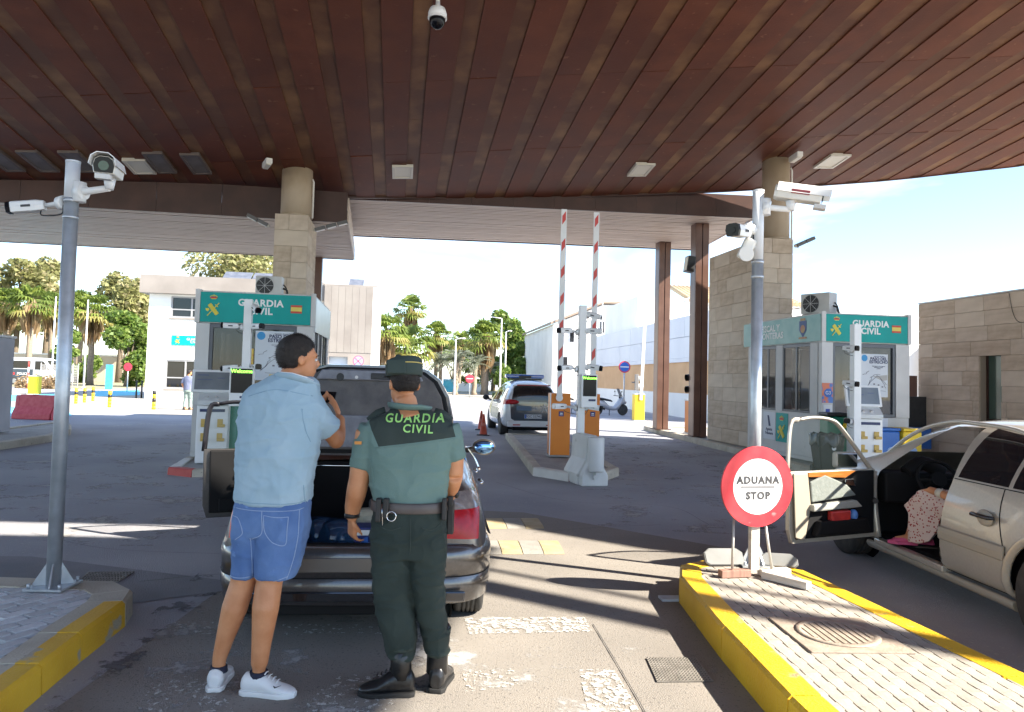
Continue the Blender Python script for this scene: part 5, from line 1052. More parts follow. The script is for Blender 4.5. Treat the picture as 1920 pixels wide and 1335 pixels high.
p = at(1299, 497, 21.4); r = thing('panel_floodlight', 'black flat floodlight fixed to the steel column beside the pier', 'floodlight', p, A0); m = MB(); m.cb((-.1, 0, 0), (.22, .3, .46), T=Matrix.Rotation(rad(8), 4, 'Y')); m.build('housing', black, r, bev=.01); m = MB(); m.cb((-.215, 0, 0), (.012, .24, .4), T=Matrix.Rotation(rad(8), 4, 'Y')); m.build('lamp_glass', lampm, r); m = MB(); m.tube([(0, 0, 0), (.13, 0, 0)], .03, 6); m.build('bracket', galv, r)
# ================================================================ vehicles
def shell_bm(st, lvl=2):
    """closed car skin lofted through stations (y, z_bottom, z_belt, z_top, w_low, w_mid, w_belt, w_top)"""
    rings = []
    for y, zb, zl, zt, wl, wm, wb, wt in st:
        h = [(wl, zb), (wm, zb + .15), (wm, zb + (zl - zb) * .62), (wb, zl), (wt, zt - (zt - zl) * .18), (wt * .62, zt), (0, zt + .012)]
        half = [(x, y, z) for x, z in h]; rings.append([(0, y, zb)] + half + [(-x, y_, z) for x, y_, z in half[-2::-1]])
    m = MB(); m.loft(rings); o = m.build('car_skin', white); applied(o, [('SUBSURF', dict(levels=lvl, render_levels=lvl))])
    bm = bmesh.new(); bm.from_mesh(o.data); drop(o)
    for f in bm.faces: f.smooth = True
    return bm
def cut(bm, co, no):
    bmesh.ops.bisect_plane(bm, geom=bm.verts[:] + bm.edges[:] + bm.faces[:], plane_co=co, plane_no=no, dist=1e-5)
def cutpoly(bm, poly, ax):
    """cut along the edges of a polygon seen along axis ax ('x': poly in (y,z); 'y': poly in (x,z); 'z': poly in (x,y))"""
    n = len(poly)
    for i in range(n):
        a, b = poly[i], poly[(i + 1) % n]; d = (b[0] - a[0], b[1] - a[1]); q = (-d[1], d[0])
        co, no = {'x': ((0, *a), (0, *q)), 'y': ((a[0], 0, a[1]), (q[0], 0, q[1])), 'z': ((*a, 0), (*q, 0))}[ax]
        # keep the cut local: only faces near the polygon
        xs = [p[0] for p in poly]; zs = [p[1] for p in poly]; e = .12
        def nearf(f):
            c = f.calc_center_median(); u, v = {'x': (c.y, c.z), 'y': (c.x, c.z), 'z': (c.x, c.y)}[ax]
            return min(xs) - e < u < max(xs) + e and min(zs) - e < v < max(zs) + e
        fs = [f for f in bm.faces if nearf(f)]
        ge = set(fs); [ge.update(f.edges) for f in fs]; [ge.update(f.verts) for f in fs]
        bmesh.ops.bisect_plane(bm, geom=list(ge), plane_co=co, plane_no=no, dist=1e-5)
def take(bm, poly, ax, cond, name, mat, parent, off=0.0, keep=False):
    """faces inside polygon (and cond) leave the skin and become an object of their own; name None only removes them"""
    def inn(f):
        c = f.calc_center_median(); p = {'x': (c.y, c.z), 'y': (c.x, c.z), 'z': (c.x, c.y)}[ax]
        return cond(c) and inside(p, poly)
    fs = [f for f in bm.faces if inn(f)]
    if not fs: return None
    o = None
    if name:
        nb = bm.copy(); nb.faces.ensure_lookup_table(); idx = {f.index for f in fs}; bm.faces.index_update(); idx = {f.index for f in fs}
        nb.faces.index_update(); bmesh.ops.delete(nb, geom=[f for f in nb.faces if f.index not in idx], context='FACES')
        if off:
            nb.normal_update()
            for v in nb.verts: v.co += v.normal * off
        me = bpy.data.meshes.new(name); nb.to_mesh(me); nb.free(); me.materials.append(mat); o = link(name, me, parent)
    if not keep: bmesh.ops.delete(bm, geom=fs, context='FACES')
    return o
def finish(bm, name, mats, parent, matf=None):
    me = bpy.data.meshes.new(name); bm.to_mesh(me); bm.free()
    for m in (mats if isinstance(mats, (list, tuple)) else [mats]): me.materials.append(m)
    if matf:
        for p in me.polygons: p.material_index = matf(p.center)
    return link(name, me, parent)
def arches(bm, ys, R, zc):
    for y in ys:
        poly = [(y + R * math.cos(a), zc + R * math.sin(a)) for a in np.linspace(0, 2 * math.pi, 20, endpoint=False)]
        cutpoly(bm, poly, 'x'); take(bm, poly, 'x', lambda c: abs(c.x) > .5, None, None, None)
rimm = M('alloy_rim', (.42, .42, .43), rough=.3, metal=.8)
def wheel(parent, x, y, R=.315, w=.215, out=1, rim=True):
    T = Matrix.Translation((x, y, R)) @ Matrix.Rotation(rad(90) * out, 4, 'Y'); h = w / 2
    prof = [(R * .64, -h), (R * .93, -h), (R * .99, -h * .82)]
    for g in (-.45, -.15, .15, .45): prof += [(R, h * (g - .06)), (R - .012, h * (g - .05)), (R - .012, h * (g + .05)), (R, h * (g + .06))]
    prof += [(R * .99, h * .82), (R * .93, h), (R * .64, h)]
    m = MB(); m.lathe(prof, 40, T=T); t = m.build('wheel', rubber, parent)
    m = MB(); m.lathe([(R * .66, h * .7), (R * .62, h * .95), (R * .58, h * .6)], 28, T=T); m.lathe([(R * .16, h * .5), (R * .16, h * .85), (.01, h * .9)], 14, T=T)
    for k in range(7):
        a = k * 2 * math.pi / 7; m.box(R * .12, R * .62, -.03, .03, h * .55, h * .8, T=T @ Matrix.Rotation(a, 4, 'Z'))
    m.build('rim', rimm, t); m = MB(); m.lathe([(R * .6, h * .2), (.02, h * .2), (.02, h * .1), (R * .6, h * .1)], 20, T=T); m.build('brake_disc', blackm, t)
    m = MB(); m.tube([(x - out * .12, y, R), (x - out * .13, y, R)], R * 1.13, 20); m.build('wheel_housing', blackm, parent)
    return t
def well(parent, x0, x1, y0, y1, z0, z1, mat=blackm, name='underbody'):
    return panel(name, parent, x0, x1, y0, y1, z0, z1, mat)
# ---------------- dark saloon with the open boot
graph = M('graphite_car_paint', (.10, .094, .094), (.118, .111, .11), 60, .33, metal=.75, coat=1.0, spec=.6)
trimb = M('car_trim_black', (.010, .010, .011), rough=.7, spec=.2); cloth = M('grey_boot_liner', (.17, .175, .20), (.23, .235, .26), 14, .9, bump=.3, bscale=220)
redlens = M('red_tail_lens', (.34, .006, .012), (.42, .01, .018), 30, .22, spec=.35); clearlens = M('smoked_clear_lens', (.22, .19, .18), (.3, .26, .24), 30, .12, spec=.7, coat=.5)
SX, SY, SR = -.945, 4.62, rad(5.9)
S = thing('dark_saloon_car', 'dark graphite saloon car with raised boot lid and an open front door', 'car', (SX, SY, 0), SR); S.scale = (.96, 1, 1)
st = [(0.02, .36, .66, .74, .50, .70, .66, .40), (.04, .27, .78, .86, .62, .80, .74, .52), (.13, .23, .90, .97, .74, .88, .80, .60), (.45, .20, .94, 1.02, .80, .895, .83, .63), (.78, .19, .96, 1.05, .80, .90, .84, .63), (1.0, .19, .97, 1.17, .80, .90, .84, .60), (1.40, .18, .97, 1.38, .81, .90, .84, .56), (1.85, .18, .96, 1.45, .81, .90, .84, .55), (2.6, .18, .94, 1.45, .81, .90, .84, .56), (3.05, .18, .93, 1.35, .81, .895, .83, .58), (3.55, .18, .92, 1.07, .81, .89, .82, .64), (4.1, .20, .84, .94, .78, .88, .80, .62), (4.5, .24, .74, .80, .68, .83, .74, .5), (4.62, .32, .62, .68, .5, .7, .6, .36)]
bm = shell_bm(st)
arches(bm, (.74, 3.46), .355, .33)
sw = [(1.02, 1.0), (1.42, 1.30), (2.5, 1.38), (2.72, 1.33), (3.28, 1.0)]
for ax, poly, cond, nm, mt in (('x', [(1.12, 1.02), (1.5, 1.30), (1.95, 1.385), (1.98, 1.02)], lambda c: abs(c.x) > .45, 'window', dglass), ('x', [(2.06, 1.02), (2.04, 1.385), (2.62, 1.36), (3.22, 1.0)], lambda c: abs(c.x) > .45, 'window', dglass),
        ('y', [(-.60, 1.10), (-.48, 1.36), (.48, 1.36), (.60, 1.10)], lambda c: c.y < 1.45, 'rear_screen', dglass), ('y', [(-.62, 1.06), (-.5, 1.36), (.5, 1.36), (.62, 1.06)], lambda c: c.y > 2.7, 'windscreen', dglass)):
    cutpoly(bm, poly, ax); [take(bm, poly, ax, lambda c, s=s: cond(c) and (ax == 'y' or c.x * s > 0), nm, mt, S) for s in (1, -1)]
tail = [(.585, .665), (.80, .655), (.815, .93), (.605, .93)]
for s in (1, -1):
    q = [(s * x, z) for x, z in tail]; cutpoly(bm, q, 'y')
    up = [(s * .5, .835), (s * .9, .835), (s * .9, .94), (s * .5, .94)]; cutpoly(bm, up, 'y')
    def zone(lo, hi): return lambda c: c.y < .36 and lo < c.z < hi
    take(bm, q, 'y', zone(.835, .94), 'tail_light_clear', clearlens, S, .006, True); take(bm, q, 'y', zone(.6, .834), 'tail_light', redlens, S, .008, True)
boot = [(-.56, -.1), (.56, -.1), (.56, .76), (-.56, .76)]; cutpoly(bm, boot, 'z'); cutpoly(bm, [(-.56, .60), (.56, .60), (.56, 1.2), (-.56, 1.2)], 'y')
take(bm, boot, 'z', lambda c: c.z > .60, None, None, None)
doorp = [(2.06, .26), (2.03, 1.40), (2.60, 1.38), (3.0, 1.02), (3.05, .26)]
cutpoly(bm, [(2.05, .28), (2.05, .985), (3.02, .985), (3.02, .28)], 'x'); take(bm, [(2.05, .28), (2.05, .985), (3.02, .985), (3.02, .28)], 'x', lambda c: c.x < -.5, None, None, None)
finish(bm, 'body', graph, S)
# boot cavity, floor, seat back
m = MB(); m.box(-.60, .60, .12, .80, .42, .44); m.box(-.60, -.57, .12, .80, .44, .92); m.box(.57, .60, .12, .80, .44, .92); m.box(-.60, .60, .80, .83, .42, 1.05); m.box(-.56, .56, .10, .125, .42, .60); m.build('boot_liner', blackm, S)
m = MB(); m.box(-.56, .56, .045, .13, .585, .615); m.build('boot_sill', trimb, S, bev=.008)
m = MB(); m.tube([(-.5, .79, 1.02), (.5, .79, 1.02)], .008, 6); m.build('parcel_edge', chrome, S)
well(S, -.62, .62, .3, 4.3, .17, .25)
# bumper
m = MB(); sec = lambda k: [(.0, .255), (-.045, .275), (-.062, .36), (-.062, .432), (-.056, .437), (-.062, .442), (-.068, .57), (-.045, .625), (.0, .635)]
pth = cr([(-.845, .40, 1), (-.83, .24, 1), (-.74, .08, 1), (-.50, .02, 1), (0, .0, 1), (.50, .02, 1), (.74, .08, 1), (.83, .24, 1), (.845, .40, 1)], 5); rings = []
for i, p in enumerate(pth):
    a = Vector(pth[min(i + 1, len(pth) - 1)][:2]) - Vector(pth[max(i - 1, 0)][:2]); nrm = Vector((-a.y, a.x)).normalized() * -1
    rings.append([(p[0] + nrm.x * -d, p[1] + nrm.y * -d, z) for d, z in sec(0)])
m.loft(rings); bp = m.build('rear_bumper', graph, S)
m = MB(); rings = []
for i, p in enumerate(pth):
    a = Vector(pth[min(i + 1, len(pth) - 1)][:2]) - Vector(pth[max(i - 1, 0)][:2]); nrm = Vector((-a.y, a.x)).normalized() * -1
    rings.append([(p[0] + nrm.x * -d, p[1] + nrm.y * -d, z) for d, z in ((-.02, .432), (-.0635, .4345), (-.0635, .4405), (-.02, .443))])
m.loft(rings); m.build('bumper_groove', trimb, bp)
m = MB(); m.box(-.56, .56, .03, .10, .19, .262); m.build('diffuser', trimb, bp, bev=.01)
m = MB(); m.box(-.40, .40, -.074, -.05, .475, .565); m.build('plate_recess', M('brushed_panel', (.20, .19, .18), rough=.28, metal=.7), bp, bev=.006)
m = MB(); m.box(-.72, .72, -.068, -.04, .295, .36); m.build('lower_blade', M('blade_paint', (.06, .06, .066), rough=.12, metal=.8, coat=1), bp, bev=.01)
for s in (-1, 1):
    wheel(S, s * .775, .74, out=s); wheel(S, s * .775, 3.46, out=s)
# raised boot lid, inner face towards the viewer
hw = [(0, .60), (.10, .635), (.28, .635), (.44, .60), (.56, .53), (.63, .43), (.655, .33)]
def lidy(v): return .75 - .05 * v + .10 * v * v
out_ = [(w, v) for v, w in hw] + [(-w, v) for v, w in hw[::-1]]
lid = None
m = MB(); a = [(x, lidy(v) + .035, 1.10 + v) for x, v in out_]; b = [(x * .985, lidy(v) - .005, 1.10 + v * .992) for x, v in out_]; m.loft([a, b]); lid = m.build('boot_lid', graph, S)
m = MB(); a = [(x * .955, lidy(v) - .006, 1.115 + v * .95) for x, v in out_]; b = [(x * .93, lidy(v) - .018, 1.12 + v * .935) for x, v in out_]; m.loft([a, b], sm=False); m.build('rubber_seal', trimb, lid)
def linr(k, d, v0=.0, v1=1.0): return [(x * k, lidy(v) + d, 1.13 + .655 * (v0 + (v1 - v0) * v / .655)) for x, v in out_]
m = MB(); m.loft([linr(.90, -.0185, .02, .91), linr(.89, -.028, .03, .90)], sm=False); ln_ = m.build('liner', M('brown_grey_boot_liner', (.085, .08, .082), (.13, .122, .12), 9, .9, bump=.3, bscale=220), lid, bev=.006)
def pad(w0, w1, v0, v1, d0, d1):
    m = MB(); m.loft([[(x, lidy(v) + d, 1.10 + v) for x, v in ((-w0, v0), (w0, v0), (w1, v1), (-w1, v1))] for d in (-d0, -d1)], sm=False); m.build('liner_pad', cloth, ln_, bev=.012, seg=3)
pad(.545, .50, .06, .29, .0285, .05); pad(.40, .36, .545, .615, .0285, .052)
m = MB(); m.cyl((.22, lidy(.40) - .024, 1.50), (.22, lidy(.40) - .032, 1.50), .06, n=20); m.build('liner_dimple', cloth, ln_)
m = MB(); m.cb((.08, lidy(.6) - .045, 1.675), (.15, .03, .045)); m.build('latch', black, lid, bev=.006)
for x, rr_ in ((-.22, .028), (-.10, .012), (.36, .012)): m = MB(); m.cyl((x, lidy(.58) - .03, 1.665), (x, lidy(.58) - .055, 1.665), rr_, n=16); m.build('plug', black if rr_ > .02 else greyp, lid)
for s in (-1, 1): m = MB(); m.tube(cr([(s * .56, .78, .80), (s * .58, .70, .98), (s * .58, .72, 1.12), (s * .56, .735, 1.22)], 5), .014, 6); m.build('hinge_arm', trimb, lid)
# open front door
def car_door(parent, hinge, ang, L_, zb, zbelt, zt, paint, inner, frame_mat, side=-1, ev=.32):
    d = bpy.data.objects.new('front_door', None)
    o = None; T = Matrix.Translation(hinge) @ Matrix.Rotation(ang, 4, 'Z')   # local +x runs from hinge to the free edge, -y is the inner face
    m = MB(); low = [(0, zb), (L_ - .04, zb), (L_, zb + .12), (L_ + .01, zbelt), (0, zbelt)]; m.prism(low, 'y', .0, .05, T=T); door = m.build('front_door', paint, parent, bev=.008)
    m = MB(); m.prism([(.05, zb + .05), (L_ - .06, zb + .05), (L_ - .05, zbelt - .01), (.05, zbelt - .01)], 'y', -.035, -.003, T=T); inn = m.build('inner_trim', inner, door, bev=.012)
    fr = [(.02, zbelt - .02), (.10, zbelt + .06), (ev, zt - .10), (ev + .14, zt - .02), (L_ * .72, zt), (L_ - .12, zt - .02), (L_ - .03, zt - .07), (L_ + .005, zbelt - .02)]
    m = MB(); pts = [T @ Vector((x, .025, z)) for x, z in cr(fr[:6], 4)]; m.tube(pts, [(.016, .024)] * len(pts), 8)
    pts = [T @ Vector((x, .025, z)) for x, z in cr(fr[5:], 4)]; m.tube(pts, [(.018, .030)] * len(pts), 8); m.build('window_frame', frame_mat, door)
    m = MB(); m.add([T @ Vector((x, .03, z)) for x, z in fr], [tuple(range(len(fr)))]); m.build('window', glassmat('door_glass', (.05, .07, .065), .16), door, fix=False)
    return door, T
dh = Vector((-.85, 3.05, 0)); dang = math.atan2(-math.cos(rad(73)), -math.sin(rad(73)))
door, T = car_door(S, dh, dang, 1.0, .27, .93, 1.385, graph, trimb, M('door_frame_black', (.012, .012, .016), rough=.35))
# the viewer must see the inner face: trim side is local -y after turning, so add handle and grip there
q_ = T.to_3x3() @ Vector((0, -1, 0)); sgn = -1 if q_.y < 0 else 1
yi = -.05 if sgn < 0 else .06
if sgn > 0: m = MB(); m.prism([(.05, .32), (.94, .32), (.95, .92), (.05, .92)], 'y', .053, .085, T=T); m.build('inner_trim', trimb, door, bev=.012); yi = .10
m = MB(); m.box(.38, .70, yi - .015, yi + .015, .655, .69, T=T); m.build('grip', M('satin_grip', (.30, .30, .31), rough=.3, metal=.6), door, bev=.006)
m = MB(); m.box(.30, .75, yi - .01, yi + .02, .56, .60, T=T); m.build('armrest', trimb, door, bev=.01); m = MB(); m.box(.2, .34, yi - .008, yi + .008, .80, .84, T=T); m.build('release_lever', chrome, door, bev=.004)
m = MB(); m.box(.25, .85, yi - .01, yi + .02, .34, .46, T=T); m.build('door_pocket', trimb, door, bev=.012)
# mirror, handles, rail
m = MB(); m.ell((1.02, 2.78, .99), (.125, .06, .082), 18, 10); m.tube([(.84, 2.86, .95), (.95, 2.8, .965)], [.03, .035], 8); mm = m.build('mirror_housing', graph, S); m = MB(); m.ell((1.02, 2.742, .99), (.105, .028, .066), 18, 8); m.build('mirror_glass', M('sky_blue_mirror', (.22, .45, .85), rough=.08, metal=1), mm)  # blue of the reflected sky put into the mirror glass colour
for y in (1.55, 2.3): m = MB(); m.tube([(.905, y, .80), (.93, y + .03, .80), (.93, y + .17, .80), (.905, y + .20, .80)], .012, 6); m.build('door_handle', chrome, S)
m = MB(); m.tube(cr([(.858, .95, .99), (.86, 1.6, .995), (.86, 2.4, .975), (.85, 3.2, .95)], 6), .009, 6); m.build('belt_trim', chrome, S)
m = MB(); m.tube(cr([(.905, .45, .62), (.915, 1.4, .60), (.915, 3.1, .58)], 6), [(.006, .02)] * 13, 6); m.build('side_moulding', trimb, S)
# things in the boot
wbm = glassmat('blue_bottle_plastic', (.015, .045, .10), .85, .12)
bt = thing('water_bottle', 'large translucent blue water bottle lying in the open boot', 'bottle', S.matrix_world @ Vector((0, 0, 0)))
bpy.context.view_layer.update(); MW = Matrix.Translation((SX, SY, 0)) @ Matrix.Rotation(SR, 4, 'Z')
bt.location = MW @ Vector((-.17, .40, .585)); bt.rotation_euler = (rad(90), 0, rad(68))
m = MB(); m.lathe([(.02, -.2), (.10, -.2), (.13, -.17), (.13, -.05), (.122, -.04), (.13, -.03), (.13, .08), (.10, .15), (.035, .19), (.03, .23)], 24); m.build('body', wbm, bt); m = MB(); m.lathe([(.036, .231), (.036, .262), (.01, .265)], 14); m.build('cap', blue, bt)
bx = thing('carton', 'navy and white printed carton standing in the open boot', 'box', MW @ Vector((.13, .36, .44)), SR)
panel('carton_body', bx, -.16, .16, -.09, .09, 0, .24, M('carton_navy', (.02, .03, .14), (.03, .05, .2), 6, .5), .004); panel('carton_band', bx, -.159, .159, -.093, -.0905, .19, .225, white); panel('carton_base_band', bx, -.159, .159, -.093, -.0905, .012, .03, white)
for z in (.08, .11, .14): panel('print_line', bx, -.12, .12, -.0925, -.0905, z, z + .006, M('print_pale', (.3, .35, .6)))
bg2 = thing('folded_bag', 'pale folded bag behind the carton in the boot', 'bag', MW @ Vector((.14, .58, .44)), SR); m = MB(); m.loft([[(-.2, -.09, 0), (.2, -.09, 0), (.2, .09, 0), (-.2, .09, 0)], [(-.19, -.06, .3), (.18, -.07, .32), (.17, .05, .34), (-.18, .06, .31)]], sm=False); m.build('bag_body', M('pale_canvas', (.42, .40, .30), (.5, .48, .38), 8, .85, bump=.4), bg2, bev=.03); m = MB(); m.tube(cr([(-.1, -.02, .32), (-.08, -.02, .38), (.08, -.02, .39), (.1, -.02, .33)], 5), .008, 6); m.build('bag_handle', dktxt, bg2)
# ---------------- beige saloon on the right, front door open
beige = M('beige_car_paint', (.52, .48, .41), (.56, .52, .445), 50, .36, metal=.35, coat=.8); beiged = M('beige_lower_trim', (.36, .325, .265), rough=.5)
MX, MY, MR = 4.39, 3.67, rad(1.1)
B = thing('beige_saloon_car', 'beige silver saloon car on the right with its driver door wide open', 'car', (MX, MY, 0), MR)
st = [(0.02, .36, .66, .74, .50, .70, .66, .40), (.05, .27, .78, .88, .62, .80, .74, .52), (.16, .24, .90, .98, .74, .88, .80, .60), (.55, .21, .94, 1.03, .80, .895, .83, .63), (.95, .20, .95, 1.08, .81, .90, .84, .62), (1.25, .20, .95, 1.24, .81, .90, .84, .60), (1.65, .19, .95, 1.41, .82, .90, .84, .58), (2.1, .19, .95, 1.455, .82, .90, .84, .575), (2.7, .19, .94, 1.445, .82, .90, .84, .58), (3.15, .19, .93, 1.34, .82, .895, .83, .60), (3.68, .19, .92, 1.06, .82, .89, .82, .66), (4.3, .21, .84, .94, .79, .88, .80, .63), (4.7, .25, .74, .80, .70, .83, .74, .5), (4.82, .32, .62, .68, .5, .7, .6, .36)]
bm = shell_bm(st); arches(bm, (1.12, 3.95), .385, .34)
dr = [(3.30, .27), (3.36, .90), (2.72, 1.375), (2.33, 1.385), (2.25, .95), (2.30, .27)]
for ax, poly, cond, nm, mt in (('x', dr, lambda c: c.x < -.3 and c.z > .25, None, None), ('x', [(1.30, 1.0), (1.56, 1.27), (1.66, 1.33), (1.60, 1.0)], lambda c: abs(c.x) > .4, 'window', dglass), ('x', [(1.64, 1.0), (1.70, 1.345), (2.20, 1.39), (2.21, 1.0)], lambda c: abs(c.x) > .4, 'window', dglass),
        ('x', [(2.33, 1.0), (2.35, 1.385), (2.72, 1.365), (3.30, .99)], lambda c: c.x > .4, 'window', glass), ('y', [(-.62, 1.06), (-.5, 1.36), (.5, 1.36), (.62, 1.06)], lambda c: c.y > 2.8, 'windscreen', glass), ('y', [(-.60, 1.10), (-.48, 1.36), (.48, 1.36), (.60, 1.10)], lambda c: c.y < 1.7, 'rear_screen', dglass)):
    cutpoly(bm, poly, ax); [take(bm, poly, ax, lambda c, s=s: cond(c) and (ax == 'y' or c.x * s > 0), nm, mt, B) for s in (1, -1)]
finish(bm, 'body', beige, B)
for s in (-1, 1):
    wheel(B, s * .785, 1.12, .33, .22, s); wheel(B, s * .785, 3.95, .33, .22, s)
# interior
m = MB(); m.box(-.78, .78, .9, 3.75, .25, .30); m.box(-.80, -.74, 1.0, 2.28, .30, .94); m.box(.74, .80, 1.0, 3.5, .30, .94); m.box(-.74, .74, 1.4, 1.5, .30, 1.2); m.build('cabin_lining', blackm, B)
m = MB(); m.box(-.80, .74, 3.28, 3.62, .62, .90); m.box(-.80, .74, 3.5, 3.75, .30, .62); m.tube(cr([(-.6, 3.30, .90), (-.42, 3.34, .99), (-.24, 3.30, .90)], 5), .07, 8); dash = m.build('dashboard', trimb, B, bev=.02)
m = MB(); Tw = Matrix.Translation((-.40, 3.12, .86)) @ Matrix.Rotation(rad(62), 4, 'X'); n = 28; ring = [Tw @ Vector((.185 * math.cos(2 * math.pi * k / n), .185 * math.sin(2 * math.pi * k / n), 0)) for k in range(n + 1)]; m.tube(ring, .016, 8, caps=False)
m.cyl(Tw @ Vector((0, 0, -.02)), Tw @ Vector((0, 0, .03)), .07, n=14)
for a in (0, 180, 270): m.tube([Tw @ Vector((0, 0, 0)), Tw @ Vector((.18 * math.cos(rad(a)), .18 * math.sin(rad(a)), 0))], .014, 6)
m.tube([Tw @ Vector((0, 0, -.02)), Vector((-.40, 3.4, .72))], .03, 8); m.build('steering_wheel', trimb, B)
for x in (-.40, .40):
    m = MB(); m.box(x - .25, x + .25, 2.08, 2.60, .36, .54); s_ = m.build('seat', trimb, B, bev=.05, seg=3); m = MB(); m.box(x - .24, x + .24, 1.93, 2.08, .50, 1.08, T=Matrix.Translation((x, 2.0, .5)) @ Matrix.Rotation(rad(12), 4, 'X') @ Matrix.Translation((-x, -2.0, -.5))); m.box(x - .12, x + .12, 1.82, 1.94, 1.12, 1.3); m.build('backrest', trimb, s_, bev=.04)
# side trims
m = MB(); m.loft([[(-.905, y, .50), (-.922, y, .51), (-.925, y, .56), (-.918, y, .60), (-.90, y, .61)] for y in (1.52, 1.55, 2.24, 2.27)], sm=False); m.build('side_moulding', beiged, B, bev=.005)
m = MB(); m.tube(cr([(-.825, 1.5, .20), (-.83, 1.8, .205), (-.83, 2.4, .205), (-.83, 3.5, .20)], 5), [(.030, .045)] * 16, 8); m.build('sill', beiged, B)
m = MB(); m.tube([(-.905, 1.62, .78), (-.94, 1.65, .78), (-.94, 1.82, .78), (-.905, 1.85, .78)], [.012, .016, .016, .012], 8); hd = m.build('door_handle', M('handle_dark', (.05, .05, .055), rough=.25, metal=.5), B)
m = MB(); m.ell((-.893, 1.74, .765), (.02, .09, .06), 16, 8); m.build('handle_cup', beiged, hd)
def seam(pts, nm='door_seam'): m = MB(); m.tube(pts, .0045, 5); m.build(nm, trimb, B)
bvB = None
def onbody(o_, y, z, x0=-2):
    bpy.context.view_layer.update(); ok, hit, n_, i_ = o_.ray_cast(Vector((x0, y, z)), Vector((1, 0, 0))); return hit if ok else None
body_b = [c for c in kids(B) if c.name.startswith('body')][0]
for line in ([(2.285, z) for z in np.linspace(.27, .98, 10)], [(y, z) for y, z in cr([(1.66, .98), (1.62, .80), (1.55, .60), (1.47, .42), (1.46, .27)], 4)], [(y, .265) for y in np.linspace(1.46, 2.285, 8)], [(y, .985) for y in np.linspace(1.3, 2.24, 9)]):
    pts = [h for h in (onbody(body_b, y, z) for y, z in line) if h]
    if len(pts) > 2: seam([p + Vector((-.0005, 0, 0)) for p in pts])
m = MB(); pts = [h for h in (onbody(body_b, 1.12 + .405 * math.cos(a), .34 + .405 * math.sin(a)) for a in np.linspace(rad(-15), rad(195), 22)) if h]; m.tube([p + Vector((-.006, 0, 0)) for p in pts], [(.016, .03)] * len(pts), 8); m.build('arch_lip', beige, B)
m = MB(); pts = [Vector((-.655, 3.62, 1.0)), Vector((-.60, 3.18, 1.27)), Vector((-.575, 2.74, 1.40)), Vector((-.585, 2.3, 1.42)), Vector((-.59, 1.7, 1.375)), Vector((-.64, 1.3, 1.15))]; m.tube(cr([tuple(p) for p in pts], 5), .018, 7); m.build('drip_rail', beige, B)
m = MB(); m.tube(cr([(-.86, 3.30, .30), (-.875, 3.34, .6), (-.86, 3.38, .90)], 5), .03, 8); m.build('door_pillar', beige, B); m = MB(); m.cyl((-.90, 3.30, .64), (-.915, 3.24, .64), .025, n=12); m.build('pillar_grommet', black, B)
m = MB(); m.box(-.88, -.80, 2.28, 3.34, .235, .285); m.build('sill_plate', beige, B, bev=.01)
# its door
dang2 = math.atan2(-math.cos(rad(66)), -math.sin(rad(66)))
door2, T2 = car_door(B, Vector((-.90, 3.36, 0)), dang2, 1.08, .30, .93, 1.405, beige, trimb, beige, ev=.42)
fy = 1 if (T2.to_3x3() @ Vector((0, 1, 0))).y < 0 else -1   # side of the door that faces the viewer
def inb(name, poly, d0, d1, mat, bev=.01):
    y0, y1 = (.052 + d0, .052 + d1) if fy > 0 else (-.002 - d1, -.002 - d0)
    m = MB(); m.prism(poly, 'y', y0, y1, T=T2); return m.build(name, mat, door2, bev=bev)
inb('inner_lining', [(.04, .34), (1.02, .34), (1.04, .92), (.04, .92)], 0, .02, trimb)
inb('inner_edge', [(.93, .33), (1.04, .36), (1.07, .92), (.90, .92), (.86, .62)], .021, .035, M('door_edge_beige', (.36, .32, .25), rough=.5))
inb('cloth_panel', [(.30, .70), (.86, .66), (.88, .84), (.70, .90), (.42, .80)], .021, .045, M('grey_green_cloth', (.17, .19, .175), (.21, .23, .215), 30, .9, bump=.2), .02)
inb('wood_strip', [(.44, .865), (.90, .885), (.90, .925), (.30, .925)], .021, .04, M('wood_trim', (.30, .095, .02), (.45, .17, .04), 5, .2, stretch=(1, 1, 12), coat=.8), .004)
inb('armrest', [(.26, .60), (.88, .585), (.88, .645), (.34, .665)], .021, .085, M('armrest_grey', (.34, .34, .31), rough=.6), .014)
inb('grip', [(.30, .78), (.44, .80), (.44, .85), (.34, .855)], .021, .04, chrome, .006)
inb('pocket', [(.16, .37), (.86, .37), (.80, .50), (.22, .50)], .021, .10, trimb, .02)
m = MB(); yy = (.11 if fy > 0 else -.06); m.loft([[T2 @ Vector((x, yy + dy, z)) for dy, z in ((-.03, .48), (.03, .48), (.03, .58), (-.03, .58))] for x in (.42, .66)], sm=False); o = m.build('red_packet', M('red_packet', (.62, .05, .04), (.45, .03, .03), 12, .4), None, bev=.015); o.matrix_world = Matrix.Translation((MX, MY, 0)) @ Matrix.Rotation(MR, 4, 'Z'); tag(o, 'bright red packet sticking out of the open beige car door pocket', 'packet')
m = MB(); m.ell(T2 @ Vector((.36, yy, .53)), (.04, .04, .05), 12, 8); o = m.build('blue_pouch', M('blue_pouch', (.10, .25, .62), rough=.4)); o.matrix_world = Matrix.Translation((MX, MY, 0)) @ Matrix.Rotation(MR, 4, 'Z'); tag(o, 'small blue pouch beside the red packet in the door pocket', 'pouch')
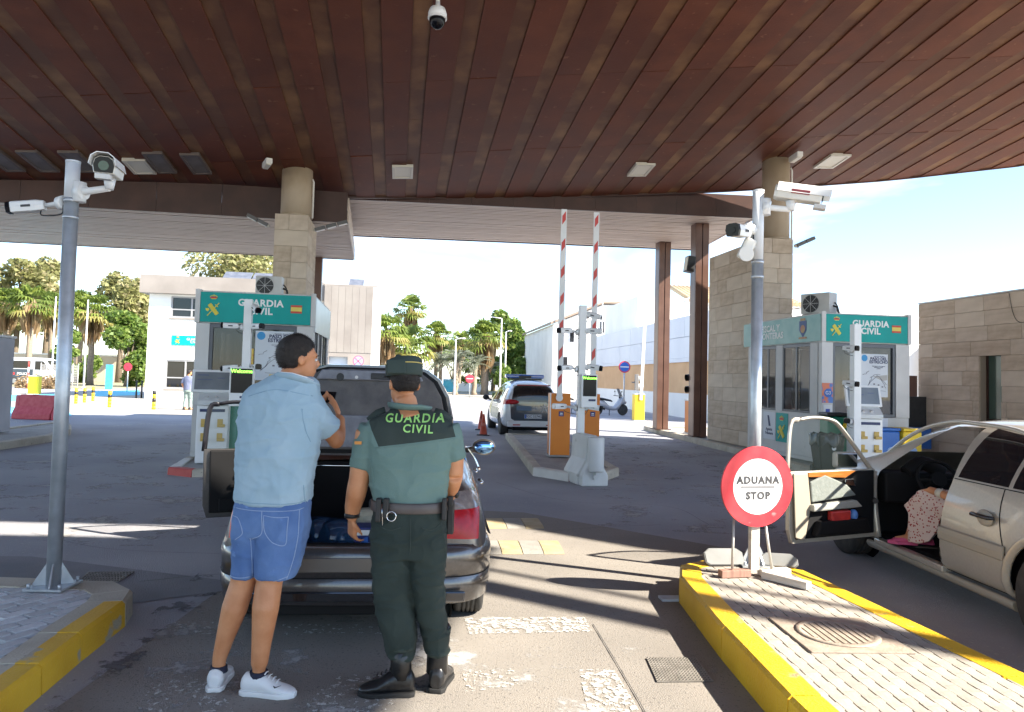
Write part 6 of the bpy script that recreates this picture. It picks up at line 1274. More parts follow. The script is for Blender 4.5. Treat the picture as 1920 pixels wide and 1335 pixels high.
# door mirror seen through the window
m = MB(); pm = T2 @ Vector((.20, -.10 * fy + .025, 1.0)); Tm = Matrix.Translation(pm) @ Matrix.Rotation(rad(10), 4, 'Z'); m.box(-.14, .10, .0, .07, -.075, .075, T=Tm); mh_ = m.build('mirror_housing', beige, door2, bev=.025, seg=3); m = MB(); m.box(-.125, .085, -.006, .004, -.06, .06, T=Tm); m.build('mirror_glass', chrome, mh_, bev=.002)
# ---------------- white police people carrier beyond the gate
pwhite = M('police_white', (.62, .64, .67), (.66, .68, .71), 3, .25, coat=.8); pnavy = M('police_navy', (.012, .03, .055), (.016, .04, .07), 3, .15, coat=1, spec=.6)
pp = at(1001.7, 700, 21.9); Pc = thing('police_car', 'white police people carrier with dark tailgate and a blue light bar', 'car', (pp.x, pp.y, 0), A0)
st = [(.03, .38, .82, 1.0, .5, .74, .72, .60), (.06, .28, 1.0, 1.36, .66, .84, .80, .62), (.22, .22, 1.02, 1.56, .78, .90, .84, .64), (.7, .20, 1.0, 1.64, .82, .915, .86, .66), (1.5, .19, .98, 1.67, .83, .915, .86, .66), (2.4, .19, .96, 1.66, .83, .915, .86, .65), (3.0, .19, .95, 1.50, .83, .91, .86, .66), (3.7, .2, .94, 1.12, .82, .90, .84, .7), (4.25, .24, .80, .92, .75, .86, .78, .6), (4.5, .32, .62, .72, .5, .7, .6, .4)]
bm = shell_bm(st); arches(bm, (.80, 3.55), .36, .33)
for ax, poly, cond, nm, mt in (('y', [(-.66, 1.02), (-.56, 1.50), (.56, 1.50), (.66, 1.02)], lambda c: c.y < .5, 'rear_screen', dglass), ('y', [(-.66, .52), (-.70, 1.02), (.70, 1.02), (.66, .52), (.56, .46), (-.56, .46)], lambda c: c.y < .5, 'tailgate', pnavy), ('x', [(.35, 1.06), (.5, 1.45), (1.15, 1.52), (1.2, 1.04)], lambda c: abs(c.x) > .5, 'window', dglass), ('x', [(1.3, 1.04), (1.28, 1.53), (2.2, 1.53), (2.25, 1.02)], lambda c: abs(c.x) > .5, 'window', dglass), ('x', [(2.35, 1.02), (2.32, 1.53), (2.62, 1.5), (3.4, 1.0)], lambda c: abs(c.x) > .5, 'window', dglass), ('y', [(-.66, 1.06), (-.58, 1.50), (.58, 1.50), (.66, 1.06)], lambda c: c.y > 2.6, 'windscreen', dglass)):
    cutpoly(bm, poly, ax); [take(bm, poly, ax, lambda c, s=s: cond(c) and (ax == 'y' or c.x * s > 0), nm, mt, Pc, 0.0) for s in (1, -1)]
for s in (1, -1):
    q = [(s * .50, .96), (s * .95, .92), (s * .95, 1.06), (s * .52, 1.10)]; cutpoly(bm, q, 'y'); take(bm, q, 'y', lambda c: c.y < .5, 'tail_light', redlens, Pc, .01, True)
    q = [(1.0, .45), (1.0, .80), (2.9, .80), (2.9, .45)]; cutpoly(bm, q, 'x'); take(bm, q, 'x', lambda c: c.x * s > .6, 'side_stripe', M('police_green', (.03, .14, .08), rough=.3), Pc, .004, True)
    q = [(2.9, .55), (2.9, .86), (3.15, .86), (3.15, .55)]; cutpoly(bm, q, 'x'); take(bm, q, 'x', lambda c: c.x * s > .6, 'yellow_stripe', M('police_yellow', (.7, .6, .05), rough=.3), Pc, .004, True)
finish(bm, 'body', pwhite, Pc)
for s in (-1, 1): m = MB(); m.ell((s * .64, -.0, 1.01), (.21, .07, .07), 14, 8); m.build('tail_light', redlens, Pc)
wb2 = [(s * .79, y) for s in (-1, 1) for y in (.80, 3.55)]
for x, y in wb2: wheel(Pc, x, y, .32, .21, 1 if x > 0 else -1)
m = MB(); m.box(-.78, .78, -.045, .2, .28, .46); bpp = m.build('rear_bumper', pwhite, Pc, bev=.03, seg=3)
for s in (-1, 1): m = MB(); m.box(s * .5 - .11, s * .5 + .11, -.05, -.042, .325, .355); m.build('reflector', redlens, bpp)
m = MB(); m.box(-.6, .6, -.02, .3, .18, .275); m.build('lower_valance', blackm, Pc)
m = MB(); m.box(-.26, .26, .0, .03, .53, .65); pl = m.build('number_plate', M('plate_white', (.6, .63, .68)), Pc); text('PGC 5574G', .10, pl, (.02, -.004, .59), dktxt, bold=.01); panel('plate_band', pl, -.255, -.20, -.003, -.001, .535, .645, signblue)
m = MB(); m.ell((.33, .0, .93), (.025, .008, .025), 10, 6)
for a, b in (((.33, .90), (.25, .72)), ((.33, .90), (.41, .72)), ((.33, .86), (.22, .90)), ((.33, .86), (.44, .90))): m.tube([(a[0], .0, a[1]), (b[0], .01, b[1])], .018, 5)
m.build('tailgate_emblem', whtxt, Pc); text('GC', .13, Pc, (.06, -.002, .84), M('pale_blue_text', (.35, .42, .5)), bold=.01); panel('tailgate_reflection_strip', Pc, -.5, -.05, .012, .03, .76, .90, M('strip_blue', (.10, .16, .24)))
m = MB(); m.box(-.62, .62, 1.55, 1.85, 1.72, 1.84); lb_ = m.build('light_bar', M('bar_blue', (.02, .10, .42), (.03, .16, .55), 4, .15, coat=.8), Pc, bev=.04, seg=3); m = MB(); m.box(-.2, .2, 1.54, 1.86, 1.725, 1.80); m.build('bar_centre', black, lb_); m = MB(); m.box(-.55, .55, 1.6, 1.8, 1.66, 1.715); m.build('bar_mount', black, lb_)
for s in (-1, 1): m = MB(); m.ell((s * 1.06, 3.0, 1.06), (.11, .06, .09), 12, 8); m.tube([(s * .86, 3.05, .98), (s * 1.0, 3.02, 1.02)], .03, 6); m.build('mirror', black, Pc)
m = MB(); m.box(-.5, .5, .03, .06, 1.50, 1.53); m.build('brake_light', redlens, Pc)
well(Pc, -.7, .7, .3, 4.2, .19, .3)
conem = M('cone_red', (.50, .08, .04), (.58, .11, .06), 6, .5)
for px, py, lab, h in ((906, 816, 'red traffic cone on the road beside the police car', .62), (902, 806, 'second red traffic cone half hidden behind the first', .62)):
    p = gp(px, py); r = thing('traffic_cone', lab, 'cone', (p.x, p.y, 0), 0, 'red traffic cones'); m = MB(); m.lathe([(.13, .035), (.115, .05), (.028, h), (.01, h + .01)], 16); m.build('cone', conem, r); m = MB(); m.box(-.19, .19, -.19, .19, 0, .034); m.build('base', black, r, bev=.012); m = MB(); m.lathe([(.082, .27), (.066, .38), (.0665, .382), (.083, .272)], 16); m.build('band', M('cone_band', (.62, .2, .15)), r)
# ---------------- police van far left
pv = at(60, 700, 67); V = thing('police_van', 'white and dark blue police van parked before the left palms', 'van', (pv.x - 2.6, pv.y, 0), rad(3))
prof = [(0, .35), (5.2, .35), (5.25, .8), (5.1, 1.15), (4.35, 1.35), (3.55, 2.35), (3.2, 2.5), (.1, 2.5), (0, 2.3)]
m = MB(); m.prism(prof, 'y', 0, 1.9); m.build('body', pwhite, V, bev=.05, seg=3)
panel('livery', V, .08, 2.6, -.012, -.003, .62, 1.45, pnavy); t_ = panel('cargo_window', V, .3, 2.35, -.012, -.003, 1.52, 2.2, dglass); m = MB(); m.prism([(2.75, 1.42), (4.1, 1.42), (3.45, 2.2), (2.75, 2.2)], 'y', -.012, -.003); m.build('cab_window', dglass, V); m = MB(); m.add([(4.42, .12, 1.40), (4.42, 1.78, 1.40), (3.68, 1.7, 2.30), (3.68, .2, 2.30)], [(0, 1, 2, 3)]); m.build('windscreen', dglass, V, fix=False)
text('POLICIA', .30, V, (1.75, -.016, 1.02), whtxt, bold=.015); panel('red_mark', V, .75, 1.0, -.02, -.013, .92, 1.12, red)
for x in (1.0, 4.2):
    m = MB(); m.cyl((x, -.03, .36), (x, .2, .36), .36, n=24); w_ = m.build('wheel', rubber, V); m = MB(); m.cyl((x, -.04, .36), (x, -.031, .36), .22, n=20); m.build('rim', rimm, w_)
panel('bumper', V, 4.7, 5.3, -.02, 1.92, .36, .75, M('van_bumper', (.45, .46, .48)), .05); m = MB(); m.ell((5.12, .15, .98), (.12, .16, .13), 10, 6); m.build('headlight', clearlens, V); m = MB(); m.box(3.6, 3.75, -.22, -.05, 1.5, 1.8); m.build('mirror', black, V, bev=.02)
# ---------------- scooters
def scooter(label, px, Y, rz):
    p = at(px, 760, Y); r = thing('scooter', label, 'scooter', (p.x, p.y, 0), rz, 'scooters parked by the long wall'); sv = M('scooter_silver', (.45, .46, .48), rough=.3, metal=.4)
    for y in (-.72, .72):
        m = MB(); T = Matrix.Translation((0, y, .29)) @ Matrix.Rotation(rad(90), 4, 'Y'); m.lathe([(.19, -.06), (.27, -.055), (.29, 0), (.27, .055), (.19, .06)], 22, T=T); w_ = m.build('wheel', rubber, r); m = MB(); m.lathe([(.19, -.02), (.19, .02), (.03, .04), (.03, -.04)], 14, T=T); m.build('rim', rimm, w_)
    def sec(y, z, w, h): return [(w * math.cos(a), y, z + h * math.sin(a)) for a in np.linspace(0, 2 * math.pi, 12, endpoint=False)]
    m = MB(); m.loft([sec(-1.0, .72, .05, .05), sec(-.8, .66, .16, .16), sec(-.4, .55, .2, .2), sec(-.1, .38, .18, .12), sec(.2, .34, .18, .1), sec(.42, .5, .2, .22), sec(.6, .75, .2, .22), sec(.78, .72, .12, .14), sec(.9, .62, .04, .05)]); m.build('fairing', sv, r)
    m = MB(); m.loft([sec(-.95, .84, .10, .03), sec(-.7, .85, .17, .06), sec(-.35, .80, .18, .06), sec(-.0, .74, .13, .05), sec(.1, .70, .06, .03)]); m.build('seat', black, r)
    m = MB(); m.add([(-.17, .62, .95), (.17, .62, .95), (.13, .42, 1.35), (-.13, .42, 1.35)], [(0, 1, 2, 3)]); m.build('windscreen', wglass, r, fix=False)
    m = MB(); m.tube([(-.34, .38, 1.0), (-.15, .48, .98), (.15, .48, .98), (.34, .38, 1.0)], .018, 6); m.tube([(0, .72, .29), (0, .52, .95)], .04, 6)
    for s in (-1, 1): m.tube([(s * .26, .42, 1.0), (s * .33, .45, 1.18)], .008, 4); m.ell((s * .34, .45, 1.2), (.06, .02, .04), 8, 5)
    m.build('handlebar', black, r); m = MB(); m.ell((0, .86, .66), (.11, .05, .06), 10, 6); m.build('headlight', clearlens, r); m = MB(); m.tube([(.1, -.1, .0), (.1, -.1, .3)], .02, 5); m.tube([(.17, -.9, .4), (.17, -.4, .32)], .05, 8); m.build('stand_and_exhaust', black, r)
    return r
scooter('silver scooter parked side on before the long orange wall', 1144, 37, rad(-68)); scooter('scooter half hidden behind the orange barrier cabinets', 1072, 38, rad(-50))
# ================================================================ people
from mathutils import noise as mnoise
def organic(name, mb, mats, parent, voxel=.008, smooth=6, matf=None, folds=None, cuts=()):
    o = mb.build(name, mats, parent, fix=True); applied(o, [('REMESH', dict(mode='VOXEL', voxel_size=voxel, use_smooth_shade=True))])
    me = o.data; me.materials.clear()
    for m in (mats if isinstance(mats, (list, tuple)) else [mats]): me.materials.append(m)
    bm = bmesh.new(); bm.from_mesh(me)
    for _ in range(smooth): bmesh.ops.smooth_vert(bm, verts=bm.verts, factor=.5, use_axis_x=True, use_axis_y=True, use_axis_z=True)
    if folds:
        bm.normal_update()
        for v in bm.verts:
            d = 0
            for amp, sx, sz, off in folds:
                p = Vector((v.co.x * sx, v.co.y * sx, v.co.z * sz)) + Vector((off, off, off)); q = mnoise.noise(p + Vector((0, 0, mnoise.noise(p * .6) * .9))); d += amp * ((1 - abs(q) * 2.4) * .6 + max(0, 1 - abs(q) * 7) ** 1.3 * .4)
            v.co += v.normal * d
    for co, no in cuts: cut(bm, co, no)
    bm.to_mesh(me); bm.free()
    for p in me.polygons:
        p.use_smooth = True
        if matf: p.material_index = matf(p.center)
    return o
def rowloft(m, rows, base, Y, dep, n=26, e=2.4):
    """rows of (photo row, left edge, right edge[, depth, dy]) -> a closed form of those widths standing at distance Y"""
    rings = []
    for r in rows:
        y, xl, xr = r[:3]; d = r[3] if len(r) > 3 else dep; Yc = Y + (r[4] if len(r) > 4 else 0); a, b = at(xl, y, Yc), at(xr, y, Yc); c = (a + b) / 2 - base; hw = (b - a).length / 2; ring = []
        for k in range(n):
            t = 2 * math.pi * k / n; ct, st_ = math.cos(t), math.sin(t)
            ring.append(c + Vector((hw * abs(ct) ** (2 / e) * (1 if ct >= 0 else -1), d / 2 * abs(st_) ** (2 / e) * (1 if st_ >= 0 else -1), 0)))
        rings.append(ring)
    return m.loft(rings)
def hand(m, w, d, nrm, thumb, s=1.0, curl=.35, spread=.05):
    """palm and five fingers from wrist point w along d; nrm points out of the palm; thumb = side direction of the thumb"""
    w, d, nrm, th = Vector(w), Vector(d).normalized(), Vector(nrm).normalized(), Vector(thumb).normalized()
    m.loft([[w + d * y * s + th * (x * wd * s) + nrm * (z * .014 * s) for x, z in ((-1, -.8), (0, -1), (1, -.8), (1.05, 0), (1, .8), (0, 1), (-1, .8), (-1.05, 0))] for y, wd in ((-.01, .026), (.03, .036), (.075, .041), (.095, .038))])
    for k, (off, L_) in enumerate(((.030, .072), (.010, .080), (-.011, .075), (-.031, .058))):
        p = w + d * (.085 * s) + th * off * s; a = d + th * spread * (1.5 - k); pts = [p - d * .02 * s, p]; ang = 0
        for j, fr in enumerate((.45, .32, .25)):
            ang += curl * (1.0 if j else .8); v = (a * math.cos(ang) + nrm * math.sin(ang)).normalized(); p = p + v * L_ * fr * s; pts.append(p)
        m.tube(pts, [.0095 * s, .0095 * s, .0088 * s, .008 * s, .0065 * s], 8)
    p = w + d * .02 * s + th * .028 * s; q = p + (th * .7 + d * .7 + nrm * .25).normalized() * .038 * s; r = q + (d * .9 + nrm * .5).normalized() * .030 * s; t_ = r + (d * .9 + nrm * .6 - th * .2).normalized() * .024 * s
    m.tube([p - th * .01 * s, q, r, t_], [.015 * s, .012 * s, .0105 * s, .008 * s], 8)
def frame(fwd, up=(0, 0, 1)):
    f = Vector(fwd).normalized(); r = f.cross(Vector(up)).normalized(); u = r.cross(f); return Matrix((r, f, u)).transposed()   # columns right, forward, up
def head(m, c, R, s=1.0):
    c = Vector(c); P = lambda x, y, z: c + R @ Vector((x, y, z)) * s
    m.ell(P(0, -.012, .028), (.076 * s, .097 * s, .096 * s), 22, 14, R=R); m.ell(P(0, .028, -.035), (.064 * s, .070 * s, .085 * s), 20, 12, R=R)
    m.tube([P(0, .02, -.06), P(0, .065, -.095)], [.05 * s, .028 * s], 12); m.tube([P(0, .086, .022), P(0, .112, -.022)], [.010 * s, .016 * s], 8); m.ell(P(0, .098, -.024), (.02 * s, .014 * s, .012 * s), 10, 6, R=R)
    m.tube([P(-.05, .07, .03), P(0, .09, .034), P(.05, .07, .03)], .013 * s, 8); m.tube([P(-.024, .078, -.055), P(0, .09, -.055), P(.024, .078, -.055)], .009 * s, 8)
    for q in (-1, 1):
        m.ell(P(q * .079, -.012, -.002), (.011 * s, .024 * s, .034 * s), 12, 8, R=R @ Matrix.Rotation(q * .25, 3, 'Z')); m.ell(P(q * .074, -.006, .0), (.012 * s, .012 * s, .02 * s), 10, 6, R=R)
def face_parts(parent, c, R, s=1.0):
    P = lambda x, y, z: Vector(c) + R @ Vector((x, y, z)) * s
    for q in (-1, 1):
        m = MB(); m.ell(P(q * .032, .079, .008), (.012 * s, .010 * s, .009 * s), 12, 8, R=R); e = m.build('eye', M('eye_white', (.6, .58, .55), rough=.15), parent); m = MB(); m.ell(P(q * .032, .087, .008), (.006 * s, .003 * s, .006 * s), 10, 6, R=R); m.build('iris', M('iris', (.03, .015, .008), rough=.1), e)
        m = MB(); m.tube([P(q * .014, .092, .026), P(q * .034, .088, .031), P(q * .052, .074, .026)], [.003 * s, .0045 * s, .002 * s], 6); m.build('eyebrow', hairm, parent)
    m = MB(); m.tube([P(-.024, .084, -.058), P(0, .0965, -.055), P(.024, .084, -.058)], [.003 * s, .0055 * s, .003 * s], 8); m.build('lips', M('lips', (.32, .11, .085), rough=.45), parent)
def hair(parent, c, R, s=1.0, thick=.010, low=-.06):
    """cropped hair: a cap over the skull, cut back to hairline and nape"""
    m = MB(); c = Vector(c); cc = c + R @ Vector((0, -.014, .030)) * s; m.ell(cc, ((.077 + thick) * s, (.098 + thick) * s, (.097 + thick) * s), 48, 34, R=R); o = m.build('hair', hairm, parent)
    bm = bmesh.new(); bm.from_mesh(o.data); Ri = R.inverted(); kill = []
    for v in bm.verts:
        l = Ri @ (v.co - c) / s; lim = low if l.y < -.035 else (low + (l.y + .035) / .055 * (.03 - low) if l.y < .02 else .03 + (l.y - .02) * .75)
        if l.z < lim: kill.append(v)
        else: v.co += v.normal * (mnoise.noise(v.co * 60) * .003 - max(0, (.03 - (l.z - lim)) / .03) * .007)
    bmesh.ops.delete(bm, geom=kill, context='VERTS'); hr = random.Random(5); bm.faces.ensure_lookup_table(); fl_ = list(bm.faces)
    for _ in range(3200):
        f = hr.choice(fl_); ps = [v.co for v in f.verts]; w_ = [hr.random() for _ in ps]; p = sum((a_ * b_ for a_, b_ in zip(ps, w_)), Vector()) / sum(w_); n_ = (p - cc).normalized(); t_ = (n_ * .7 + R @ Vector((hr.gauss(0, .35), -.25, -.55 + hr.gauss(0, .3)))).normalized(); s_ = n_.cross(t_)
        s_ = s_.normalized() * .0011 if s_.length > 1e-4 else Vector((.001, 0, 0)); q_ = p - n_ * .002; bm.faces.new([bm.verts.new(q_ + s_), bm.verts.new(q_ - s_), bm.verts.new(q_ + t_ * hr.uniform(.008, .015))])
    bm.to_mesh(o.data); bm.free(); return o

def shoe(parent, name, heel, d, L_, mats, h=.10, w=.05, ankle=.10, laces=True):
    """closed shoe from heel point on the ground along d; mats = (upper, sole)"""
    d = Vector(d).normalized(); sd = d.cross(Vector((0, 0, 1))); heel = Vector(heel)
    def ring(y, wd, z0, z1, lean=0): return [heel + d * (y + lean * (math.sin(t) > 0)) + sd * (wd * math.cos(t)) + Vector((0, 0, z0 + (z1 - z0) * (.5 + .5 * math.sin(t)))) for t in np.linspace(0, 2 * math.pi, 18, endpoint=False)]
    m = MB(); m.loft([ring(.0, w * .55, .018, ankle * .75), ring(.02, w * .82, .012, ankle), ring(.09, w * .9, .012, ankle * 1.02), ring(.14, w * .95, .012, ankle * .86), ring(.19, w * 1.05, .012, h * .68), ring(L_ - .05, w * 1.0, .012, h * .55), ring(L_ - .015, w * .75, .014, h * .42), ring(L_, w * .4, .018, h * .3)])
    u = organic(name, m, mats[0], parent, .006, 3)
    n = 24; out = [(.0, -.6), (.0, .6), (.03, .9), (.1, .86), (.18, 1.05), (L_ - .07, 1.12), (L_ - .02, .8), (L_ + .006, .35), (L_ + .006, -.35), (L_ - .02, -.8), (L_ - .07, -1.12), (.18, -1.05), (.1, -.86), (.03, -.9)]
    m = MB(); m.loft([[heel + d * (y - .004) + sd * (x * w * 1.03) + Vector((0, 0, z)) for y, x in out] for z in (.0015, .028)]); m.build('sole', mats[1], u, bev=.004)
    if laces:
        m = MB()
        for k in range(4):
            p = heel + d * (.13 + k * .022) + Vector((0, 0, ankle * .93 - k * .012 + .006)); m.tube([p - sd * .022, p + Vector((0, 0, .006)), p + sd * .022], .0035, 5)
        m.build('laces', mats[1], u)
    return u
def tubes(m, base, pts, rs, n=12): m.tube([p - base for p in pts], rs, n); return m
PX = 345.0
# ---------------------------------------------------------------- man in the light blue polo shirt
YM = 4.0; mb0 = Vector((at(460, 1280, YM).x, YM, 0)); man = thing('person', 'tall man in light blue polo shirt, denim shorts and white trainers beside the open boot', 'person', mb0, 0, 'people at the border post')
hc = at(560, 675, YM + .03) - mb0; HR = frame((.80, .58, -.06))
m = MB(); head(m, hc, HR, 1.04)
Q = lambda x, y, dy=0.0: at(x, y, YM + dy) - mb0
m.tube([Q(549, 692, .02), Q(543, 712, .0), Q(535, 740, .0)], [.056, .060, .09], 16)
rowloft(m, [(722, 500, 575, .13), (748, 482, 585, .18), (800, 464, 588, .21), (880, 460, 576, .21), (940, 462, 566, .20), (985, 458, 566, .20), (1005, 462, 560, .18)], mb0, YM, .2)
LH, RH = Q(478, 985), Q(535, 990)
lk, la, rk, ra = Q(456, 1090), Q(411, 1236, .0), Q(505, 1090, -.03), Q(486, 1248, -.06)
m.tube([LH, Q(466, 1040), lk, Q(440, 1140, -.01), Q(421, 1200), la], [.09, .082, .066, .068, .047, .037], 16); m.tube([RH, Q(518, 1040, -.02), rk, Q(498, 1140, -.06), Q(491, 1200, -.06), ra], [.095, .085, .070, .070, .053, .043], 16)
for a, dd, l in ((la, (-.12, 1, 0), .17), (ra, (1, -.12, 0), .17)):
    dv = Vector(dd).normalized(); f0 = Vector((a.x, a.y, .05)); f0.z = .045; m.tube([a, f0, f0 + dv * (l - .07) + Vector((0, 0, -.012))], [.036, .034, .022], 12)
# right arm bent up in front, left arm crossing to the phone
re, rw = Q(631, 822, .18), Q(637, 784, .34)
m.tube([Q(568, 764, .02), Q(600, 794, .09), re], [.05, .052, .048], 14); m.tube([re, re.lerp(rw, .35), rw], [.049, .046, .031], 14); m.ell(re + Vector((0, -.01, -.01)), (.047, .05, .047), 12, 8)
hand(m, rw, Q(622, 742, .40) - rw, (-.75, .35, .3), (-.2, .8, .6), 1.06, .55)
le, lw_ = Q(486, 845, .22), Q(575, 775, .40)
m.tube([Q(478, 752, .02), le], [.066, .048], 14); m.tube([le, le.lerp(lw_, .35), lw_], [.049, .045, .031], 14); hand(m, lw_, Q(604, 758, .42) - lw_, (.2, .3, .9), (0, -.3, .9), 1.06, .6)
body = organic('body', m, skin, man, .0075, 4)
face_parts(man, hc, HR, 1.04); hair(man, hc, HR, 1.04)
polo = M('light_blue_polo', (.30, .43, .52), (.36, .49, .58), 6, .85, bump=.3, bscale=320)
m = MB(); rowloft(m, [(706, 512, 584, .12, .0), (714, 496, 596, .16), (726, 474, 598, .20), (742, 459, 600, .24), (765, 452, 603, .26), (800, 449, 600, .27), (850, 447, 595, .275), (900, 446, 586, .27), (930, 444, 581, .265), (941, 445, 579, .262)], mb0, YM, .26)
m.tube([Q(572, 752, .0), Q(592, 778, .04), Q(616, 806, .12)], [.088, .079, .072], 18); m.tube([Q(490, 742, .02), Q(478, 775, .06), Q(482, 815, .15)], [.09, .088, .08], 18)
shirt = organic('polo_shirt', m, [polo], man, .008, 5, folds=[(.008, 4.0, 7, 1.3), (.005, 8, 16, 7.7), (.003, 16, 7, 3.1)])
m = MB(); m.tube([Q(x, y, d) for x, y, d in ((512, 712, .02), (524, 704, -.062), (548, 706, -.085), (575, 714, -.072), (593, 722, -.01), (590, 724, .06))], [(.010, .022)] * 6, 8); col_ = m.build('collar', polo, shirt); m = MB(); m.tube([Q(x, y - 6, d * 1.02) for x, y, d in ((512, 712, .02), (524, 704, -.068), (548, 706, -.09), (575, 714, -.078), (593, 722, -.01))], .004, 6); m.build('collar_tipping', white, col_)
den = M('blue_denim', (.055, .12, .30), (.13, .225, .44), 4, .85, bump=.25, bscale=260, speck=((.15, .26, .52), 13, .66), detail=9); denst = M('denim_stitch', (.30, .38, .55), rough=.8)
m = MB(); rowloft(m, [(922, 447, 577, .235), (945, 443, 580, .25), (975, 440, 581, .265), (1000, 439, 577, .25)], mb0, YM, .25)
rowloft(m, [(975, 440, 516, .24), (1010, 438, 500, .22), (1045, 438, 491, .205), (1078, 439, 485, .20)], mb0, YM, .2); rowloft(m, [(975, 476, 580, .25), (1010, 481, 574, .24, -.01), (1045, 482, 564, .225, -.025), (1080, 482, 555, .22, -.035)], mb0, YM, .2)
sh = organic('denim_shorts', m, den, man, .0075, 4, folds=[(.007, 6, 9, 4.4), (.004, 13, 14, 9.1)])
bpy.context.view_layer.update()
def onto(o_, pts, off=.003, r=.0025, mat=None, name='seam', parent=None):
    """thread laid on the back of a garment: rays from behind towards +y"""
    out = []
    for x, z in pts:
        ok, hit, n_, i_ = o_.ray_cast(Vector((x, -1.2, z)), Vector((0, 1, 0)))
        if ok: out.append(hit + Vector((0, -off, 0)))
    if len(out) > 2: m = MB(); m.tube(out, r, 5); return m.build(name, mat, parent)
def pxl(o_, pts, base, Y, k=6): return [((at(x, y, Y) - base).x, (at(x, y, Y) - base).z) for x, y in cr(pts, k)]
for pts, nm in (([(449, 946), (500, 950), (560, 951), (576, 948)], 'waist_seam'), ([(506, 950), (506, 990), (486, 1002)], 'back_seam'), ([(484, 1000), (483, 1040), (482, 1078)], 'inner_seam'), ([(510, 958), (512, 990), (528, 1008), (548, 1012), (551, 985), (553, 962)], 'pocket_seam'), ([(510, 958), (535, 962), (553, 962)], 'pocket_seam'), ([(446, 962), (460, 966), (470, 990), (455, 1004)], 'pocket_seam'), ([(570, 950), (568, 1000), (558, 1050), (548, 1080)], 'side_seam'), ([(441, 1072), (460, 1074), (481, 1073)], 'hem_seam'), ([(484, 1074), (520, 1078), (552, 1070)], 'hem_seam')):
    onto(sh, pxl(sh, pts, mb0, YM), .001, .0022, denst, nm, sh)
pst_ = M('polo_stitch', (.22, .34, .44), rough=.9)
for pts, nm in (([(446, 932), (500, 936), (560, 938), (578, 935)], 'hem_seam'), ([(478, 742), (530, 730), (592, 742)], 'shoulder_seam'), ([(577, 765), (582, 800), (590, 826)], 'armhole_seam'), ([(578, 905), (577, 925), (577, 940)], 'side_vent')):
    onto(shirt, pxl(shirt, pts, mb0, YM), .0005, .0022, pst_, nm, shirt)
trw = M('white_trainer', (.72, .72, .72), (.78, .78, .78), 6, .45); sockm = M('navy_sock', (.02, .022, .045), rough=.9)
lh, rh = Vector((la.x + .003, la.y - .065, .0)), Vector((ra.x - .085, ra.y + .0, .0))
shoe(man, 'trainer', lh, (-.16, 1, 0), .29, (trw, white), .10, .052, .115); s2 = shoe(man, 'trainer', rh, (1, -.10, 0), .29, (trw, white), .10, .05, .115)
m = MB(); p = rh + Vector((.20, -.055, .058)); m.prism([(p.x - .02, p.z + .008), (p.x - .012, p.z - .004), (p.x + .022, p.z + .012), (p.x - .008, p.z + .002)], 'y', p.y - .006, p.y); m.build('side_mark', dktxt, s2)
for a in (la, ra): m = MB(); m.tube([Vector((a.x, a.y, .085)), Vector((a.x, a.y, .118))], [.047, .042 if a is la else .047], 14); m.build('sock', sockm, man)
ph = thing('mobile_phone', 'dark mobile phone held up by the man in light blue', 'phone', mb0 + Q(611, 745, .44)); Tq = Matrix.Rotation(rad(-25), 4, 'Z') @ Matrix.Rotation(rad(-20), 4, 'X'); m = MB(); m.box(-.075, .075, -.005, .005, -.037, .037, T=Tq); m.build('phone_case', black, ph, bev=.004); m = MB(); m.box(-.07, .07, -.0065, -.0052, -.034, .034, T=Tq); m.build('phone_screen', lens, ph)
# ---------------------------------------------------------------- officer in green
YG = 4.0; gb0 = Vector((at(775, 1280, YG).x, YG, 0)); off_ = thing('person', 'uniformed officer in green shirt and cap standing with back turned at the car boot', 'person', gb0, 0, 'people at the border post')
G = lambda x, y, dy=0.0: at(x, y, YG + dy) - gb0
gc = G(757, 722, .05); GR = frame((-.45, .88, -.12))
m = MB(); head(m, gc, GR, .98); m.tube([G(760, 745, .03), G(764, 768, .02), G(768, 790, .0)], [.058, .062, .10], 16)
rowloft(m, [(784, 705, 832, .16), (810, 698, 842, .21), (880, 705, 832, .22), (940, 710, 828, .22), (985, 708, 830, .21), (1010, 712, 826, .2)], gb0, YG, .2)
gla, gra = G(752, 1250, -.02), G(820, 1235, .06)
m.tube([G(738, 1000), G(735, 1080), G(740, 1120), G(745, 1180), gla], [.10, .085, .07, .065, .045], 14); m.tube([G(802, 1000), G(800, 1080), G(804, 1110), G(815, 1170, .03), gra], [.10, .085, .07, .065, .045], 14)
for a, dd in ((gla, (-1, .10, 0)), (gra, (.1, 1, 0))): dv = Vector(dd).normalized(); f0 = Vector((a.x, a.y, .05)); f0.z = .04; m.tube([a, f0, f0 + dv * .09], [.04, .03, .02], 12)
ge, gw = G(672, 905, .0), G(659, 972, .06)
m.tube([G(690, 808), G(680, 860), ge], [.066, .062, .054], 14); m.tube([ge, G(668, 925, .01), G(662, 950, .04), gw], [.056, .055, .046, .034], 14); hand(m, gw, Vector((.08, .05, -1)), (.75, .55, .1), (.55, -.75, 0), 1.0, .62)
g2, gw2 = G(852, 892, .0), G(843, 932, .12)
m.tube([G(842, 806), G(852, 850), g2], [.062, .054, .048], 14); m.tube([g2, g2.lerp(gw2, .4), gw2], [.049, .045, .033], 14); hand(m, gw2, Vector((-.55, .6, -.4)), (-.6, -.3, -.6), (.2, .7, .6), 1.0, .7)
organic('body', m, skin, off_, .0075, 4); face_parts(off_, gc, GR, .98); hair(off_, gc, GR, .98, .006, -.05)
